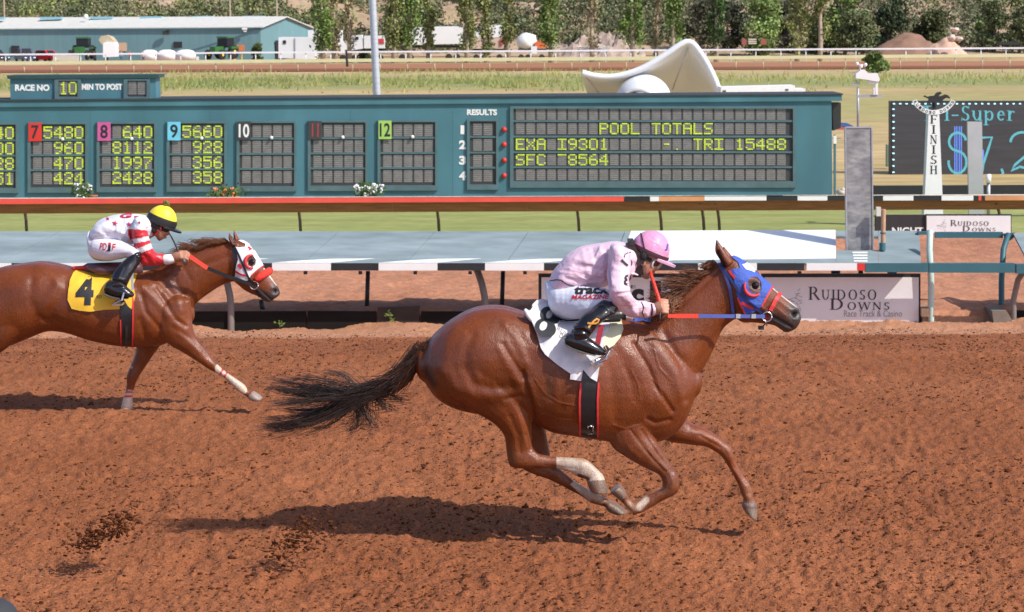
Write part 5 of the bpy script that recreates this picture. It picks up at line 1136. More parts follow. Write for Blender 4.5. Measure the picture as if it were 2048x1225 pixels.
loft(g, [((1000, 640), (880, 690), .10, -.10), ((1030, 705), (868, 730), .125, -.15), ((1048, 760), (882, 782), .13, -.16), ((1062, 803), (930, 815), .105, -.155), ((1064, 835), (980, 842), .085, yn), ((1063, 868), (1007, 870), .062, yn), ((1064, 892), (1013, 906), .05, yn), ((1074, 906), (1022, 934), .047, yn), ((1090, 911), (1060, 937), .036, yn), ((1113, 914), (1110, 937), .029, yn), ((1148, 916), (1140, 945), .029, yn), ((1171, 919), (1158, 955), .036, yn), ((1190, 934), (1170, 958), .032, yn), ((1204, 948), (1174, 960), .034, yn)], D1, 20)
loft(g, [((1206, 950), (1173, 962), .044, yn), ((1211, 962), (1175, 969), .052, yn), ((1217, 986), (1181, 984), .06, yn)], D1, 18, 4, (.1, .05))
yf = .15                                               # far hind leg
loft(g, [((1040, 700), (920, 720), .12, .14), ((1075, 790), (960, 800), .11, yf), ((1088, 835), (995, 845), .085, yf), ((1093, 870), (1032, 882), .06, yf), ((1098, 898), (1034, 917), .048, yf), ((1105, 925), (1050, 941), .044, yf), ((1128, 945), (1102, 961), .033, yf), ((1148, 962), (1137, 979), .028, yf), ((1169, 975), (1163, 993), .029, yf), ((1188, 985), (1182, 1006), .037, yf), ((1205, 993), (1200, 1011), .031, yf), ((1216, 999), (1211, 1014), .036, yf)], D1, 20)
loft(g, [((1219, 1000), (1211, 1016), .045, yf), ((1236, 1008), (1217, 1024), .052, yf), ((1256, 1024), (1230, 1029), .058, yf)], D1, 18, 4, (.1, .05))
yn = -.135                                             # near fore leg
loft(g, [((1318, 780), (1232, 790), .06, -.09), ((1312, 830), (1212, 850), .092, -.108), ((1302, 862), (1222, 891), .083, -.125), ((1317, 887), (1251, 914), .068, yn), ((1331, 912), (1286, 934), .054, yn), ((1347, 936), (1316, 949), .044, yn), ((1357, 953), (1324, 962), .045, yn), ((1359, 970), (1324, 975), .045, yn), ((1353, 987), (1317, 981), .038, yn), ((1327, 1001), (1305, 985.5), .03, yn), ((1298, 1018), (1284, 996), .028, yn), ((1277, 1028), (1272, 1000), .036, yn), ((1262, 1023), (1262, 1001), .033, yn), ((1247, 1008), (1255, 991), .032, yn)], D1, 20)
loft(g, [((1246, 1007), (1254, 990), .042, yn), ((1236, 998), (1249, 978), .05, yn), ((1219, 985), (1240, 969), .058, yn)], D1, 18, 4, (.1, .03))
yf = .14                                               # far fore leg
loft(g, [((1350, 800), (1290, 850), .09, .12), ((1377, 842), (1328, 880), .085, yf), ((1403, 854), (1375, 889), .066, yf), ((1426, 866), (1408, 893), .052, yf), ((1444, 880), (1426, 901), .044, yf), ((1461, 892), (1439, 910), .045, yf), ((1466, 906), (1447, 919), .044, yf), ((1471, 925), (1455, 932), .032, yf), ((1485, 949), (1468, 954), .028, yf), ((1499, 967), (1477, 973), .034, yf), ((1505, 985), (1481, 986), .036, yf), ((1507, 996), (1487, 999), .031, yf), ((1513, 1008), (1484, 1006), .035, yf)], D1, 20)
loft(g, [((1514, 1010), (1483, 1006), .044, yf), ((1515, 1026), (1484, 1014), .052, yf), ((1514, 1043), (1490, 1024), .058, yf)], D1, 18, 4, (.1, .04))
me8 = closed_mesh(g, .0056, 5)
sculpt(me8, [([(972, 712)], 40, .020), ([(945, 672), (931, 705), (931, 740), (948, 768), (985, 779), (1022, 774)], 9, -.009), ([(880, 735), (905, 772), (950, 792), (1010, 790)], 13, .010), ([(1000, 700), (1012, 725), (1035, 765)], 8, .008), ([(1005, 690), (1028, 725), (1046, 756)], 5, -.009), ([(1010, 650), (1030, 672), (1045, 705), (1052, 725)], 7, .007), ([(1030, 640), (1052, 668)], 7, .006),
             ([(1046, 745), (1053, 775), (1061, 805), (1066, 830)], 4.5, -.014), ([(1058, 765), (1070, 800), (1082, 828)], 7, .008), ([(1062, 715), (1085, 745), (1096, 790)], 11, -.006), ([(960, 640), (1000, 655)], 14, -.004), ([(875, 690), (868, 720), (872, 750)], 10, -.006), ([(910, 660), (893, 700), (897, 745)], 13, .006),
             ([(1010, 798), (1040, 792), (1053, 800)], 4.5, -.007), ([(1025, 812), (1046, 850), (1055, 890)], 7, .007), ([(1020, 835), (1036, 872), (1040, 905)], 5, -.007), ([(1052, 870), (1060, 900)], 2.8, -.006), ([(1066, 912)], 7, .006), ([(1060, 905), (1075, 915)], 2.2, -.004), ([(1090, 931), (1150, 938)], 2.5, -.003), ([(1164, 934)], 5, .004),
             ([(1322, 800)], 24, .012), ([(1262, 812)], 34, .006), ([(1242, 690), (1262, 715), (1285, 760), (1296, 800)], 11, .008), ([(1300, 668), (1322, 705), (1350, 750), (1362, 790)], 10, .010), ([(1268, 688), (1296, 735), (1312, 775), (1345, 822)], 4.5, -.011), ([(1330, 668), (1366, 735), (1372, 800)], 6.5, -.010), ([(1220, 735), (1228, 790), (1232, 840)], 9, -.006),
             ([(1296, 838), (1312, 846), (1340, 840)], 4.5, -.010), ([(1446, 655), (1420, 690), (1392, 735)], 7, -.007), ([(1400, 650), (1375, 700)], 16, .005), ([(1352, 610), (1395, 572), (1436, 531)], 4, .006), ([(1352, 618), (1398, 580), (1438, 540)], 5, -.006), ([(1370, 640), (1420, 590)], 12, -.003),
             ([(1262, 862), (1300, 912), (1330, 944)], 3.0, -.006), ([(1284, 862), (1312, 905), (1345, 945)], 2.8, -.005), ([(1258, 900), (1285, 925)], 6, .004), ([(1296, 868), (1322, 912)], 5, .004), ([(1341, 962)], 9, .004), ([(1335, 950), (1340, 965), (1335, 980)], 2.5, -.003), ([(1310, 990), (1285, 1008)], 2.5, -.003), ([(1266, 1012)], 6, .003),
             ([(1400, 872), (1440, 895)], 3, -.006), ([(1385, 862), (1420, 880)], 6, .004), ([(1470, 935), (1492, 968)], 2.4, -.004), ([(1448, 900), (1455, 912)], 3, -.003),
             ([(1481, 612), (1474, 625), (1490, 640)], 8, .008), ([(1500, 604), (1540, 628)], 4, .006), ([(1515, 618), (1545, 640)], 5, -.005), ([(1509, 570)], 7.5, -.008), ([(1496, 556), (1522, 565)], 5, .006), ([(1590, 629)], 5.5, -.030), ([(1584, 622), (1590, 618), (1598, 621)], 3.2, .006), ([(1583, 632), (1590, 638)], 3, .005), ([(1543, 633), (1562, 643), (1583, 655)], 2.2, -.014), ([(1550, 646), (1570, 656)], 4, .004), ([(1560, 625), (1578, 640)], 6, .004), ([(1555, 600), (1580, 618)], 4, .004),
             ([(1436, 506), (1440, 520), (1448, 530)], 3.5, -.014), ([(1085, 840), (1150, 862)], 8, -.004), ([(1095, 852)], 8, -.004), ([(1105, 745), (1102, 800)], 7, -.003), ([(1125, 755), (1123, 820)], 7, -.003),
             ([(1070, 760), (1090, 790), (1118, 806), (1150, 812)], 1.5, .0035), ([(1085, 828), (1110, 838), (1152, 842)], 1.4, .003), ([(1225, 850), (1250, 858), (1280, 850)], 1.5, .003), ([(1286, 720), (1296, 750), (1318, 772), (1326, 800)], 1.4, .0035), ([(1262, 740), (1276, 770), (1280, 800)], 1.4, .003), ([(1308, 700), (1318, 735), (1340, 760)], 1.4, .003), ([(1296, 900), (1312, 920), (1330, 938)], 1.3, .003), ([(1030, 815), (1040, 845), (1048, 880)], 1.3, .003), ([(1495, 632), (1515, 628), (1535, 612)], 1.3, .003), ([(1545, 612), (1558, 620), (1572, 632)], 1.3, .003), ([(1440, 872), (1455, 885)], 1.3, .003),
([(1250, 735), (1262, 765), (1268, 800)], 5, -.004)], gain=.85, wide=1.1)
v = get_v(me8); q = proj(v); near = v[:, 1] < D1 - .02; far = ~near; one = np.ones(len(v), bool)
col = np.tile(CH, (len(v), 1)) * (1 + .14 * (vn(v[:, 0] * 3.1, v[:, 2] * 3.1, 81) - .5))[:, None]
paint(col, q, one, [(1101, 752), (1095, 768), (1100, 778), (1098, 792)], 6, (.10, .038, .016), .95); paint(col, q, one, [(1093, 760), (1104, 772)], 4, (.07, .028, .012), .95)
paint(col, q, near, [(1118, 926), (1150, 930), (1168, 934), (1188, 946), (1192, 955)], 24, SOCK, .12); paint(col, q, near & (q[:, 0] < 1113), [(1100, 926)], 26, CH, .2); paint(col, q, near, [(1166, 921), (1152, 914)], 10, CREAM, .9); paint(col, q, near, [(1158, 952), (1175, 958)], 5.5, (.05, .03, .02), .5)
paint(col, q, near & inpoly(q, [(1168, 963), (1214, 960), (1226, 995), (1172, 992)]), [(1195, 975)], 60, HOOF, .1)
paint(col, q, far & inpoly(q, [(1140, 970), (1155, 955), (1190, 985), (1180, 1005)]), [(1160, 980)], 60, SOCK, .1); paint(col, q, far, [(1185, 992), (1200, 998)], 14, CREAM, .8); paint(col, q, far & inpoly(q, [(1210, 1016), (1219, 998), (1262, 1020), (1262, 1032), (1215, 1030)]), [(1230, 1015)], 60, HOOF, .1)
paint(col, q, near & (q[:, 1] > 985) & (q[:, 0] < 1300), [(1292, 1000), (1278, 1016)], 9, SOCK, .5); paint(col, q, near & (q[:, 1] > 985), [(1256, 1008), (1268, 1020)], 10, CREAM, .9); paint(col, q, near & inpoly(q, [(1210, 962), (1246, 966), (1253, 992), (1240, 1006), (1212, 992)]), [(1232, 984)], 60, (.17, .13, .10), .1); paint(col, q, near & inpoly(q, [(1212, 962), (1246, 964), (1236, 976), (1216, 982)]), [(1232, 974)], 60, (.34, .27, .2), .3)
paint(col, q, far & (q[:, 0] > 1470) & (q[:, 1] > 1003), [(1500, 1025)], 60, (.09, .065, .055), .1); paint(col, q, far & (q[:, 0] > 1470) & (q[:, 1] > 1018), [(1505, 1032)], 26, (.20, .14, .10), .7); paint(col, q, far & (q[:, 0] > 1470), [(1497, 992)], 7, CREAM, .9)
hd = (q[:, 0] > 1470) & (q[:, 1] < 680)
paint(col, q, hd, [(1592, 622), (1596, 640), (1578, 655), (1550, 648)], 27, MUZ, .65); paint(col, q, hd, [(1540, 625), (1560, 640)], 14, (.06, .04, .032), .8); paint(col, q, hd, [(1587, 630), (1593, 627)], 5.5, (.012, .008, .008), .5); paint(col, q, hd, [(1543, 633), (1562, 643), (1583, 655)], 2.2, (.012, .01, .01), .6)
paint(col, q, hd, [(1548, 577), (1566, 592), (1584, 606), (1594, 613)], 3.2, (.7, .62, .55), .5); paint(col, q, hd, [(1509, 571)], 16, (.06, .028, .017), .5)
paint(col, q, q[:, 1] < 540, [(1437, 504), (1441, 520), (1449, 532)], 5.5, (.025, .012, .008), .5); paint(col, q, one, [(1434, 486)], 7, (.09, .03, .012), .8)
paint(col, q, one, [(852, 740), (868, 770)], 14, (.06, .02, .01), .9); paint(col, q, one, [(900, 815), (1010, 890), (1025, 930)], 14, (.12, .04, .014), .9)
def put_body(name, me, col, m, root):
    a = me.color_attributes.new('Col', 'FLOAT_COLOR', 'POINT'); c = np.ones((len(me.vertices), 4), np.float32); c[:, :3] = col; a.data.foreach_set('color', c.ravel())
    L_ = ROOT[root.name]; me.transform(Matrix.Translation(-L_)); me.materials.clear(); me.materials.append(m); o = bpy.data.objects.new(name, me); COL.objects.link(o); o.parent = root; ROOT[o.name] = L_; return o
w = (np.clip((q[:, 1] - 840) / 140, 0, 1) * np.clip(vn(v[:, 0] * 22, v[:, 2] * 22 + v[:, 1] * 9, 95) * 1.5 - .35, 0, 1) * .5)[:, None]; col = col * (1 - w) + np.array((.27, .12, .065)) * w      # dirt thrown up on legs and belly
bv8 = bvh_of(me8); put_body('body', me8, col, COAT, h8)
e8 = horse_head_eye(h8, 1511, 571, D1 - .077, .021)
# hood, bridle, reins
hood = drape_ob('hood', [[(1458, 541), (1466, 538), (1480, 536), (1476, 524), (1464, 515), (1470, 509.5), (1482, 510.5), (1491, 518.5), (1504, 537), (1525, 557), (1546, 573), (1535, 592), (1524, 614), (1507, 626), (1490, 629), (1481, 615), (1474, 594), (1472, 578), (1468, 558)], [(1496, 563), (1502, 554.5), (1514, 554), (1522.5, 564), (1523, 580), (1516, 588), (1505, 587), (1498, 580)]], bv8, D1, BLUEC, h8, .007, 3.0, mir=True)
cup(1507, 574, 18, 18.5, D1, 50, 205, bv8, REDC, hood, .010)
for pl in (ribbon([(1546, 573), (1535, 592), (1524, 614)], 3.4), ribbon([(1458, 541), (1463, 549), (1470, 556)], 5), ribbon([(1475, 596), (1482, 613), (1490, 629)], 3.2), ribbon([(1483, 606), (1496, 613), (1508, 617)], 6), ribbon([(1493, 520), (1506, 538), (1518, 549)], 2.2)): flat_on(bv8, D1, pl, .0095, REDC, hood, 'red_trim', 2.5)
flat_on(bv8, D1, [(1484, 529), (1495, 527), (1512, 546), (1503, 542), (1492, 539)], .0095, WHITEC, hood, 'white_patch', 2.5)
br = drape_ob('bridle', [ribbon([(1440, 530), (1452, 545), (1470, 572), (1495, 603), (1518, 622), (1531, 632)], 5.5)], bv8, D1, NAVY, h8, .012, 3.0, mir=True)
drape_ob('throat_latch', [ribbon([(1438, 527), (1450, 548), (1459, 575), (1464, 605), (1467, 630)], 6)], bv8, D1, BLUEW, br, .010, 3.0, mir=True)
nb = drape_ob('noseband', [ribbon([(1560, 588), (1552, 600), (1541, 622)], 8)], bv8, D1, REDC, br, .010, 2.5, mir=True)
drape_ob('cheek_piece', [ribbon([(1537, 624), (1533, 642)], 8)], bv8, D1, mat('dark_red_leather', (.16, .02, .02), .5), br, .009, 2.5)
g = G(); c0 = P(1534, 634, D1 - .085); 
g.tube([c0 + Vector((math.cos(R_(15 * k)), 0, math.sin(R_(15 * k)))) * .026 for k in range(25)], .004, 8)
g.tube([P(1529, 640, D1 - .08), P(1534, 652, D1 - .07)], .004, 6); ob('bit_ring', g, STEEL, br, smooth=True)
g = G(); g.box(P(1522, 656, D1 - .05), (.02, .03, .02), .4); g.tube([P(1534, 645, D1 - .06), P(1522, 656, D1 - .05)], .004, 6); ob('buckle', g, DARKM, br)
def flat_strap(g, px, d, w, th=.004):
    pts = [P(x, y, dd) for (x, y), dd in zip(px, d)]
    for i, (a, b) in enumerate(zip(pts[:-1], pts[1:])):
        up = Vector((0, 0, w / 2)); t = (b - a).normalized(); up = (up - t * up.dot(t)).normalized() * w / 2; g.prism([a - up, b - up, b + up, a + up], (0, th, 0))
dd0 = D1 - .30
g = G(); flat_strap(g, [(1336, 632.5), (1351, 632.5)], [D1 - .25, D1 - .235], .02); flat_strap(g, [(1351, 632.5), (1397, 632.5)], [D1 - .235, D1 - .2], .023); rr = ob('rein', g, REDRUB, h8)
g = G(); flat_strap(g, [(1397.5, 632.5), (1530, 633.5)], [D1 - .2, D1 - .105], .020); ob('web_strap', g, BLUEW, rr, label='blue web end of the rein')
for x in (1472, 1503):
    g = G(); flat_strap(g, [(x, 632.8), (x + 9, 633.0)], [D1 - .155 + (x - 1470) * .00075, D1 - .149 + (x - 1470) * .00075], .024, .002); ob('rein_buckle', g, GALV, rr)
drape_ob('martingale_knot', [ribbon([(1268, 640), (1285, 637), (1302, 641)], 9)], bv8, D1, BLUEW, rr, .014, 3)
# saddle cloth, girth, pad
cl = [(1052, 622), (1058, 634), (1064, 645), (1074, 670), (1082, 697), (1090, 709), (1115, 730), (1141, 748), (1140, 759), (1162, 762.5), (1166, 740), (1168, 742), (1180, 756), (1194, 764), (1198, 740), (1203, 705), (1222, 655), (1224, 640), (1200, 636), (1160, 633), (1117, 627), (1075, 618)]
cloth = drape_ob('saddle_cloth', [cl], bv8, D1, WHITEC, h8, .011, 4.0, wob=.028, sm=1, mir=True)
def shell_bvh(objs):
    V, Fc = [], []
    for o, L_ in objs:
        k = len(V); V += [tuple(p.co + L_) for p in o.data.vertices]; Fc += [tuple(i + k for i in p.vertices) for p in o.data.polygons]
    return BVHTree.FromPolygons(V, Fc)
fl = [(1051, 621), (1058, 633), (1064, 645), (1075, 668), (1100, 668), (1120, 645), (1119, 632), (1108, 616), (1096, 602), (1084, 603), (1074, 604), (1067, 612), (1060, 622)]
lp = dens(fl, 4); gx, gy = np.meshgrid(np.arange(1050, 1122, 4.0), np.arange(600, 670, 4.0)); qq = np.stack([gx.ravel(), gy.ravel()], 1); mm = inpoly(qq, lp)
for p in lp: mm &= np.hypot(qq[:, 0] - p[0], qq[:, 1] - p[1]) > 2.2
V2, _, F2, _, _, _ = delaunay_2d_cdt([Vector(p) for p in lp] + [Vector(p) for p in qq[mm]], [(i, (i + 1) % len(lp)) for i in range(len(lp))], [], 1, 1e-4)
def flap_d(x, y):
    b = hit(bv8, x, max(y, 640), D1, .016)[0].y; k = max(0, (648 - y) / 45.0); return b - .022 + .10 * k * k + .012 * math.sin(x * .16 + y * .09) * min(1, k * 2) - .008
vv = [P(x, y, flap_d(x, y)) for x, y in V2]; flap = ob('lifted_corner', ([tuple(p) for p in vv], [tuple(f) for f in F2]), WHITEC, cloth, smooth=True); sm_ = flap.modifiers.new('t', 'SOLIDIFY'); sm_.thickness = .004; sm_.offset = 0
bc8 = BVHTree.FromPolygons([tuple(p) for p in vv], [tuple(f) for f in F2])
ang = R_(30); c_, s_ = math.cos(ang), math.sin(ang)
NB = mat('number_black', (.02, .021, .024), .7)
def lobe(cx, cy, rx, ry, hx, hy, hr, hs, lift, cut=None):
    V, Fc = [], []; n = 40; m = 5
    for i in range(n):
        a = 2 * math.pi * i / n; ox, oy = rx * math.cos(a), ry * math.sin(a); ix, iy = hr * math.cos(a), hs * math.sin(a)
        o_ = Vector((cx + ox * c_ - oy * s_, cy + ox * s_ + oy * c_)); i_ = Vector((hx + ix * c_ - iy * s_, hy + ix * s_ + iy * c_))
        for j in range(m + 1): q = i_.lerp(o_, j / m); V.append(P(q.x, q.y, flap_d(q.x, q.y) - lift))
    for i in range(n):
        for j in range(m): k = i * (m + 1) + j; k2 = ((i + 1) % n) * (m + 1) + j; Fc.append((k, k + 1, k2 + 1, k2))
    return V, Fc
g = G(); g.add(*lobe(1091, 656, 22, 18, 1087, 652, 7, 10, .010)); g.add(*lobe(1101, 631, 21, 16, 1099, 629, 6, 9, .012)); ob('numeral', g, NB, cloth)

bc8 = shell_bvh([(cloth, ROOT[h8.name])]); text_on(bc8, D1, 'RUID', (1113, 660), (26, 17), (3, -7), .003, MATS['sign_grey_ink'], cloth, 0, 'lettering', 1); text_on(bc8, D1, 'DO', (1118, 674), (16, 9), (3, -8), .003, MATS['sign_grey_ink'], cloth, 0, 'lettering', 1)
g = G(); chain(g, [P(1051, 621, flap_d(1051, 621) - .01), P(1056, 631, flap_d(1056, 631) - .01), P(1063, 641, flap_d(1063, 641) - .01)], [.011, .013, .010], 10); chain(g, [P(1066, 613, flap_d(1066, 613)), P(1075, 606, flap_d(1075, 606)), P(1086, 604, flap_d(1086, 604)), P(1096, 605, flap_d(1096, 605))], [.012, .017, .017, .012], 10, .6); ob('rolled_edge', g, WHITEC, cloth, smooth=True)
gi = drape_ob('girth', [[(1164, 740), (1196, 740), (1197, 800), (1196, 878), (1162, 875), (1160, 800)]], bv8, D1, LEATH, h8, .008, 6)
for x in (1159.5, 1195.5): drape_ob('red_edging', [ribbon([(x + 2, 766), (x, 800), (x + .5, 876)], 4)], bv8, D1, REDC, gi, .014, 4)
g = G()
for a, b in (((1176, 853), (1186, 853)), ((1186, 853), (1186, 868)), ((1176, 868), (1186, 868)), ((1176, 853), (1176, 868))): g.tube([hit(bv8, *a, D1, .015)[0], hit(bv8, *b, D1, .015)[0]], .004, 6)
ob('buckle', g, STEEL, gi, smooth=True); drape_ob('billet_strap', [ribbon([(1178, 858), (1179, 884)], 8)], bv8, D1, LEATH, gi, .02, 4)
pad = drape_ob('saddle_pad', [[(1222, 637), (1242, 637), (1247, 658), (1241, 675), (1228, 691), (1213, 700), (1207, 690), (1209, 672), (1219, 658)]], bv8, D1, mat('cream_pad', (.68, .66, .45), .7, .06, 5), h8, .024, 4, sm=2)
g = G(); chain(g, [P(1180, 642, D1 - .19), P(1238, 640, D1 - .14)], [.012, .012], 12); chain(g, [P(1118, 634, D1), P(1180, 636, D1), P(1240, 632, D1)], [.03, .045, .045], 12); sd = ob('saddle', g, LEATH, h8, smooth=True)
g = G(); flat_strap(g, [(1201, 655), (1196, 684)], [D1 - .31, D1 - .32], .022); g.v = g.v; 
def band(px, d, w, th):
    g = G(); pts = [P(x, y, dd) for (x, y), dd in zip(px, d)]; s = Vector((w / 2, 0, 0))
    for a, b in zip(pts[:-1], pts[1:]): g.prism([a - s, a + s, b + s, b - s], (0, th, 0))
    return g
ob('stirrup_leather', band([(1203, 650), (1199, 670), (1194, 692)], [D1 - .30, D1 - .315, D1 - .33], .03, .006), mat('crimson_strap', (.33, .012, .03), .5), sd)
# tail and mane
rng = np.random.default_rng(11)
HAIRD = mat('dark_tail_hair', (.045, .026, .019), .45, .35, 30, spec=.5); HAIRB = mat('brown_tail_hair', (.11, .04, .018), .5, .3, 30); HAIRM = mat('chestnut_mane_hair', (.21, .075, .028), .5, .3, 30)
g = G(); loft(g, [((858, 676), (852, 706), .03), ((838, 696), (840, 732), .036), ((814, 724), (822, 762), .040), ((788, 750), (796, 784), .036), ((758, 766), (764, 794), .025), ((725, 776), (728, 794), .012)], D1, 14, 4, (.3, 1.0)); tail = ob('tail', g, HAIRB, h8, smooth=True)
sp = [(856, 690), (836, 708), (814, 738), (790, 764), (760, 778), (720, 788)]
def spine(t):
    t *= len(sp) - 1; i = min(int(t), len(sp) - 2); u = t - i; return np.array(sp[i]) * (1 - u) + np.array(sp[i + 1]) * u
def tail_set(n, lockpx, ends, w0, m, name, r0, seed, depth=.04, sp0=(.0, .9)):
    r = np.random.default_rng(seed); ro, ti = [], []; nl = len(ends); amp = r.uniform(-6, 6, (nl, 3)); lw = r.uniform(.62, 1.0, nl); li = r.integers(0, nl, n); s0 = r.uniform(sp0[0], sp0[1], n) ** .8
    for i in range(n):
        a = spine(s0[i]) + r.normal(0, 8 * (1 + .2 * s0[i]), 2); e = ends[li[i]]; b = np.array(e[:2]) + r.normal(0, 1, 2) * np.array([lockpx * 2.2, lockpx]); yy = r.normal(0, depth, 2)
        ro.append((a[0], a[1], yy[0])); ti.append((b[0], b[1], yy[1] + e[2] * .1))
    def fn(a, b, t, i):
        e = ends[li[i]]; am = amp[li[i]]; 
        we = max(lw[li[i]], s0[i] + .05); w = s0[i] + (we - s0[i]) * min(1, t / .42); lat = (a[:2] - spine(s0[i])) * (1 - .35 * t); on = spine(w) + lat; q0 = spine(min(1, we)) + lat
        if t <= .42: p = on
        else:
            k = (t - .42) / .58; sd_ = spine(min(1, we)) - spine(max(0, we - .12)); dv = sd_ / (np.hypot(*sd_) + 1e-6) * 62; m1 = q0 + dv * .8; m2 = np.array([b[0] + 50, b[1] - 4 + e[4]]); p = q0 * (1 - k) ** 3 + 3 * m1 * k * (1 - k) ** 2 + 3 * m2 * k * k * (1 - k) + b[:2] * k ** 3
            p = p + np.array([0, (am[0] * .9 + 2.0 * math.sin(i)) * math.sin(k * 7.5 + am[1])]) * k * .9
        y = a[2] * (1 - t) + b[2] * t
        return np.array(tuple(P(p[0], p[1], D1 + y)))
    V, Fc = strands(ro, ti, fn, r0, r, 20); return ob(name, (V, Fc), m, tail, smooth=True)
ends = [(650, 744, 0, 6, 0), (552, 762, 1, 8, 6), (536, 776, 0, 0, 8), (572, 800, 0, 0, 8), (534, 838, 1, 0, 10), (596, 842, 0, 0, 8), (622, 860, 1, 0, 8), (528, 860, 0, 0, 8), (610, 786, 0, 0, 4), (585, 772, 1, 0, 4), (690, 862, 0, 0, 6), (560, 784, 1, 8, 10), (588, 757, 0, 6, -4), (545, 805, -1, 10, 8), (530, 850, 0, 6, 14), (548, 862, 1, 4, 10), (575, 857, 0, 0, 6), (600, 850, -1, 0, 10), (640, 834, 0, 2, 2), (572, 820, 1, 6, 16), (620, 770, 0, 10, 0)]
tail_set(470, 2.8, ends, 9, HAIRD, 'tail_hair', .0015, 3)
tail_set(330, 9, ends, 9, HAIRD, 'loose_tail_hair', .0009, 4, .05)
tail_set(130, 6, [(735, 855, 0, 6, 10), (760, 822, 0, 4, 6), (715, 848, 0, 8, 8), (692, 838, 0, 4, 8), (800, 800, 0, 0, 6)], 9, HAIRD, 'drooping_tail_hair', .0018, 5, .03, (.3, 1))
r = np.random.default_rng(8); ro, ti = [], []
for i in range(420):
    s = r.uniform(0, .55); a = spine(s) + r.normal(0, 5, 2) + np.array((0, -5)); b = spine(min(1, s + r.uniform(.25, .5))) + r.normal(0, 12, 2); ro.append((*a, -.03 + r.normal(0, .02))); ti.append((*b, -.02 + r.normal(0, .03)))
V, Fc = strands(ro, ti, lambda a, b, t, i: np.array(tuple(P(a[0] + (b[0] - a[0]) * t, a[1] + (b[1] - a[1]) * t + 6 * math.sin(t * 3), D1 + a[2] * (1 - t) + b[2] * t))), .0028, r, 8); ob('dock_hair', (V, Fc), HAIRB, tail, smooth=True)
def mane(par, crest, d, n, ln, m, seed, up=.6, r0=.0024, back=(-1, -.25), yoff=.02):
    r = np.random.default_rng(seed); ro, ti = [], []; k = len(crest); lk = r.uniform(-.5, .5, (16, 2)); 
    for i in range(n):
        s = r.uniform(0, 1) * (k - 1); j = min(int(s), k - 2); u = s - j; c = [crest[j][q] * (1 - u) + crest[j + 1][q] * u for q in range(3)]; L_ = c[2] * r.uniform(.55, 1.1) * ln; lo = lk[int(s / (k - 1) * 15.9)]
        a = (c[0] + r.normal(0, 1.5), c[1] + r.normal(0, 1.5) + 1, yoff + r.normal(0, .012)); dv = np.array(back) + np.array([lo[0] * .6, lo[1]]) + r.normal(0, .10, 2); dv /= np.linalg.norm(dv)
        ro.append(a); ti.append((a[0] + dv[0] * L_, a[1] + dv[1] * L_, yoff + r.normal(0, .03)))
    def fn(a, b, t, i): return np.array(tuple(P(a[0] + (b[0] - a[0]) * t, a[1] + (b[1] - a[1]) * t - up * 20 * math.sin(t * math.pi) * (.4 + .6 * ((i * 37) % 100) / 100) + 2.4 * math.sin(t * 6 + a[0] * .22) + .7 * math.sin(t * 8 + i), d + a[2] * (1 - t) + b[2] * t)))
    V, Fc = strands(ro, ti, fn, r0, r, 9); return ob('mane', (V, Fc), m, par, smooth=True)
mane(h8, [(1330, 622, 34), (1356, 602, 62), (1380, 581, 70), (1400, 564, 66), (1418, 548, 40), (1436, 530, 22)], D1, 1700, 1.0, HAIRM, 21, .25, .0012, (-1, .16), -.005)
r = np.random.default_rng(9); ro, ti = [], []
for i in range(140):
    a = (1352 + r.normal(0, 8), 608 + r.normal(0, 6), -.09); ro.append(a); ti.append((1328 + r.normal(0, 10), 632 + r.normal(0, 5), -.16))
V, Fc = strands(ro, ti, lambda a, b, t, i: np.array(tuple(P(a[0] + (b[0] - a[0]) * t, a[1] + (b[1] - a[1]) * t - 9 * math.sin(t * 3.1) + 2 * math.sin(t * 9 + i), D1 + a[2] * (1 - t) + b[2] * t))), .0022, r, 8); ob('mane_lock', (V, Fc), HAIRM, h8, smooth=True)

# ------------------------------------------------------------------ second horse, number 4
D2 = 16.2
h4 = thing('racehorse', 'chestnut racehorse with white and red hood and yellow number 4 cloth at left', 'horse', Vector((P(150, 700, D2).x, D2, gz(D2))))
g = G()
loft(g, [((-62, 600), (-62, 650), .12), ((-45, 566), (-45, 682), .21), ((-20, 543), (-15, 700), .27), ((10, 533), (20, 692), .285), ((50, 526.5), (60, 676), .285), ((86, 523.5), (96, 662), .28), ((118, 529), (120, 662), .28), ((145, 536), (145, 667), .285), ((190, 545), (190, 681), .295), ((235, 547), (240, 691), .275), ((280, 547), (285, 693), .24), ((320, 556), (325, 690), .22), ((352, 580), (352, 674), .18), ((376, 605), (376, 650), .10)], D2, 36, pw=.68)
loft(g, [((262, 552), (345, 670), .16), ((305, 539), (378, 634), .125), ((342, 519), (393, 608), .095), ((378, 503), (412, 592), .078), ((418, 489), (441, 573), .068), ((457, 483), (468, 563), .066)], D2, 24)
loft(g, [((459, 483), (465, 561), .072), ((478, 480.5), (480, 573), .094), ((497, 489), (491, 582), .098), ((511, 507), (502, 588), .084), ((525, 531), (513, 592), .064), ((538, 548), (521, 597), .054), ((549, 565), (530, 603.5), .053), ((557, 576), (541, 604), .05), ((560, 585), (550, 597), .034)], D2, 24, cap=(.4, .35))
ear(g, (481, 483), (470, 491), (468, 459), (466, 474), D2, .028, .03); ear(g, (475, 488), (464, 494), (457.5, 464), (457, 478), D2, .028, -.05)
yn = -.14
loft(g, [((382, 600), (300, 620), .09, -.12), ((384, 640), (312, 664), .10, -.13), ((390, 669), (336, 688), .078, yn), ((407, 692), (362, 703), .062, yn), ((421, 711), (391, 721), .05, yn), ((430, 723), (412, 735), .044, yn), ((440, 734), (427, 744), .034, yn), ((455, 746), (443, 753), .029, yn), ((471, 757), (459, 766), .029, yn), ((488, 769), (472, 780), .036, yn), ((496, 779), (482, 787), .031, yn), ((504, 783), (493, 793), .034, yn)], D2, 18)
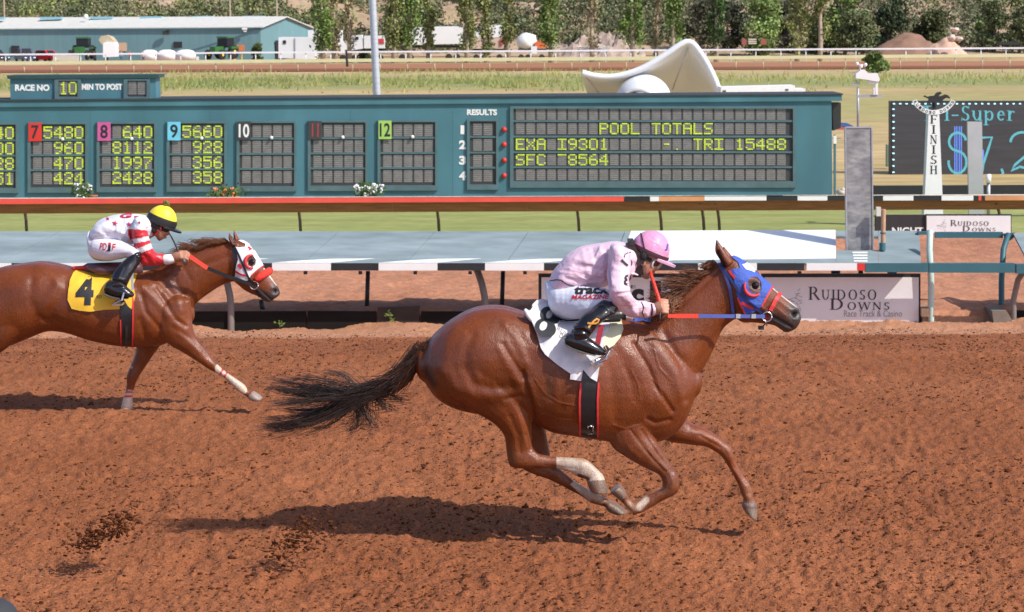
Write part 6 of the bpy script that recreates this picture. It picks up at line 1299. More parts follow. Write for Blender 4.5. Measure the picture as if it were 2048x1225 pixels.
loft(g, [((507, 782), (494, 795), .042, yn), ((517, 788), (500, 801), .05, yn), ((526.5, 797), (512, 803.5), .056, yn)], D2, 16, 4, (.1, .05))
yf = .13
loft(g, [((345, 640), (275, 640), .09, .12), ((332, 672), (271, 682), .08, yf), ((319, 694), (272, 697), .07, yf), ((303, 716), (266, 719), .055, yf), ((287, 740), (257, 741), .047, yf), ((278, 754), (253, 753), .046, yf), ((271, 769), (253.5, 768), .036, yf), ((267, 783), (251, 782), .029, yf), ((265.5, 796), (247, 796), .031, yf), ((265.5, 806), (244, 806), .037, yf), ((266, 813), (243, 813), .034, yf)], D2, 18)
loft(g, [((266, 812), (242, 813), .042, yf), ((267, 826), (240.5, 826), .055, yf)], D2, 16, 4, (.1, .05))
yn = -.15                                              # hind legs, outside the picture
for yy, dx in ((-.15, 0), (.15, -34)):
    loft(g, [((70, 590), (-40, 600), .11, yy), ((60 + dx * .4, 650), (-30 + dx, 660), .12, yy), ((20 + dx, 692), (-40 + dx, 690), .09, yy), ((-10 + dx, 712), (-55 + dx, 705), .06, yy), ((-50 + dx, 732), (-88 + dx, 716), .05, yy), ((-85 + dx, 745), (-102 + dx, 730), .034, yy), ((-125 + dx, 765), (-137 + dx, 752), .03, yy), ((-150 + dx, 784), (-165 + dx, 768), .036, yy), ((-166 + dx, 800), (-180 + dx, 786), .04, yy), ((-176 + dx, 818), (-196 + dx, 802), .055, yy)], D2, 18)
me4 = closed_mesh(g, .0085, 4)
S4 = .74
sculpt(me4, [([(30, 575)], 26, .012), ([(78, 532), (98, 545), (112, 560), (120, 575)], 8, .008), ([(115, 570), (100, 600), (80, 625)], 8, .007), ([(132, 560), (118, 600), (96, 640)], 10, -.012), ([(64, 560), (60, 600), (75, 630)], 7, -.007), ([(40, 635)], 18, .008), ([(86, 640), (100, 648)], 5, -.008), ([(105, 640), (140, 655), (200, 672), (235, 682)], 6, -.008), ([(110, 655), (140, 662)], 4, -.006),
             ([(345, 632)], 18, .011), ([(300, 640)], 22, .010), ([(285, 575), (310, 600), (335, 630)], 7, .009), ([(335, 560), (352, 590), (362, 620)], 8, .008), ([(310, 575), (330, 603), (352, 640), (372, 652)], 4, -.010), ([(283, 590), (292, 625), (318, 655)], 4.5, -.010), ([(350, 565), (372, 600), (376, 640)], 5, -.008), ([(280, 640), (288, 668), (300, 690)], 6, -.009), ([(330, 588), (340, 604)], 4, .006),
             ([(345, 655), (385, 680), (415, 715)], 4, -.005), ([(360, 668), (400, 705)], 4, .004), ([(352, 560), (340, 545), (320, 550)], 5, -.005), ([(365, 530), (380, 560)], 5, -.005), ([(400, 522), (440, 505), (458, 500)], 4, .005), ([(395, 535), (440, 520), (460, 512)], 4, -.005), ([(455, 560), (425, 575), (400, 592)], 5, -.006), ([(420, 500), (380, 515), (350, 532)], 5, .004),
             ([(503, 523)], 6, -.008), ([(480, 560), (490, 572)], 6, .006), ([(551, 583)], 4.2, -.026), ([(545, 577), (550, 575), (556, 578)], 2.6, .006), ([(517, 582), (530, 590), (541, 600)], 1.8, -.008), ([(495, 553), (515, 572)], 4, .004), ([(464, 474), (468, 484)], 2.5, -.012), ([(430, 727)], 6, .004), ([(296, 700), (272, 740)], 5, -.004)], gain=.95, wide=1.12)
v = get_v(me4); q = proj(v); near = v[:, 1] < D2 - .02; far = ~near; one = np.ones(len(v), bool)
col = np.tile(CH * 1.02, (len(v), 1)) * (1 + .14 * (vn(v[:, 0] * 3.1, v[:, 2] * 3.1, 83) - .5))[:, None]
bd = near & (q[:, 0] > 430) & (q[:, 1] > 725)
paint(col, q, bd & (q[:, 0] < 494), [(444, 742), (465, 760), (482, 774)], 17, (.56, .45, .35), .1); paint(col, q, bd, [(441, 748), (449, 733)], 2.6, (.5, .02, .03), .4); paint(col, q, bd, [(449, 754), (457, 740)], 2.6, (.5, .02, .03), .4); paint(col, q, bd, [(478, 783), (492, 772)], 6, (.6, .45, .3), .8); paint(col, q, bd & inpoly(q, [(494, 797), (508, 780), (532, 795), (530, 808), (500, 808)]), [(512, 793)], 60, (.3, .24, .2), .1)
fd = far & (q[:, 1] > 776) & (q[:, 0] > 200)
paint(col, q, fd & (q[:, 1] > 781), [(256, 800)], 60, (.58, .46, .36), .1); paint(col, q, fd, [(246, 785), (270, 785)], 2.6, (.5, .02, .03), .4); paint(col, q, fd, [(246, 793), (270, 793)], 2.6, (.5, .02, .03), .4); paint(col, q, fd & (q[:, 1] > 813), [(255, 822)], 40, (.5, .36, .25), .3)
hd = (q[:, 0] > 480) & (q[:, 1] < 620)
paint(col, q, hd, [(554, 580), (553, 590), (540, 600), (522, 594)], 19, MUZ, .65); paint(col, q, hd, [(551, 582)], 3.6, (.015, .01, .01), .6); paint(col, q, hd, [(517, 582), (530, 590), (541, 600)], 1.6, (.012, .01, .01), .6); paint(col, q, hd, [(529, 538), (542, 556), (553, 570)], 2.4, (.7, .62, .55), .5); paint(col, q, hd, [(503, 523)], 12, (.06, .028, .017), .5)
paint(col, q, q[:, 1] < 500, [(464, 476), (469, 486)], 3.5, (.03, .014, .009), .5); paint(col, q, far & (q[:, 0] > 250) & (q[:, 0] < 300), [(263, 735)], 3, (.6, .5, .42), .5)
w = (np.clip((q[:, 1] - 650) / 110, 0, 1) * np.clip(vn(v[:, 0] * 22, v[:, 2] * 22 + v[:, 1] * 9, 96) * 1.5 - .35, 0, 1) * .45)[:, None]; col = col * (1 - w) + np.array((.27, .12, .065)) * w
bv4 = bvh_of(me4); put_body('body', me4, col, COAT, h4)
horse_head_eye(h4, 504.5, 524, D2 - .077, .021)
HW = mat('white_hood_cloth', (.74, .72, .74), .65, .06, 6, bump=.2, bscale=25)
hood = drape_ob('hood', [[(471, 494), (478, 495), (490, 494), (491, 488), (482, 484), (476, 481), (483, 480), (491, 482.5), (500, 492), (511, 506), (526, 532), (515, 540), (502, 552), (495, 562), (484, 564), (469, 558), (470, 540), (476, 520)], [(493, 518), (499, 512.5), (507, 513), (512, 520), (511, 530), (504, 535), (496, 531)]], bv4, D2, HW, h4, .008, 2.4, mir=True)
cup(502, 524, 11.5, 13, D2, 70, 290, bv4, REDC, hood, .013)
for pl in (ribbon([(526, 532), (515, 540), (502, 552)], 2.2), ribbon([(471, 496), (477, 508)], 2), ribbon([(470, 543), (482, 550), (494, 552)], 4), ribbon([(496, 494), (503, 499), (498, 500)], 4), ribbon([(472, 555), (480, 562), (492, 566)], 2.4), ribbon([(478, 528), (482, 538)], 5), ribbon([(475, 532), (486, 533)], 3)): flat_on(bv4, D2, pl, .0115, REDC, hood, 'red_trim', 2.0)
br = drape_ob('bridle', [ribbon([(467, 490), (478, 512), (488, 536), (497, 556), (505, 568)], 4)], bv4, D2, LEATH, h4, .013, 2.4, mir=True)
drape_ob('throat_latch', [ribbon([(466, 491), (470, 505), (470, 530), (467, 556)], 4.6)], bv4, D2, LEATH, br, .010, 2.4, mir=True)
g = G(); chain(g, [hit(bv4, 514, 559, D2, .02)[0], hit(bv4, 524, 551, D2, .028)[0], hit(bv4, 538, 543, D2, .02)[0]], [.024, .03, .028], 12); ob('noseband_roll', g, mat('red_fleece', (.72, .04, .025), .9, .1, 30, bump=.4, bscale=60), br, smooth=True)
g = G(); c0 = P(508, 571, D2 - .075)
g.tube([c0 + Vector((math.cos(R_(15 * k)), 0, math.sin(R_(15 * k)))) * .03 for k in range(25)], .005, 8)
ob('bit_ring', g, STEEL, br, smooth=True); drape_ob('chin_strap', [ribbon([(510, 576), (516, 588), (519, 594)], 3.4)], bv4, D2, LEATH, br, .01, 2.4); g = G(); flat_strap(g, [(508, 571), (540, 601)], [D2 - .075, D2 - .05], .012); ob('tongue_strap', g, DARKM, br)
g = G(); flat_strap(g, [(379, 512.5), (397, 525), (415, 537)], [D2 - .25, D2 - .22, D2 - .19], .030); rr = ob('rein', g, REDRUB, h4); g = G(); flat_strap(g, [(415, 537), (460, 555), (507, 571)], [D2 - .19, D2 - .14, D2 - .085], .026); ob('leather_strap', g, LEATH, rr, label='black leather end of the rein')
YEL = mat('yellow_cloth', (.8, .47, .03), .7, .06, 4, bump=.25, bscale=14)
cloth = drape_ob('saddle_cloth', [[(155, 538), (147, 545), (140, 560), (136, 585), (135, 600), (143, 618), (160, 622), (180, 624), (210, 620), (239, 619), (241, 600), (248, 600), (255, 612), (263, 619), (268, 603), (271, 592), (266, 572), (272, 555), (277, 538), (240, 540), (196, 544)]], bv4, D2, YEL, h4, .012, 4.0, wob=.014, sm=2, mir=True)
bc4 = shell_bvh([(cloth, ROOT[h4.name])])
text_on(bc4, D2, '4', (150, 611), (36, 0), (3, -58), .003, MATS['number_black'], cloth, .055, 'numeral'); text_on(bc4, D2, 'RD', (193, 597), (10, 0), (1, -6), .003, MATS['sign_ink'], cloth, 0, 'lettering', 1)
gi = drape_ob('girth', [[(240, 598), (258, 598), (264, 625), (264, 692), (244, 692), (241, 630)]], bv4, D2, LEATH, h4, .009, 5)
drape_ob('red_edging', [ribbon([(266, 595), (266, 640), (265, 693)], 3.2)], bv4, D2, REDC, gi, .014, 3); drape_ob('red_edging', [ribbon([(241, 640), (242, 690)], 2.6)], bv4, D2, REDC, gi, .014, 3); drape_ob('billet_strap', [ribbon([(253, 652), (253, 697)], 5)], bv4, D2, mat('worn_black_strap', (.03, .03, .032), .3), gi, .018, 3)
g = G(); chain(g, [P(178, 535, D2 - .1), P(200, 541, D2 - .15), P(228, 541, D2 - .15)], [.02, .035, .03], 12); chain(g, [P(175, 540, D2), P(225, 541, D2), P(275, 537, D2)], [.05, .06, .05], 12); sd = ob('saddle', g, mat('plum_leather', (.12, .05, .06), .4), h4, smooth=True)
g = G(); chain(g, [P(146, 537, D2 - .05), P(190, 536, D2 - .02), P(235, 537, D2 - .02)], [.015, .02, .02], 8); ob('red_underpad', g, REDC, sd, smooth=True)
mane(h4, [(335, 520, 22), (362, 508, 34), (392, 498, 36), (420, 489, 28), (440, 485, 24), (458, 482, 14)], D2, 800, 1.0, HAIRM, 22, .22, .0017, (-1, -.02), -.02)
g = G(); loft(g, [((-58, 590), (-62, 606), .03), ((-85, 592), (-88, 625), .04), ((-140, 610), (-140, 650), .04), ((-200, 640), (-195, 660), .015)], D2, 12, 4); ob('tail', g, HAIRD, h4, smooth=True)
# ------------------------------------------------------------------ riders
def shrink(st, k):
    o = []
    for s in st:
        (x0, y0), (x1, y1) = s[0], s[1]; mx, my = (x0 + x1) / 2, (y0 + y1) / 2
        o.append(((mx + (x0 - mx) * k, my + (y0 - my) * k), (mx + (x1 - mx) * k, my + (y1 - my) * k), s[2] * k) + tuple(s[3:]))
    return o
def hand(g, wrist, knuck, up, curl, sc=1.0, thumb=1):
    """right or left hand closed round something: wrist and knuckle centre in world space, up = back of the hand"""
    wrist, knuck = Vector(wrist), Vector(knuck); f = (knuck - wrist).normalized(); up = Vector(up); up = (up - f * up.dot(f)).normalized(); s = f.cross(up) * thumb
    g.tube([wrist - f * .03, wrist, wrist.lerp(knuck, .5), knuck], [.026 * sc, .027 * sc, .035 * sc, .036 * sc], 14, flat=1.0)
    for k, (o, l) in enumerate(((.031, .92), (.0105, 1.0), (-.0105, .95), (-.031, .78))):
        p = knuck + s * o * sc + up * (.012 - abs(o) * .18) * sc; a = f; pts = [p - f * .012]; r = []
        for j, ln in enumerate((.040, .028, .022)):
            ang = curl[j]; ax = s if thumb > 0 else -s; a = (Matrix.Rotation(-ang * thumb, 3, s) @ a); pts.append(pts[-1] + a * ln * l * sc)
        chain(g, pts, [.0100 * sc, .0098 * sc, .0088 * sc, .0072 * sc], 8)
    b = wrist.lerp(knuck, .35) + s * .030 * sc; c = b + (f * .7 + s * .55 - up * .25).normalized() * .034 * sc; e = c + (f * .9 - s * .15 - up * .45).normalized() * .03 * sc
    chain(g, [b - s * .01, b, c, e], [.014 * sc, .0135 * sc, .0115 * sc, .009 * sc], 8)
def skin_mat(name, c):
    m = mat(name, c, .5, .12, 14, vcol=True, bump=.08, bscale=90); m.node_tree.nodes['Principled BSDF'].inputs['Subsurface Weight'].default_value = .08; m.node_tree.nodes['Principled BSDF'].inputs['Subsurface Radius'].default_value = (.02, .008, .004); return m
SKIN = skin_mat('skin', (.45, .23, .15))
def silk_mat(name, c, vcol=False, rough=.42, strength=.5, sc=9, stretch=(.6, 1, 1)):
    if name in MATS: return MATS[name]
    m, t, b = new_mat(name); N, L = t.nodes, t.links; tc = N.new('ShaderNodeTexCoord'); mp = N.new('ShaderNodeMapping'); mp.inputs['Scale'].default_value = stretch; mp.inputs['Rotation'].default_value = (0, .5, 0); L.new(tc.outputs['Object'], mp.inputs[0])
    n1 = N.new('ShaderNodeTexNoise'); n1.inputs['Scale'].default_value = sc; n1.inputs['Detail'].default_value = 3; n1.inputs['Distortion'].default_value = 1.4; L.new(mp.outputs[0], n1.inputs[0])
    n2 = N.new('ShaderNodeTexNoise'); n2.inputs['Scale'].default_value = sc * 3.2; n2.inputs['Detail'].default_value = 3; n2.inputs['Distortion'].default_value = .8; L.new(mp.outputs[0], n2.inputs[0])
    ad = N.new('ShaderNodeMath'); ad.operation = 'MULTIPLY_ADD'; L.new(n2.outputs[0], ad.inputs[0]); ad.inputs[1].default_value = .3; L.new(n1.outputs[0], ad.inputs[2])
    bp = N.new('ShaderNodeBump'); bp.inputs['Strength'].default_value = strength; bp.inputs['Distance'].default_value = .05; L.new(ad.outputs[0], bp.inputs['Height']); L.new(bp.outputs[0], b.inputs['Normal'])
    if vcol: at = N.new('ShaderNodeAttribute'); at.attribute_name = 'Col'; L.new(at.outputs[0], b.inputs['Base Color'])
    else: b.inputs['Base Color'].default_value = (*c, 1)
    b.inputs['Roughness'].default_value = rough; b.inputs['Sheen Weight'].default_value = .1; MATS[name] = m; return m
def put_cloth(name, g, vox, it, m, par, ops=(), col=None, label=None, ymax=1e9, noise=0.0, ns=14):
    me = closed_mesh(g, vox, it); sculpt(me, ops, ymax)
    v = get_v(me)
    if noise:
        n = get_n(me); w = vn(v[:, 0] * ns + v[:, 2] * ns * .6, v[:, 2] * ns * .55 - v[:, 0] * ns * .3 + v[:, 1] * ns * .5, 91) + .5 * vn(v[:, 0] * ns * 2.3, v[:, 2] * ns * 1.7 + v[:, 1] * ns, 92) - .75
        v = v + n * (noise * w)[:, None]; me.vertices.foreach_set('co', v.ravel()); me.update()
    c = None if col is None else col(v, proj(v)); bv = bvh_of(me)
    L_ = ROOT[par.name]
    if c is not None: a = me.color_attributes.new('Col', 'FLOAT_COLOR', 'POINT'); cc = np.ones((len(v), 4), np.float32); cc[:, :3] = c; a.data.foreach_set('color', cc.ravel())
    me.transform(Matrix.Translation(-L_)); me.materials.clear(); me.materials.append(m); o = bpy.data.objects.new(name, me); COL.objects.link(o); o.parent = par; ROOT[o.name] = L_
    if label: o['label'] = label
    return o, bv
def star(cx, cy, r, rot=0): return [(cx + (r if k % 2 == 0 else r * .42) * math.sin(R_(36 * k + rot)), cy - (r if k % 2 == 0 else r * .42) * math.cos(R_(36 * k + rot))) for k in range(10)]

# ---- rider in pink on horse 8
j8 = thing('person', 'rider in pale pink silks and pink cap crouched on the blue hooded horse', 'person', Vector((P(1180, 640, D1).x, D1, P(1180, 640, D1).z)))
TOR = [((1097, 566), (1135, 584), .135), ((1110, 534), (1158, 582), .155), ((1146, 502), (1195, 577), .165), ((1186, 488), (1230, 572), .175), ((1224, 482.5), (1262, 556), .175), ((1250, 487), (1272, 532), .115)]
ARM = lambda y0, y1, y2: [((1222, 492), (1262, 520), .072, y0 * .95), ((1214, 535), (1262, 540), .072, y0 * 1.1), ((1216, 570), (1259, 574), .062, y1), ((1222, 602), (1264, 592), .06, y1), ((1238, 624), (1274, 602), .055, (y1 + y2) / 2), ((1262, 635), (1287, 603), .05, (y1 * .4 + y2 * .6)), ((1290, 635), (1302, 607), .042, y2), ((1309, 630), (1309, 609), .036, y2)]
PEL = [((1097, 562), (1095, 600), .10), ((1110, 560), (1107, 629), .15), ((1132, 566), (1134, 639), .165), ((1160, 569), (1162, 637), .16)]
TH = lambda s: [((1110, 572), (1112, 630), .09, s * .08), ((1145, 572), (1146, 639), .105, s * .12), ((1180, 574), (1181, 634), .095, s * .17), ((1212, 578), (1207, 620), .078, s * .20), ((1232, 592), (1222, 616), .056, s * .225)]
SH = lambda s: [((1240, 588), (1214, 612), .066, s * .245), ((1241, 608), (1208, 598), .064, s * .25), ((1232, 626), (1187, 614), .064, s * .285), ((1214, 637), (1167, 630), .062, s * .315), ((1198, 650), (1151, 650), .056, s * .33), ((1187, 664), (1142, 664), .052, s * .335), ((1180, 674), (1135, 678), .046, s * .335)]
FT = lambda s: [((1140, 668), (1130, 688), .04, s * .335), ((1160, 670), (1145, 697), .046, s * .335), ((1180, 677), (1168, 705), .046, s * .34), ((1197, 688), (1190, 710), .042, s * .34), ((1211, 700), (1208, 712), .028, s * .34)]
HEAD8 = [((1308, 472), (1282, 478), .05), ((1322, 488), (1272, 489), .066), ((1329, 506), (1271, 502), .07), ((1326, 520), (1271, 513), .071), ((1320, 528), (1270, 522), .071), ((1316, 537), (1273, 532), .069), ((1309, 545), (1277, 543), .06), ((1303, 552), (1281, 550), .05), ((1297, 558), (1285, 555), .034)]
g = G(); dj = D1
loft(g, HEAD8, dj, 22, 4, (.4, .3)); loft(g, [((1312, 529), (1306, 527), .008), ((1317, 534), (1308, 535), .012), ((1319.5, 539), (1308, 540.5), .015)], dj, 10, 3, (.3, .4))
loft(g, [((1305, 545), (1300, 545), .028), ((1310, 546.5), (1301, 548), .02)], dj, 10, 3)
for s in (-1, 1): ell(g, 1286, 524, dj + s * .074, .014, .010, .026)
loft(g, [((1240, 504), (1260, 538), .06), ((1262, 501), (1283, 535), .062), ((1275, 505), (1296, 530), .058)], dj, 18)
loft(g, shrink(TOR, .8), dj, 22); loft(g, shrink(PEL, .9), dj, 20)
for s in (-1, 1):
    loft(g, shrink(ARM(s * .20, s * .315, s * .19), .66), dj, 14); loft(g, shrink(TH(s), .86), dj, 14); loft(g, shrink(SH(s), .8), dj, 14); loft(g, shrink(FT(s), .8), dj, 12)
hand(g, P(1308, 620, dj - .19), P(1328, 614, dj - .205), (.0, -.75, .65), (.75, 1.3, 1.0), 1.05, -1)
hand(g, P(1308, 620, dj + .175), P(1328, 616, dj + .16), (.0, .75, .65), (.75, 1.3, 1.0), 1.0, 1)
mj = closed_mesh(g, .0042, 3)
sculpt(mj, [([(1309, 526)], 5, -.008), ([(1300, 519), (1318, 524)], 3, .003), ([(1306, 544), (1312, 543.6)], 1.3, -.004), ([(1300, 550), (1305, 549)], 2, -.002), ([(1285, 545), (1296, 550)], 5, .002), ([(1286, 524)], 2.5, -.004)])
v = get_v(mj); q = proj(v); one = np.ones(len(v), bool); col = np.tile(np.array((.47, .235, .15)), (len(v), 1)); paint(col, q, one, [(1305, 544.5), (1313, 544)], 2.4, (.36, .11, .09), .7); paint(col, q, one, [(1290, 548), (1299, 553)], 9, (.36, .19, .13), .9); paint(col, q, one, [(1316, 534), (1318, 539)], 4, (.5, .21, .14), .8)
bj8 = bvh_of(mj); put_body('body', mj, col, SKIN, j8)
PINK = silk_mat('pink_silk', (.72, .50, .60), strength=.6, sc=5)
g = G(); loft(g, TOR, dj, 26)
for s in (-1, 1): loft(g, ARM(s * .20, s * .315, s * .19), dj, 18)
loft(g, [((1242, 488), (1266, 542), .10), ((1262, 497), (1280, 540), .075)], dj, 18)
jk, bjk = put_cloth('jacket', g, .0055, 3, PINK, j8, [([(1213, 505), (1214, 540), (1216, 572)], 4, -.022), ([(1220, 500), (1213, 530)], 3, .004), ([(1150, 520), (1200, 530)], 5, .006), ([(1140, 540), (1200, 552)], 4, .006), ([(1150, 530), (1205, 541)], 3, -.006), ([(1130, 556), (1160, 566), (1205, 560)], 3.5, -.008), ([(1120, 560), (1140, 550)], 4, .006), ([(1165, 505), (1178, 550)], 5, .004), ([(1185, 498), (1200, 560)], 4, -.005), ([(1200, 495), (1206, 545)], 4, .005),
            ([(1228, 535), (1255, 548)], 4, .006), ([(1225, 555), (1258, 560)], 4, -.006), ([(1224, 585), (1262, 580)], 4, .005), ([(1240, 600), (1256, 618)], 3.5, -.007), ([(1258, 605), (1270, 625)], 4, .006), ([(1275, 605), (1280, 630)], 3, -.005), ([(1288, 607), (1293, 634)], 3, .005), ([(1300, 607), (1302, 632)], 2.5, -.006), ([(1246, 500), (1268, 530)], 4, -.006), ([(1140, 512), (1172, 500)], 3, -.004), ([(1160, 535), (1190, 515), (1200, 500)], 3, .006), ([(1168, 550), (1196, 520)], 2.6, -.005), ([(1175, 560), (1202, 535)], 3, .006), ([(1120, 545), (1150, 548), (1180, 566)], 2.6, .005), ([(1232, 590), (1262, 584)], 2.6, -.005), ([(1225, 570), (1250, 566)], 2.6, .004), ([(1250, 612), (1276, 608)], 2.6, .005)], noise=.011, ns=8)
g = G(); TB = [((1096, 566), (1134, 587), .140), ((1100, 560), (1142, 583), .152)]
drape_ob('waistband', [ribbon([(1099, 562), (1112, 560), (1122, 561), (1135, 570), (1150, 574)], 2.2)], bjk, dj, mat('grey_band', (.06, .05, .06), .6), jk, .004, 3)
drape_ob('cuff_band', [ribbon([(1303, 608), (1305, 620), (1303, 632)], 3)], bjk, dj, mat('black_elastic', (.02, .02, .02), .7), jk, .004, 2); drape_ob('cuff_band', [ribbon([(1283, 604), (1288, 615), (1285, 626), (1288, 634)], 1.6)], bjk, dj, MATS['black_elastic'], jk, .004, 2)
INKM = mat('black_print', (.015, .015, .016), .6); REDP = mat('red_print', (.55, .02, .03), .6); PURP = mat('purple_print', (.10, .07, .35), .6)
text_on(bjk, dj, '8', (1247, 571), (14, 1), (2, -22), .004, INKM, jk, .03, 'lettering', 1)
for pl in (ribbon([(1243, 520), (1250, 527), (1256, 532)], 4.5), ribbon([(1249, 515), (1250, 509), (1256, 506), (1262, 505)], 1.8), ribbon([(1262, 520), (1264, 526), (1263, 531)], 2.6)): flat_on(bjk, dj, pl, .004, INKM, jk, 'printed_mark', 2)
g = G(); loft(g, [((1262, 543), (1264, 551), .03, -.09), ((1268, 545), (1268, 550), .028, -.085), ((1276, 549), (1275, 552), .02, -.08)], dj, 10, 3); ob('collar_tab', g, PINK, jk, smooth=True)
BREW = silk_mat('white_breeches', (.66, .68, .78), rough=.55, strength=.2, sc=6)
g = G(); loft(g, PEL, dj, 24)
for s in (-1, 1): loft(g, TH(s), dj, 20)
bre, bbr = put_cloth('breeches', g, .0055, 4, BREW, j8, [([(1135, 600), (1140, 580)], 5, -.003), ([(1190, 600), (1215, 612)], 4, -.004), ([(1160, 622), (1200, 612)], 5, .004), ([(1130, 570), (1128, 625)], 3, -.002)], noise=.004)
text_on(bbr, dj, 'track', (1147, 589), (71, -1), (3, -18), .004, INKM, bre, .045, 'lettering', 1); text_on(bbr, dj, 'MAGAZINE', (1143, 599.5), (73, -1), (2, -9.5), .004, REDP, bre, .03, 'lettering', 1); text_on(bbr, dj, 'STEPHEN ROSE', (1160, 574.5), (56, -1), (1, -5), .004, REDP, bre, 0, 'lettering', 1)
flat_on(bbr, dj, [(1090, 604), (1093, 601), (1095, 609), (1091, 611)], .004, INKM, bre, 'printed_mark', 2)
BOOT = mat('polished_boot_leather', (.012, .012, .014), .2, .25, 9, bump=.12, bscale=22, coat=.3); SOLE = mat('worn_sole', (.10, .085, .07), .6, .3, 12)
for s in (-1, 1):
    g = G(); loft(g, SH(s), dj, 18); loft(g, FT(s), dj, 16)
    bt, bb = put_cloth('boot', g, .0045, 3, BOOT, j8, [([(1146, 660), (1165, 661), (1177, 668)], 3, -.010), ([(1146, 655), (1168, 655), (1178, 661)], 3.5, .007), ([(1150, 668), (1172, 668)], 2.5, .005), ([(1205, 612), (1234, 632)], 2, .004)] if s < 0 else [], noise=.003)
    if s < 0:
        OR_ = mat('orange_ribbon', (.75, .34, .06), .6); lp = [(1177, 656), (1182, 649), (1188, 642), (1194, 638), (1198, 640), (1196, 645), (1190, 648), (1183, 648), (1175, 646)]
        drape_ob('ribbon_emblem', [ribbon(lp[:7], 3.6)], bb, dj, OR_, bt, .004, 2); drape_ob('ribbon_emblem', [ribbon([(1193, 647), (1184, 647.5), (1175, 646.5)], 3.6)], bb, dj, OR_, bt, .0075, 2)
        drape_ob('boot_top_band', [ribbon([(1204, 608), (1222, 620), (1236, 630)], 3)], bb, dj, mat('boot_seam', (.05, .05, .055), .3), bt, .003, 2)
    g = G(); loft(g, [((1131, 686), (1132, 692), .04, s * .335), ((1145, 694), (1146, 699), .046, s * .335), ((1168, 702), (1168, 707), .046, s * .34), ((1190, 708), (1190, 712), .042, s * .34)], dj, 12, 4); ob('sole', g, SOLE, bt, smooth=True)
    st_o = Vector((0, s * .34, 0)); g = G()
    c0 = P(1200, 700, dj) + st_o
    g.tube([c0 + Vector((-.045, -.05, -.02)), c0 + Vector((-.05, .05, -.02))], .011, 8); g.tube([c0 + Vector((-.045, -.05, -.02)), c0 + Vector((.015, -.062, .01)), c0 + Vector((.035, -.045, .05)), c0 + Vector((.02, 0, .07)), c0 + Vector((.035, .045, .05)), c0 + Vector((.015, .062, .01)), c0 + Vector((-.05, .05, -.02))], .007, 8)
    g.box(c0 + Vector((-.03, 0, -.025)), (.06, .11, .012)); so_ = ob('stirrup_iron', g, STEEL, h8, smooth=False)
# helmet, goggles, straps
def helmet_surface(cx, cy, d, rx, ry, rz, tilt, z0, n=26, m=12):
    """half ellipsoid cap, tilted forward"""
    c = P(cx, cy, d); q = Matrix.Rotation(tilt, 3, 'Y'); prof = []
    V, Fc = [], []
    for i in range(m + 1):
        a = math.pi / 2 * (1 - i / m) + (math.asin(z0)) * (i / m)
        for j in range(n): b = 2 * math.pi * j / n; V.append(c + q @ Vector((rx * math.cos(a) * math.cos(b) if True else 0, ry * math.cos(a) * math.sin(b), rz * math.sin(a))))
    for i in range(m):
        for j in range(n): Fc.append((i * n + j, i * n + (j + 1) % n, (i + 1) * n + (j + 1) % n, (i + 1) * n + j))
    return V, Fc, c, q
def cap_parts(root, cx, cy, d, rx, ry, rz, tilt, m_top, m_band, m_vis, z0=-.12, bandh=.18):
    V, Fc, c, q = helmet_surface(cx, cy, d, rx, ry, rz, tilt, z0); g = G(); g.add(V, Fc); hel = ob('helmet', g, m_top, root, smooth=True); s = hel.modifiers.new('t', 'SOLIDIFY'); s.thickness = .006
    g = G(); n = 30; V = []
    for (k, z) in ((1.03, z0 - .03), (1.045, z0 + bandh * .5), (1.03, z0 + bandh)):
        rr = math.sqrt(max(0, 1 - z * z)) * k
        for j in range(n): b = 2 * math.pi * j / n; V.append(c + q @ Vector((rx * rr * math.cos(b), ry * rr * math.sin(b), rz * z)))
    g.add(V, [(i * n + j, i * n + (j + 1) % n, (i + 1) * n + (j + 1) % n, (i + 1) * n + j) for i in range(2) for j in range(n)]); bd = ob('helmet_band', g, m_band, hel, smooth=True)
    V = []; n = 14
    for k in range(n + 1):
        b = -1.15 + 2.3 * k / n; e = math.cos(b * 1.3) * .055
        for (x, z) in ((1.0, 0), (1.0, -.012)):
            V.append(c + q @ Vector((rx * 1.0 * math.cos(b), ry * math.sin(b), rz * z0 + z))); V.append(c + q @ Vector((rx * 1.0 * math.cos(b) + max(0.004, e), ry * math.sin(b) * 1.02, rz * z0 + z - .006)))
    Fc = []
    for k in range(n): a = k * 4; Fc += [(a, a + 1, a + 5, a + 4), (a + 2, a + 6, a + 7, a + 3), (a + 1, a + 3, a + 7, a + 5)]
    g = G(); g.add(V, Fc); ob('visor', g, m_vis, hel, smooth=False); return hel, c, q
PC = silk_mat('pink_cap_cover', (.70, .29, .47), rough=.4, strength=.3, sc=12)
tl = R_(24)
hel, hc, hq = cap_parts(j8, 1298.5, 505, dj, .110, .094, .124, tl, PC, mat('maroon_band', (.07, .02, .03), .5), mat('pale_pink_visor', (.7, .38, .52), .4), -.02, .15)
hb = shell_bvh([(hel, ROOT[j8.name])])
MAR = MATS['maroon_band']
for pl in (ribbon([(1282, 467), (1285, 480), (1288, 494), (1291, 503)], 2.6), ribbon([(1262, 485), (1276, 493), (1291, 503)], 3.6)): drape_ob('helmet_strap', [pl], hb, dj, MAR, hel, .005, 2.5)
text_on(hb, dj, 'J', (1329.5, 501), (5.5, 2), (2, -14), .004, PURP, hel, .03, 'lettering', 1)
BSTR = mat('dark_brown_webbing', (.03, .02, .018), .65, .2, 20)
g = G()
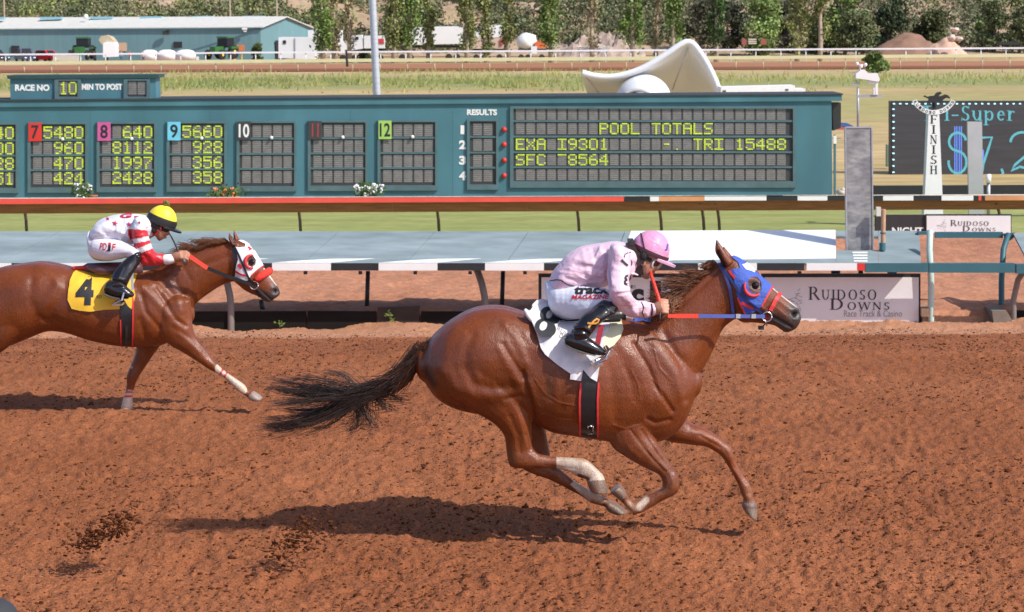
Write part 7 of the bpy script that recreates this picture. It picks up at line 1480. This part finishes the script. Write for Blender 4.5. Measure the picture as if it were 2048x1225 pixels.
for s in (-1, 1):
    a, b, c1, e = P(1257, 484, dj + s * .085), P(1270, 508, dj + s * .085), P(1283, 528, dj + s * .08), P(1277, 552, dj + s * .045)
    for p0, p1, w in ((a, b, .020), (b, c1, .024), (P(1270, 512, dj + s * .088), e, .030), (P(1291, 503, dj + s * .09), c1, .012)):
        t_ = (p1 - p0).normalized(); n_ = Vector((t_.z, 0, -t_.x)) * w; g.prism([p0 - n_, p0 + n_, p1 + n_, p1 - n_], (0, .006 * s, 0))
g.box(P(1262, 484, dj), (.03, .19, .02), 0); ob('chin_harness', g, BSTR, hel)
g = G()
for s in (-1, 1): g.sph(P(1287, 512, dj + s * .086), (.02, .012, .026), 10, 7)
ob('ear_pad', g, mat('black_foam', (.015, .015, .015), .8), hel, smooth=True)
LENS = mat('amber_lens', (.10, .045, .03), .06, .1, 3, spec=.8)
g = G(); gf = G()
for s in (-1, 1):
    c = P(1312, 526.5, dj + s * .042); q = Matrix.Rotation(s * .75, 3, 'Z') @ Matrix.Rotation(.35, 3, 'Y'); g.sph(c, (.014, .036, .026), 14, 9, 0, q)
    gf.tube([c + q @ Vector((.006, .038 * math.cos(k * .3307), .029 * math.sin(k * .3307))) for k in range(20)], .0055, 7)
gf.tube([P(1318, 527, dj - .02), P(1318.5, 526, dj), P(1318, 527, dj + .02)], .005, 6)
gl = ob('goggles', gf, mat('white_goggle_frame', (.72, .7, .68), .4), j8, smooth=True); ob('goggle_lens', g, LENS, gl, smooth=True); 
g = G(); 
for s in (-1, 1): flat_strap(g, [(1303, 522), (1292, 516), (1284, 511)], [dj + s * .075, dj + s * .082, dj + s * .088], .022, .004)
ob('goggle_strap', g, MATS['black_foam'], gl)
wp = [P(1300, 541, dj - .05), P(1304, 556, dj - .09), P(1311, 578, dj - .14), P(1319, 603, dj - .19), P(1320, 612, dj - .2)]
t = thing('riding_whip', 'red handled riding whip held upright by the rider in pink', 'whip', wp[-1])
g = G(); g.tube(wp, [.008, .0095, .0105, .0115, .0115], 10); ob('handle', g, mat('red_tape', (.72, .045, .025), .45, .1, 30, bump=.3, bscale=70), t, smooth=True)
g = G(); g.tube([P(1292, 525, dj - .03), P(1300, 541, dj - .05)], .003, 6); g.tube([P(1320, 612, dj - .2), P(1320, 640, dj - .26)], .005, 6); ob('shaft', g, DARKM, t, smooth=True)

# ---- rider in white and red on horse 4
dk = D2
j4 = thing('person', 'rider in white silks with red stars and striped sleeves and a yellow cap', 'person', Vector((P(215, 530, dk).x, dk, P(215, 530, dk).z)))
TOR = [((181, 463), (203, 484), .135), ((194, 445), (215, 484), .155), ((217, 433), (240, 487), .165), ((245, 428), (265, 489), .17), ((270, 428), (288, 482), .17), ((292, 431), (303, 470), .115)]
ARM = lambda y0, y1, y2: [((270, 437), (296, 452), .068, y0), ((262, 463), (294, 463), .07, y0 * 1.1), ((267, 490), (300, 484), .06, y1), ((275, 512), (305, 498), .056, y1), ((285, 530), (313, 507), .053, (y1 + y2) / 2), ((306, 532), (322, 508), .047, y2), ((331, 529), (328, 510), .04, y2)]
PEL = [((181, 464), (178, 495), .10), ((190, 470), (185, 516), .145), ((205, 474), (203, 522), .16), ((222, 478), (222, 522), .155)]
TH = lambda s: [((190, 474), (186, 517), .085, s * .08), ((212, 477), (210, 523), .10, s * .12), ((238, 481), (234, 520), .09, s * .16), ((262, 489), (255, 516), .078, s * .20), ((281, 503), (271, 523), .064, s * .23)]
SH = lambda s: [((284, 508), (262, 508), .062, s * .235), ((281, 525), (255, 515), .062, s * .245), ((272, 538), (241, 528), .06, s * .28), ((264, 552), (228, 544), .056, s * .31), ((258, 564), (222, 560), .052, s * .325), ((253, 574), (216, 569), .047, s * .33)]
FT = lambda s: [((222, 562), (209, 585), .04, s * .33), ((236, 566), (222, 592), .045, s * .33), ((250, 572), (236, 595.5), .045, s * .335), ((262, 581), (252, 596), .042, s * .335), ((267, 587), (263, 595), .028, s * .335)]
HEAD4 = [((333, 418), (314, 422), .05), ((343, 430), (306, 431), .066), ((347, 443), (305, 442), .07), ((344, 455), (305, 451), .071), ((340, 462), (304, 458), .072), ((337, 468), (307, 465), .068), ((331, 474), (311, 472), .058), ((326, 479), (314, 477), .045), ((321, 482), (316, 480), .03)]
g = G(); loft(g, HEAD4, dk, 20, 4, (.4, .3)); loft(g, [((334, 462), (329, 461), .009), ((338, 466), (331, 467), .013), ((339.5, 469.5), (331, 471), .015)], dk, 10, 3, (.3, .4)); loft(g, [((330, 474), (326, 474), .028), ((334, 475), (327, 477), .02)], dk, 10, 3)
for s in (-1, 1): ell(g, 316, 458, dk + s * .074, .014, .010, .026)
loft(g, [((284, 440), (300, 478), .07), ((300, 440), (313, 470), .062), ((308, 448), (322, 464), .056)], dk, 16); loft(g, shrink(TOR, .8), dk, 20); loft(g, shrink(PEL, .9), dk, 20)
for s in (-1, 1): loft(g, shrink(ARM(s * .18, s * .20, s * .16), .66), dk, 14); loft(g, shrink(TH(s), .86), dk, 14); loft(g, shrink(SH(s), .8), dk, 14); loft(g, shrink(FT(s), .8), dk, 12)
hand(g, P(345, 517, dk - .16), P(365, 511, dk - .17), (.1, -.6, .8), (.35, .8, .7), 1.12, -1); hand(g, P(345, 517, dk + .16), P(365, 512, dk + .15), (.1, .6, .8), (.6, 1.1, .9), 1.05, 1)
for s in (-1, 1): loft(g, [((328, 511), (331, 528), .03, s * .16), ((348, 509), (348, 524), .026, s * .16)], dk, 12, 4)
mj = closed_mesh(g, .0050, 3); sculpt(mj, [([(334, 457)], 4, -.008), ([(327, 473.5), (335, 473)], 1.1, -.004), ([(316, 458)], 2, -.004)])
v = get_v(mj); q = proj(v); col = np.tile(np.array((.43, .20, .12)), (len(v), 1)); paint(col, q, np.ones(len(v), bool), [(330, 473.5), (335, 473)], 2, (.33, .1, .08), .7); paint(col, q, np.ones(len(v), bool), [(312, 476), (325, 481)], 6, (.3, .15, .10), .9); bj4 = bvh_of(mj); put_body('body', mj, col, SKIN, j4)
SILKV = silk_mat('striped_silk', (1, 1, 1), True, .35, .5, 6)
def col4(v, q):
    c = np.tile(np.array((.70, .69, .76)), (len(v), 1)); red = np.array((.58, .02, .03)); wh = np.array((.72, .68, .70)); arm = np.abs(v[:, 1] - dk) > .115
    ax = [(281, 436), (279, 463), (284, 488), (292, 508), (305, 520), (332, 520)]; A = np.array(ax, float); best = np.full(len(q), 1e9); tt = np.zeros(len(q)); acc = 0
    for a, b in zip(A[:-1], A[1:]):
        ab = b - a; L_ = np.hypot(*ab); t = np.clip(((q - a) @ ab) / (ab @ ab), 0, 1); dd = np.hypot(*(q - (a + t[:, None] * ab)).T); m = dd < best; best[m] = dd[m]; tt[m] = acc + t[m] * L_; acc += L_
    bands = (((tt > 24) & (tt < 40)) | ((tt > 49) & (tt < 58)) | ((tt > 69) & (tt < 130)))
    edge = (best < 23) & arm & (tt > 22)
    c[edge & bands] = red; c[edge & ~bands] = wh; c[edge & (tt <= 30) & bands] = red
    return c
g = G(); loft(g, TOR, dk, 26)
for s in (-1, 1): loft(g, ARM(s * .18, s * .20, s * .16), dk, 18)
loft(g, [((284, 432), (302, 474), .095), ((300, 438), (309, 470), .07)], dk, 16)
jk, bjk = put_cloth('jacket', g, .006, 3, SILKV, j4, [([(262, 462), (264, 480), (268, 490)], 3.4, -.018), ([(210, 455), (250, 468)], 4, .006), ([(205, 465), (255, 478)], 3, -.006), ([(230, 440), (240, 482)], 4, .004), ([(245, 438), (252, 480)], 3.5, -.005), ([(258, 436), (262, 465)], 3, .004), ([(212, 472), (240, 476), (262, 486)], 3, -.010), ([(270, 475), (298, 470)], 3, .005), ([(276, 500), (300, 490)], 3, -.005), ([(288, 512), (300, 528)], 3, -.006), ([(300, 508), (310, 530)], 3, .005), ([(235, 446), (225, 470)], 2.4, -.005), ([(248, 450), (240, 476)], 2.4, .005), ([(272, 452), (292, 458)], 2.4, -.004)], col4, noise=.010, ns=9)
RST = mat('red_star_print', (.5, .02, .06), .6)
for (x, y, r, ro) in ((230, 447, 6, 10), (258, 449, 5.5, 0), (215, 438, 4.5, -15), (279, 445, 3, 0)): flat_on(bjk, dk, star(x, y, r, ro), .006, RST, jk, 'star', 2)
text_on(bjk, dk, 'G', (238, 437), (24, -1), (3, -9), .006, RST, jk, .05, 'lettering', 1); flat_on(bjk, dk, ribbon([(268, 434), (277, 433)], 2.5), .006, RST, jk, 'printed_mark', 2)
g = G()
for s in (-1, 1): loft(g, [((327, 510), (332, 530), .043, s * .16), ((338, 508.5), (340, 529), .048, s * .16), ((347, 510), (348, 526), .04, s * .16)], dk, 16, 4)
ob('cuff', g, mat('white_knit_cuff', (.75, .74, .76), .85), jk, smooth=True)
g = G(); loft(g, [((299, 439), (311, 473), .074), ((304, 441), (314, 471), .07)], dk, 16, 3); ob('red_collar', g, REDC, jk, smooth=True)
BRE4 = silk_mat('pale_breeches', (.70, .66, .72), rough=.6, strength=.25, sc=6)
g = G(); loft(g, PEL, dk, 22)
for s in (-1, 1): loft(g, TH(s), dk, 18)
bre, bbr = put_cloth('breeches', g, .006, 4, BRE4, j4, [([(255, 490), (268, 512)], 3, .004), ([(240, 512), (262, 508)], 3, -.004)], noise=.004)
text_on(bbr, dk, 'PD', (199, 500), (13.5, 1), (2, -14), .005, REDP, bre, .01, 'lettering', 1); text_on(bbr, dk, 'F', (223.5, 501), (6.5, 0), (2, -13), .005, REDP, bre, .01, 'lettering', 1); flat_on(bbr, dk, [(217, 486), (222, 486), (221, 503), (211, 503), (216, 499)], .005, INKM, bre, 'printed_emblem', 2); flat_on(bbr, dk, [(217.5, 485.5), (222, 486), (222, 491), (217, 491)], .007, REDP, bre, 'printed_emblem', 2)
for s in (-1, 1):
    g = G(); loft(g, SH(s), dk, 18); loft(g, FT(s), dk, 16)
    bt, bb = put_cloth('boot', g, .0052, 3, BOOT, j4, [([(222, 562), (240, 565), (254, 572)], 2.4, -.008), ([(226, 556), (246, 560)], 3, .006), ([(246, 535), (236, 560)], 2.5, .005)] if s < 0 else [], noise=.003)
    g = G(); loft(g, [((209, 585), (210, 590), .04, s * .33), ((222, 591), (222, 595), .045, s * .33), ((238, 595), (238, 598), .045, s * .335), ((256, 596), (256, 598.5), .04, s * .335)], dk, 12, 4); ob('sole', g, SOLE, bt, smooth=True)
    c0 = P(258, 590, dk) + Vector((0, s * .335, 0)); g = G(); g.tube([c0 + Vector((-.045, -.05, -.02)), c0 + Vector((.015, -.062, .01)), c0 + Vector((.03, -.045, .06)), c0 + Vector((.02, 0, .09)), c0 + Vector((.03, .045, .06)), c0 + Vector((.015, .062, .01)), c0 + Vector((-.05, .05, -.02))], .007, 8); g.box(c0 + Vector((-.02, 0, -.025)), (.07, .11, .012)); ob('stirrup_iron', g, STEEL, h4)
ob('stirrup_leather', band([(264, 545), (264, 565), (265, 580)], [D2 - .30, D2 - .32, D2 - .335], .02, .006), GALV, h4)
YC = silk_mat('yellow_cap_cover', (.82, .66, .03), rough=.45, strength=.2, sc=12)
hel, hc, hq = cap_parts(j4, 323, 443.5, dk, .112, .094, .124, R_(22), YC, mat('black_cap_band', (.018, .018, .02), .5), mat('black_visor', (.015, .015, .016), .3), -.10, .42)
g = G(); pc = P(333, 408, dk)
for i in range(26): a = random.uniform(0, 6.28); b = random.uniform(-1, 1.4); g.sph(pc + Vector((math.cos(a) * .016, math.sin(a) * .016, b * .013)), .0095, 6, 4)
ob('pompom', g, mat('olive_pompom', (.16, .14, .03), .9, .3, 40), hel, smooth=True)
g = G()
for s in (-1, 1): flat_strap(g, [(303, 449), (318, 456), (330, 460)], [dk + s * .09, dk + s * .088, dk + s * .06], .03, .006)
for s in (-1, 1): g.sph(P(331, 459, dk + s * .035), (.022, .038, .027), 12, 8, 0, Matrix.Rotation(s * .7, 3, 'Z'))
ob('goggles', g, mat('dark_goggles', (.012, .012, .014), .12), j4, smooth=False)
g = G()
for s in (-1, 1): flat_strap(g, [(322, 455), (316, 463), (310, 470)], [dk + s * .083, dk + s * .08, dk + s * .07], .016, .004)
ob('chin_strap', g, REDC, hel); g = G()
for s in (-1, 1): g.sph(P(308, 459, dk + s * .075), (.024, .012, .03), 10, 7)
ob('hair', g, mat('dark_hair', (.02, .014, .012), .6), j4, smooth=True)
t = thing('riding_whip', 'thin black riding whip held before the face of the rider in red and white', 'whip', P(366, 520, dk - .2))
g = G(); g.tube([P(338, 466, dk - .12), P(347, 482, dk - .15), P(358, 505, dk - .18), P(368, 522, dk - .2)], [.004, .006, .008, .009], 8); ob('shaft', g, LEATH, t, smooth=True)
g = G(); g.tube([P(366, 517, dk - .2), P(372, 530, dk - .21)], .012, 8); ob('handle', g, mat('grey_grip', (.12, .11, .11), .6), t, smooth=True)
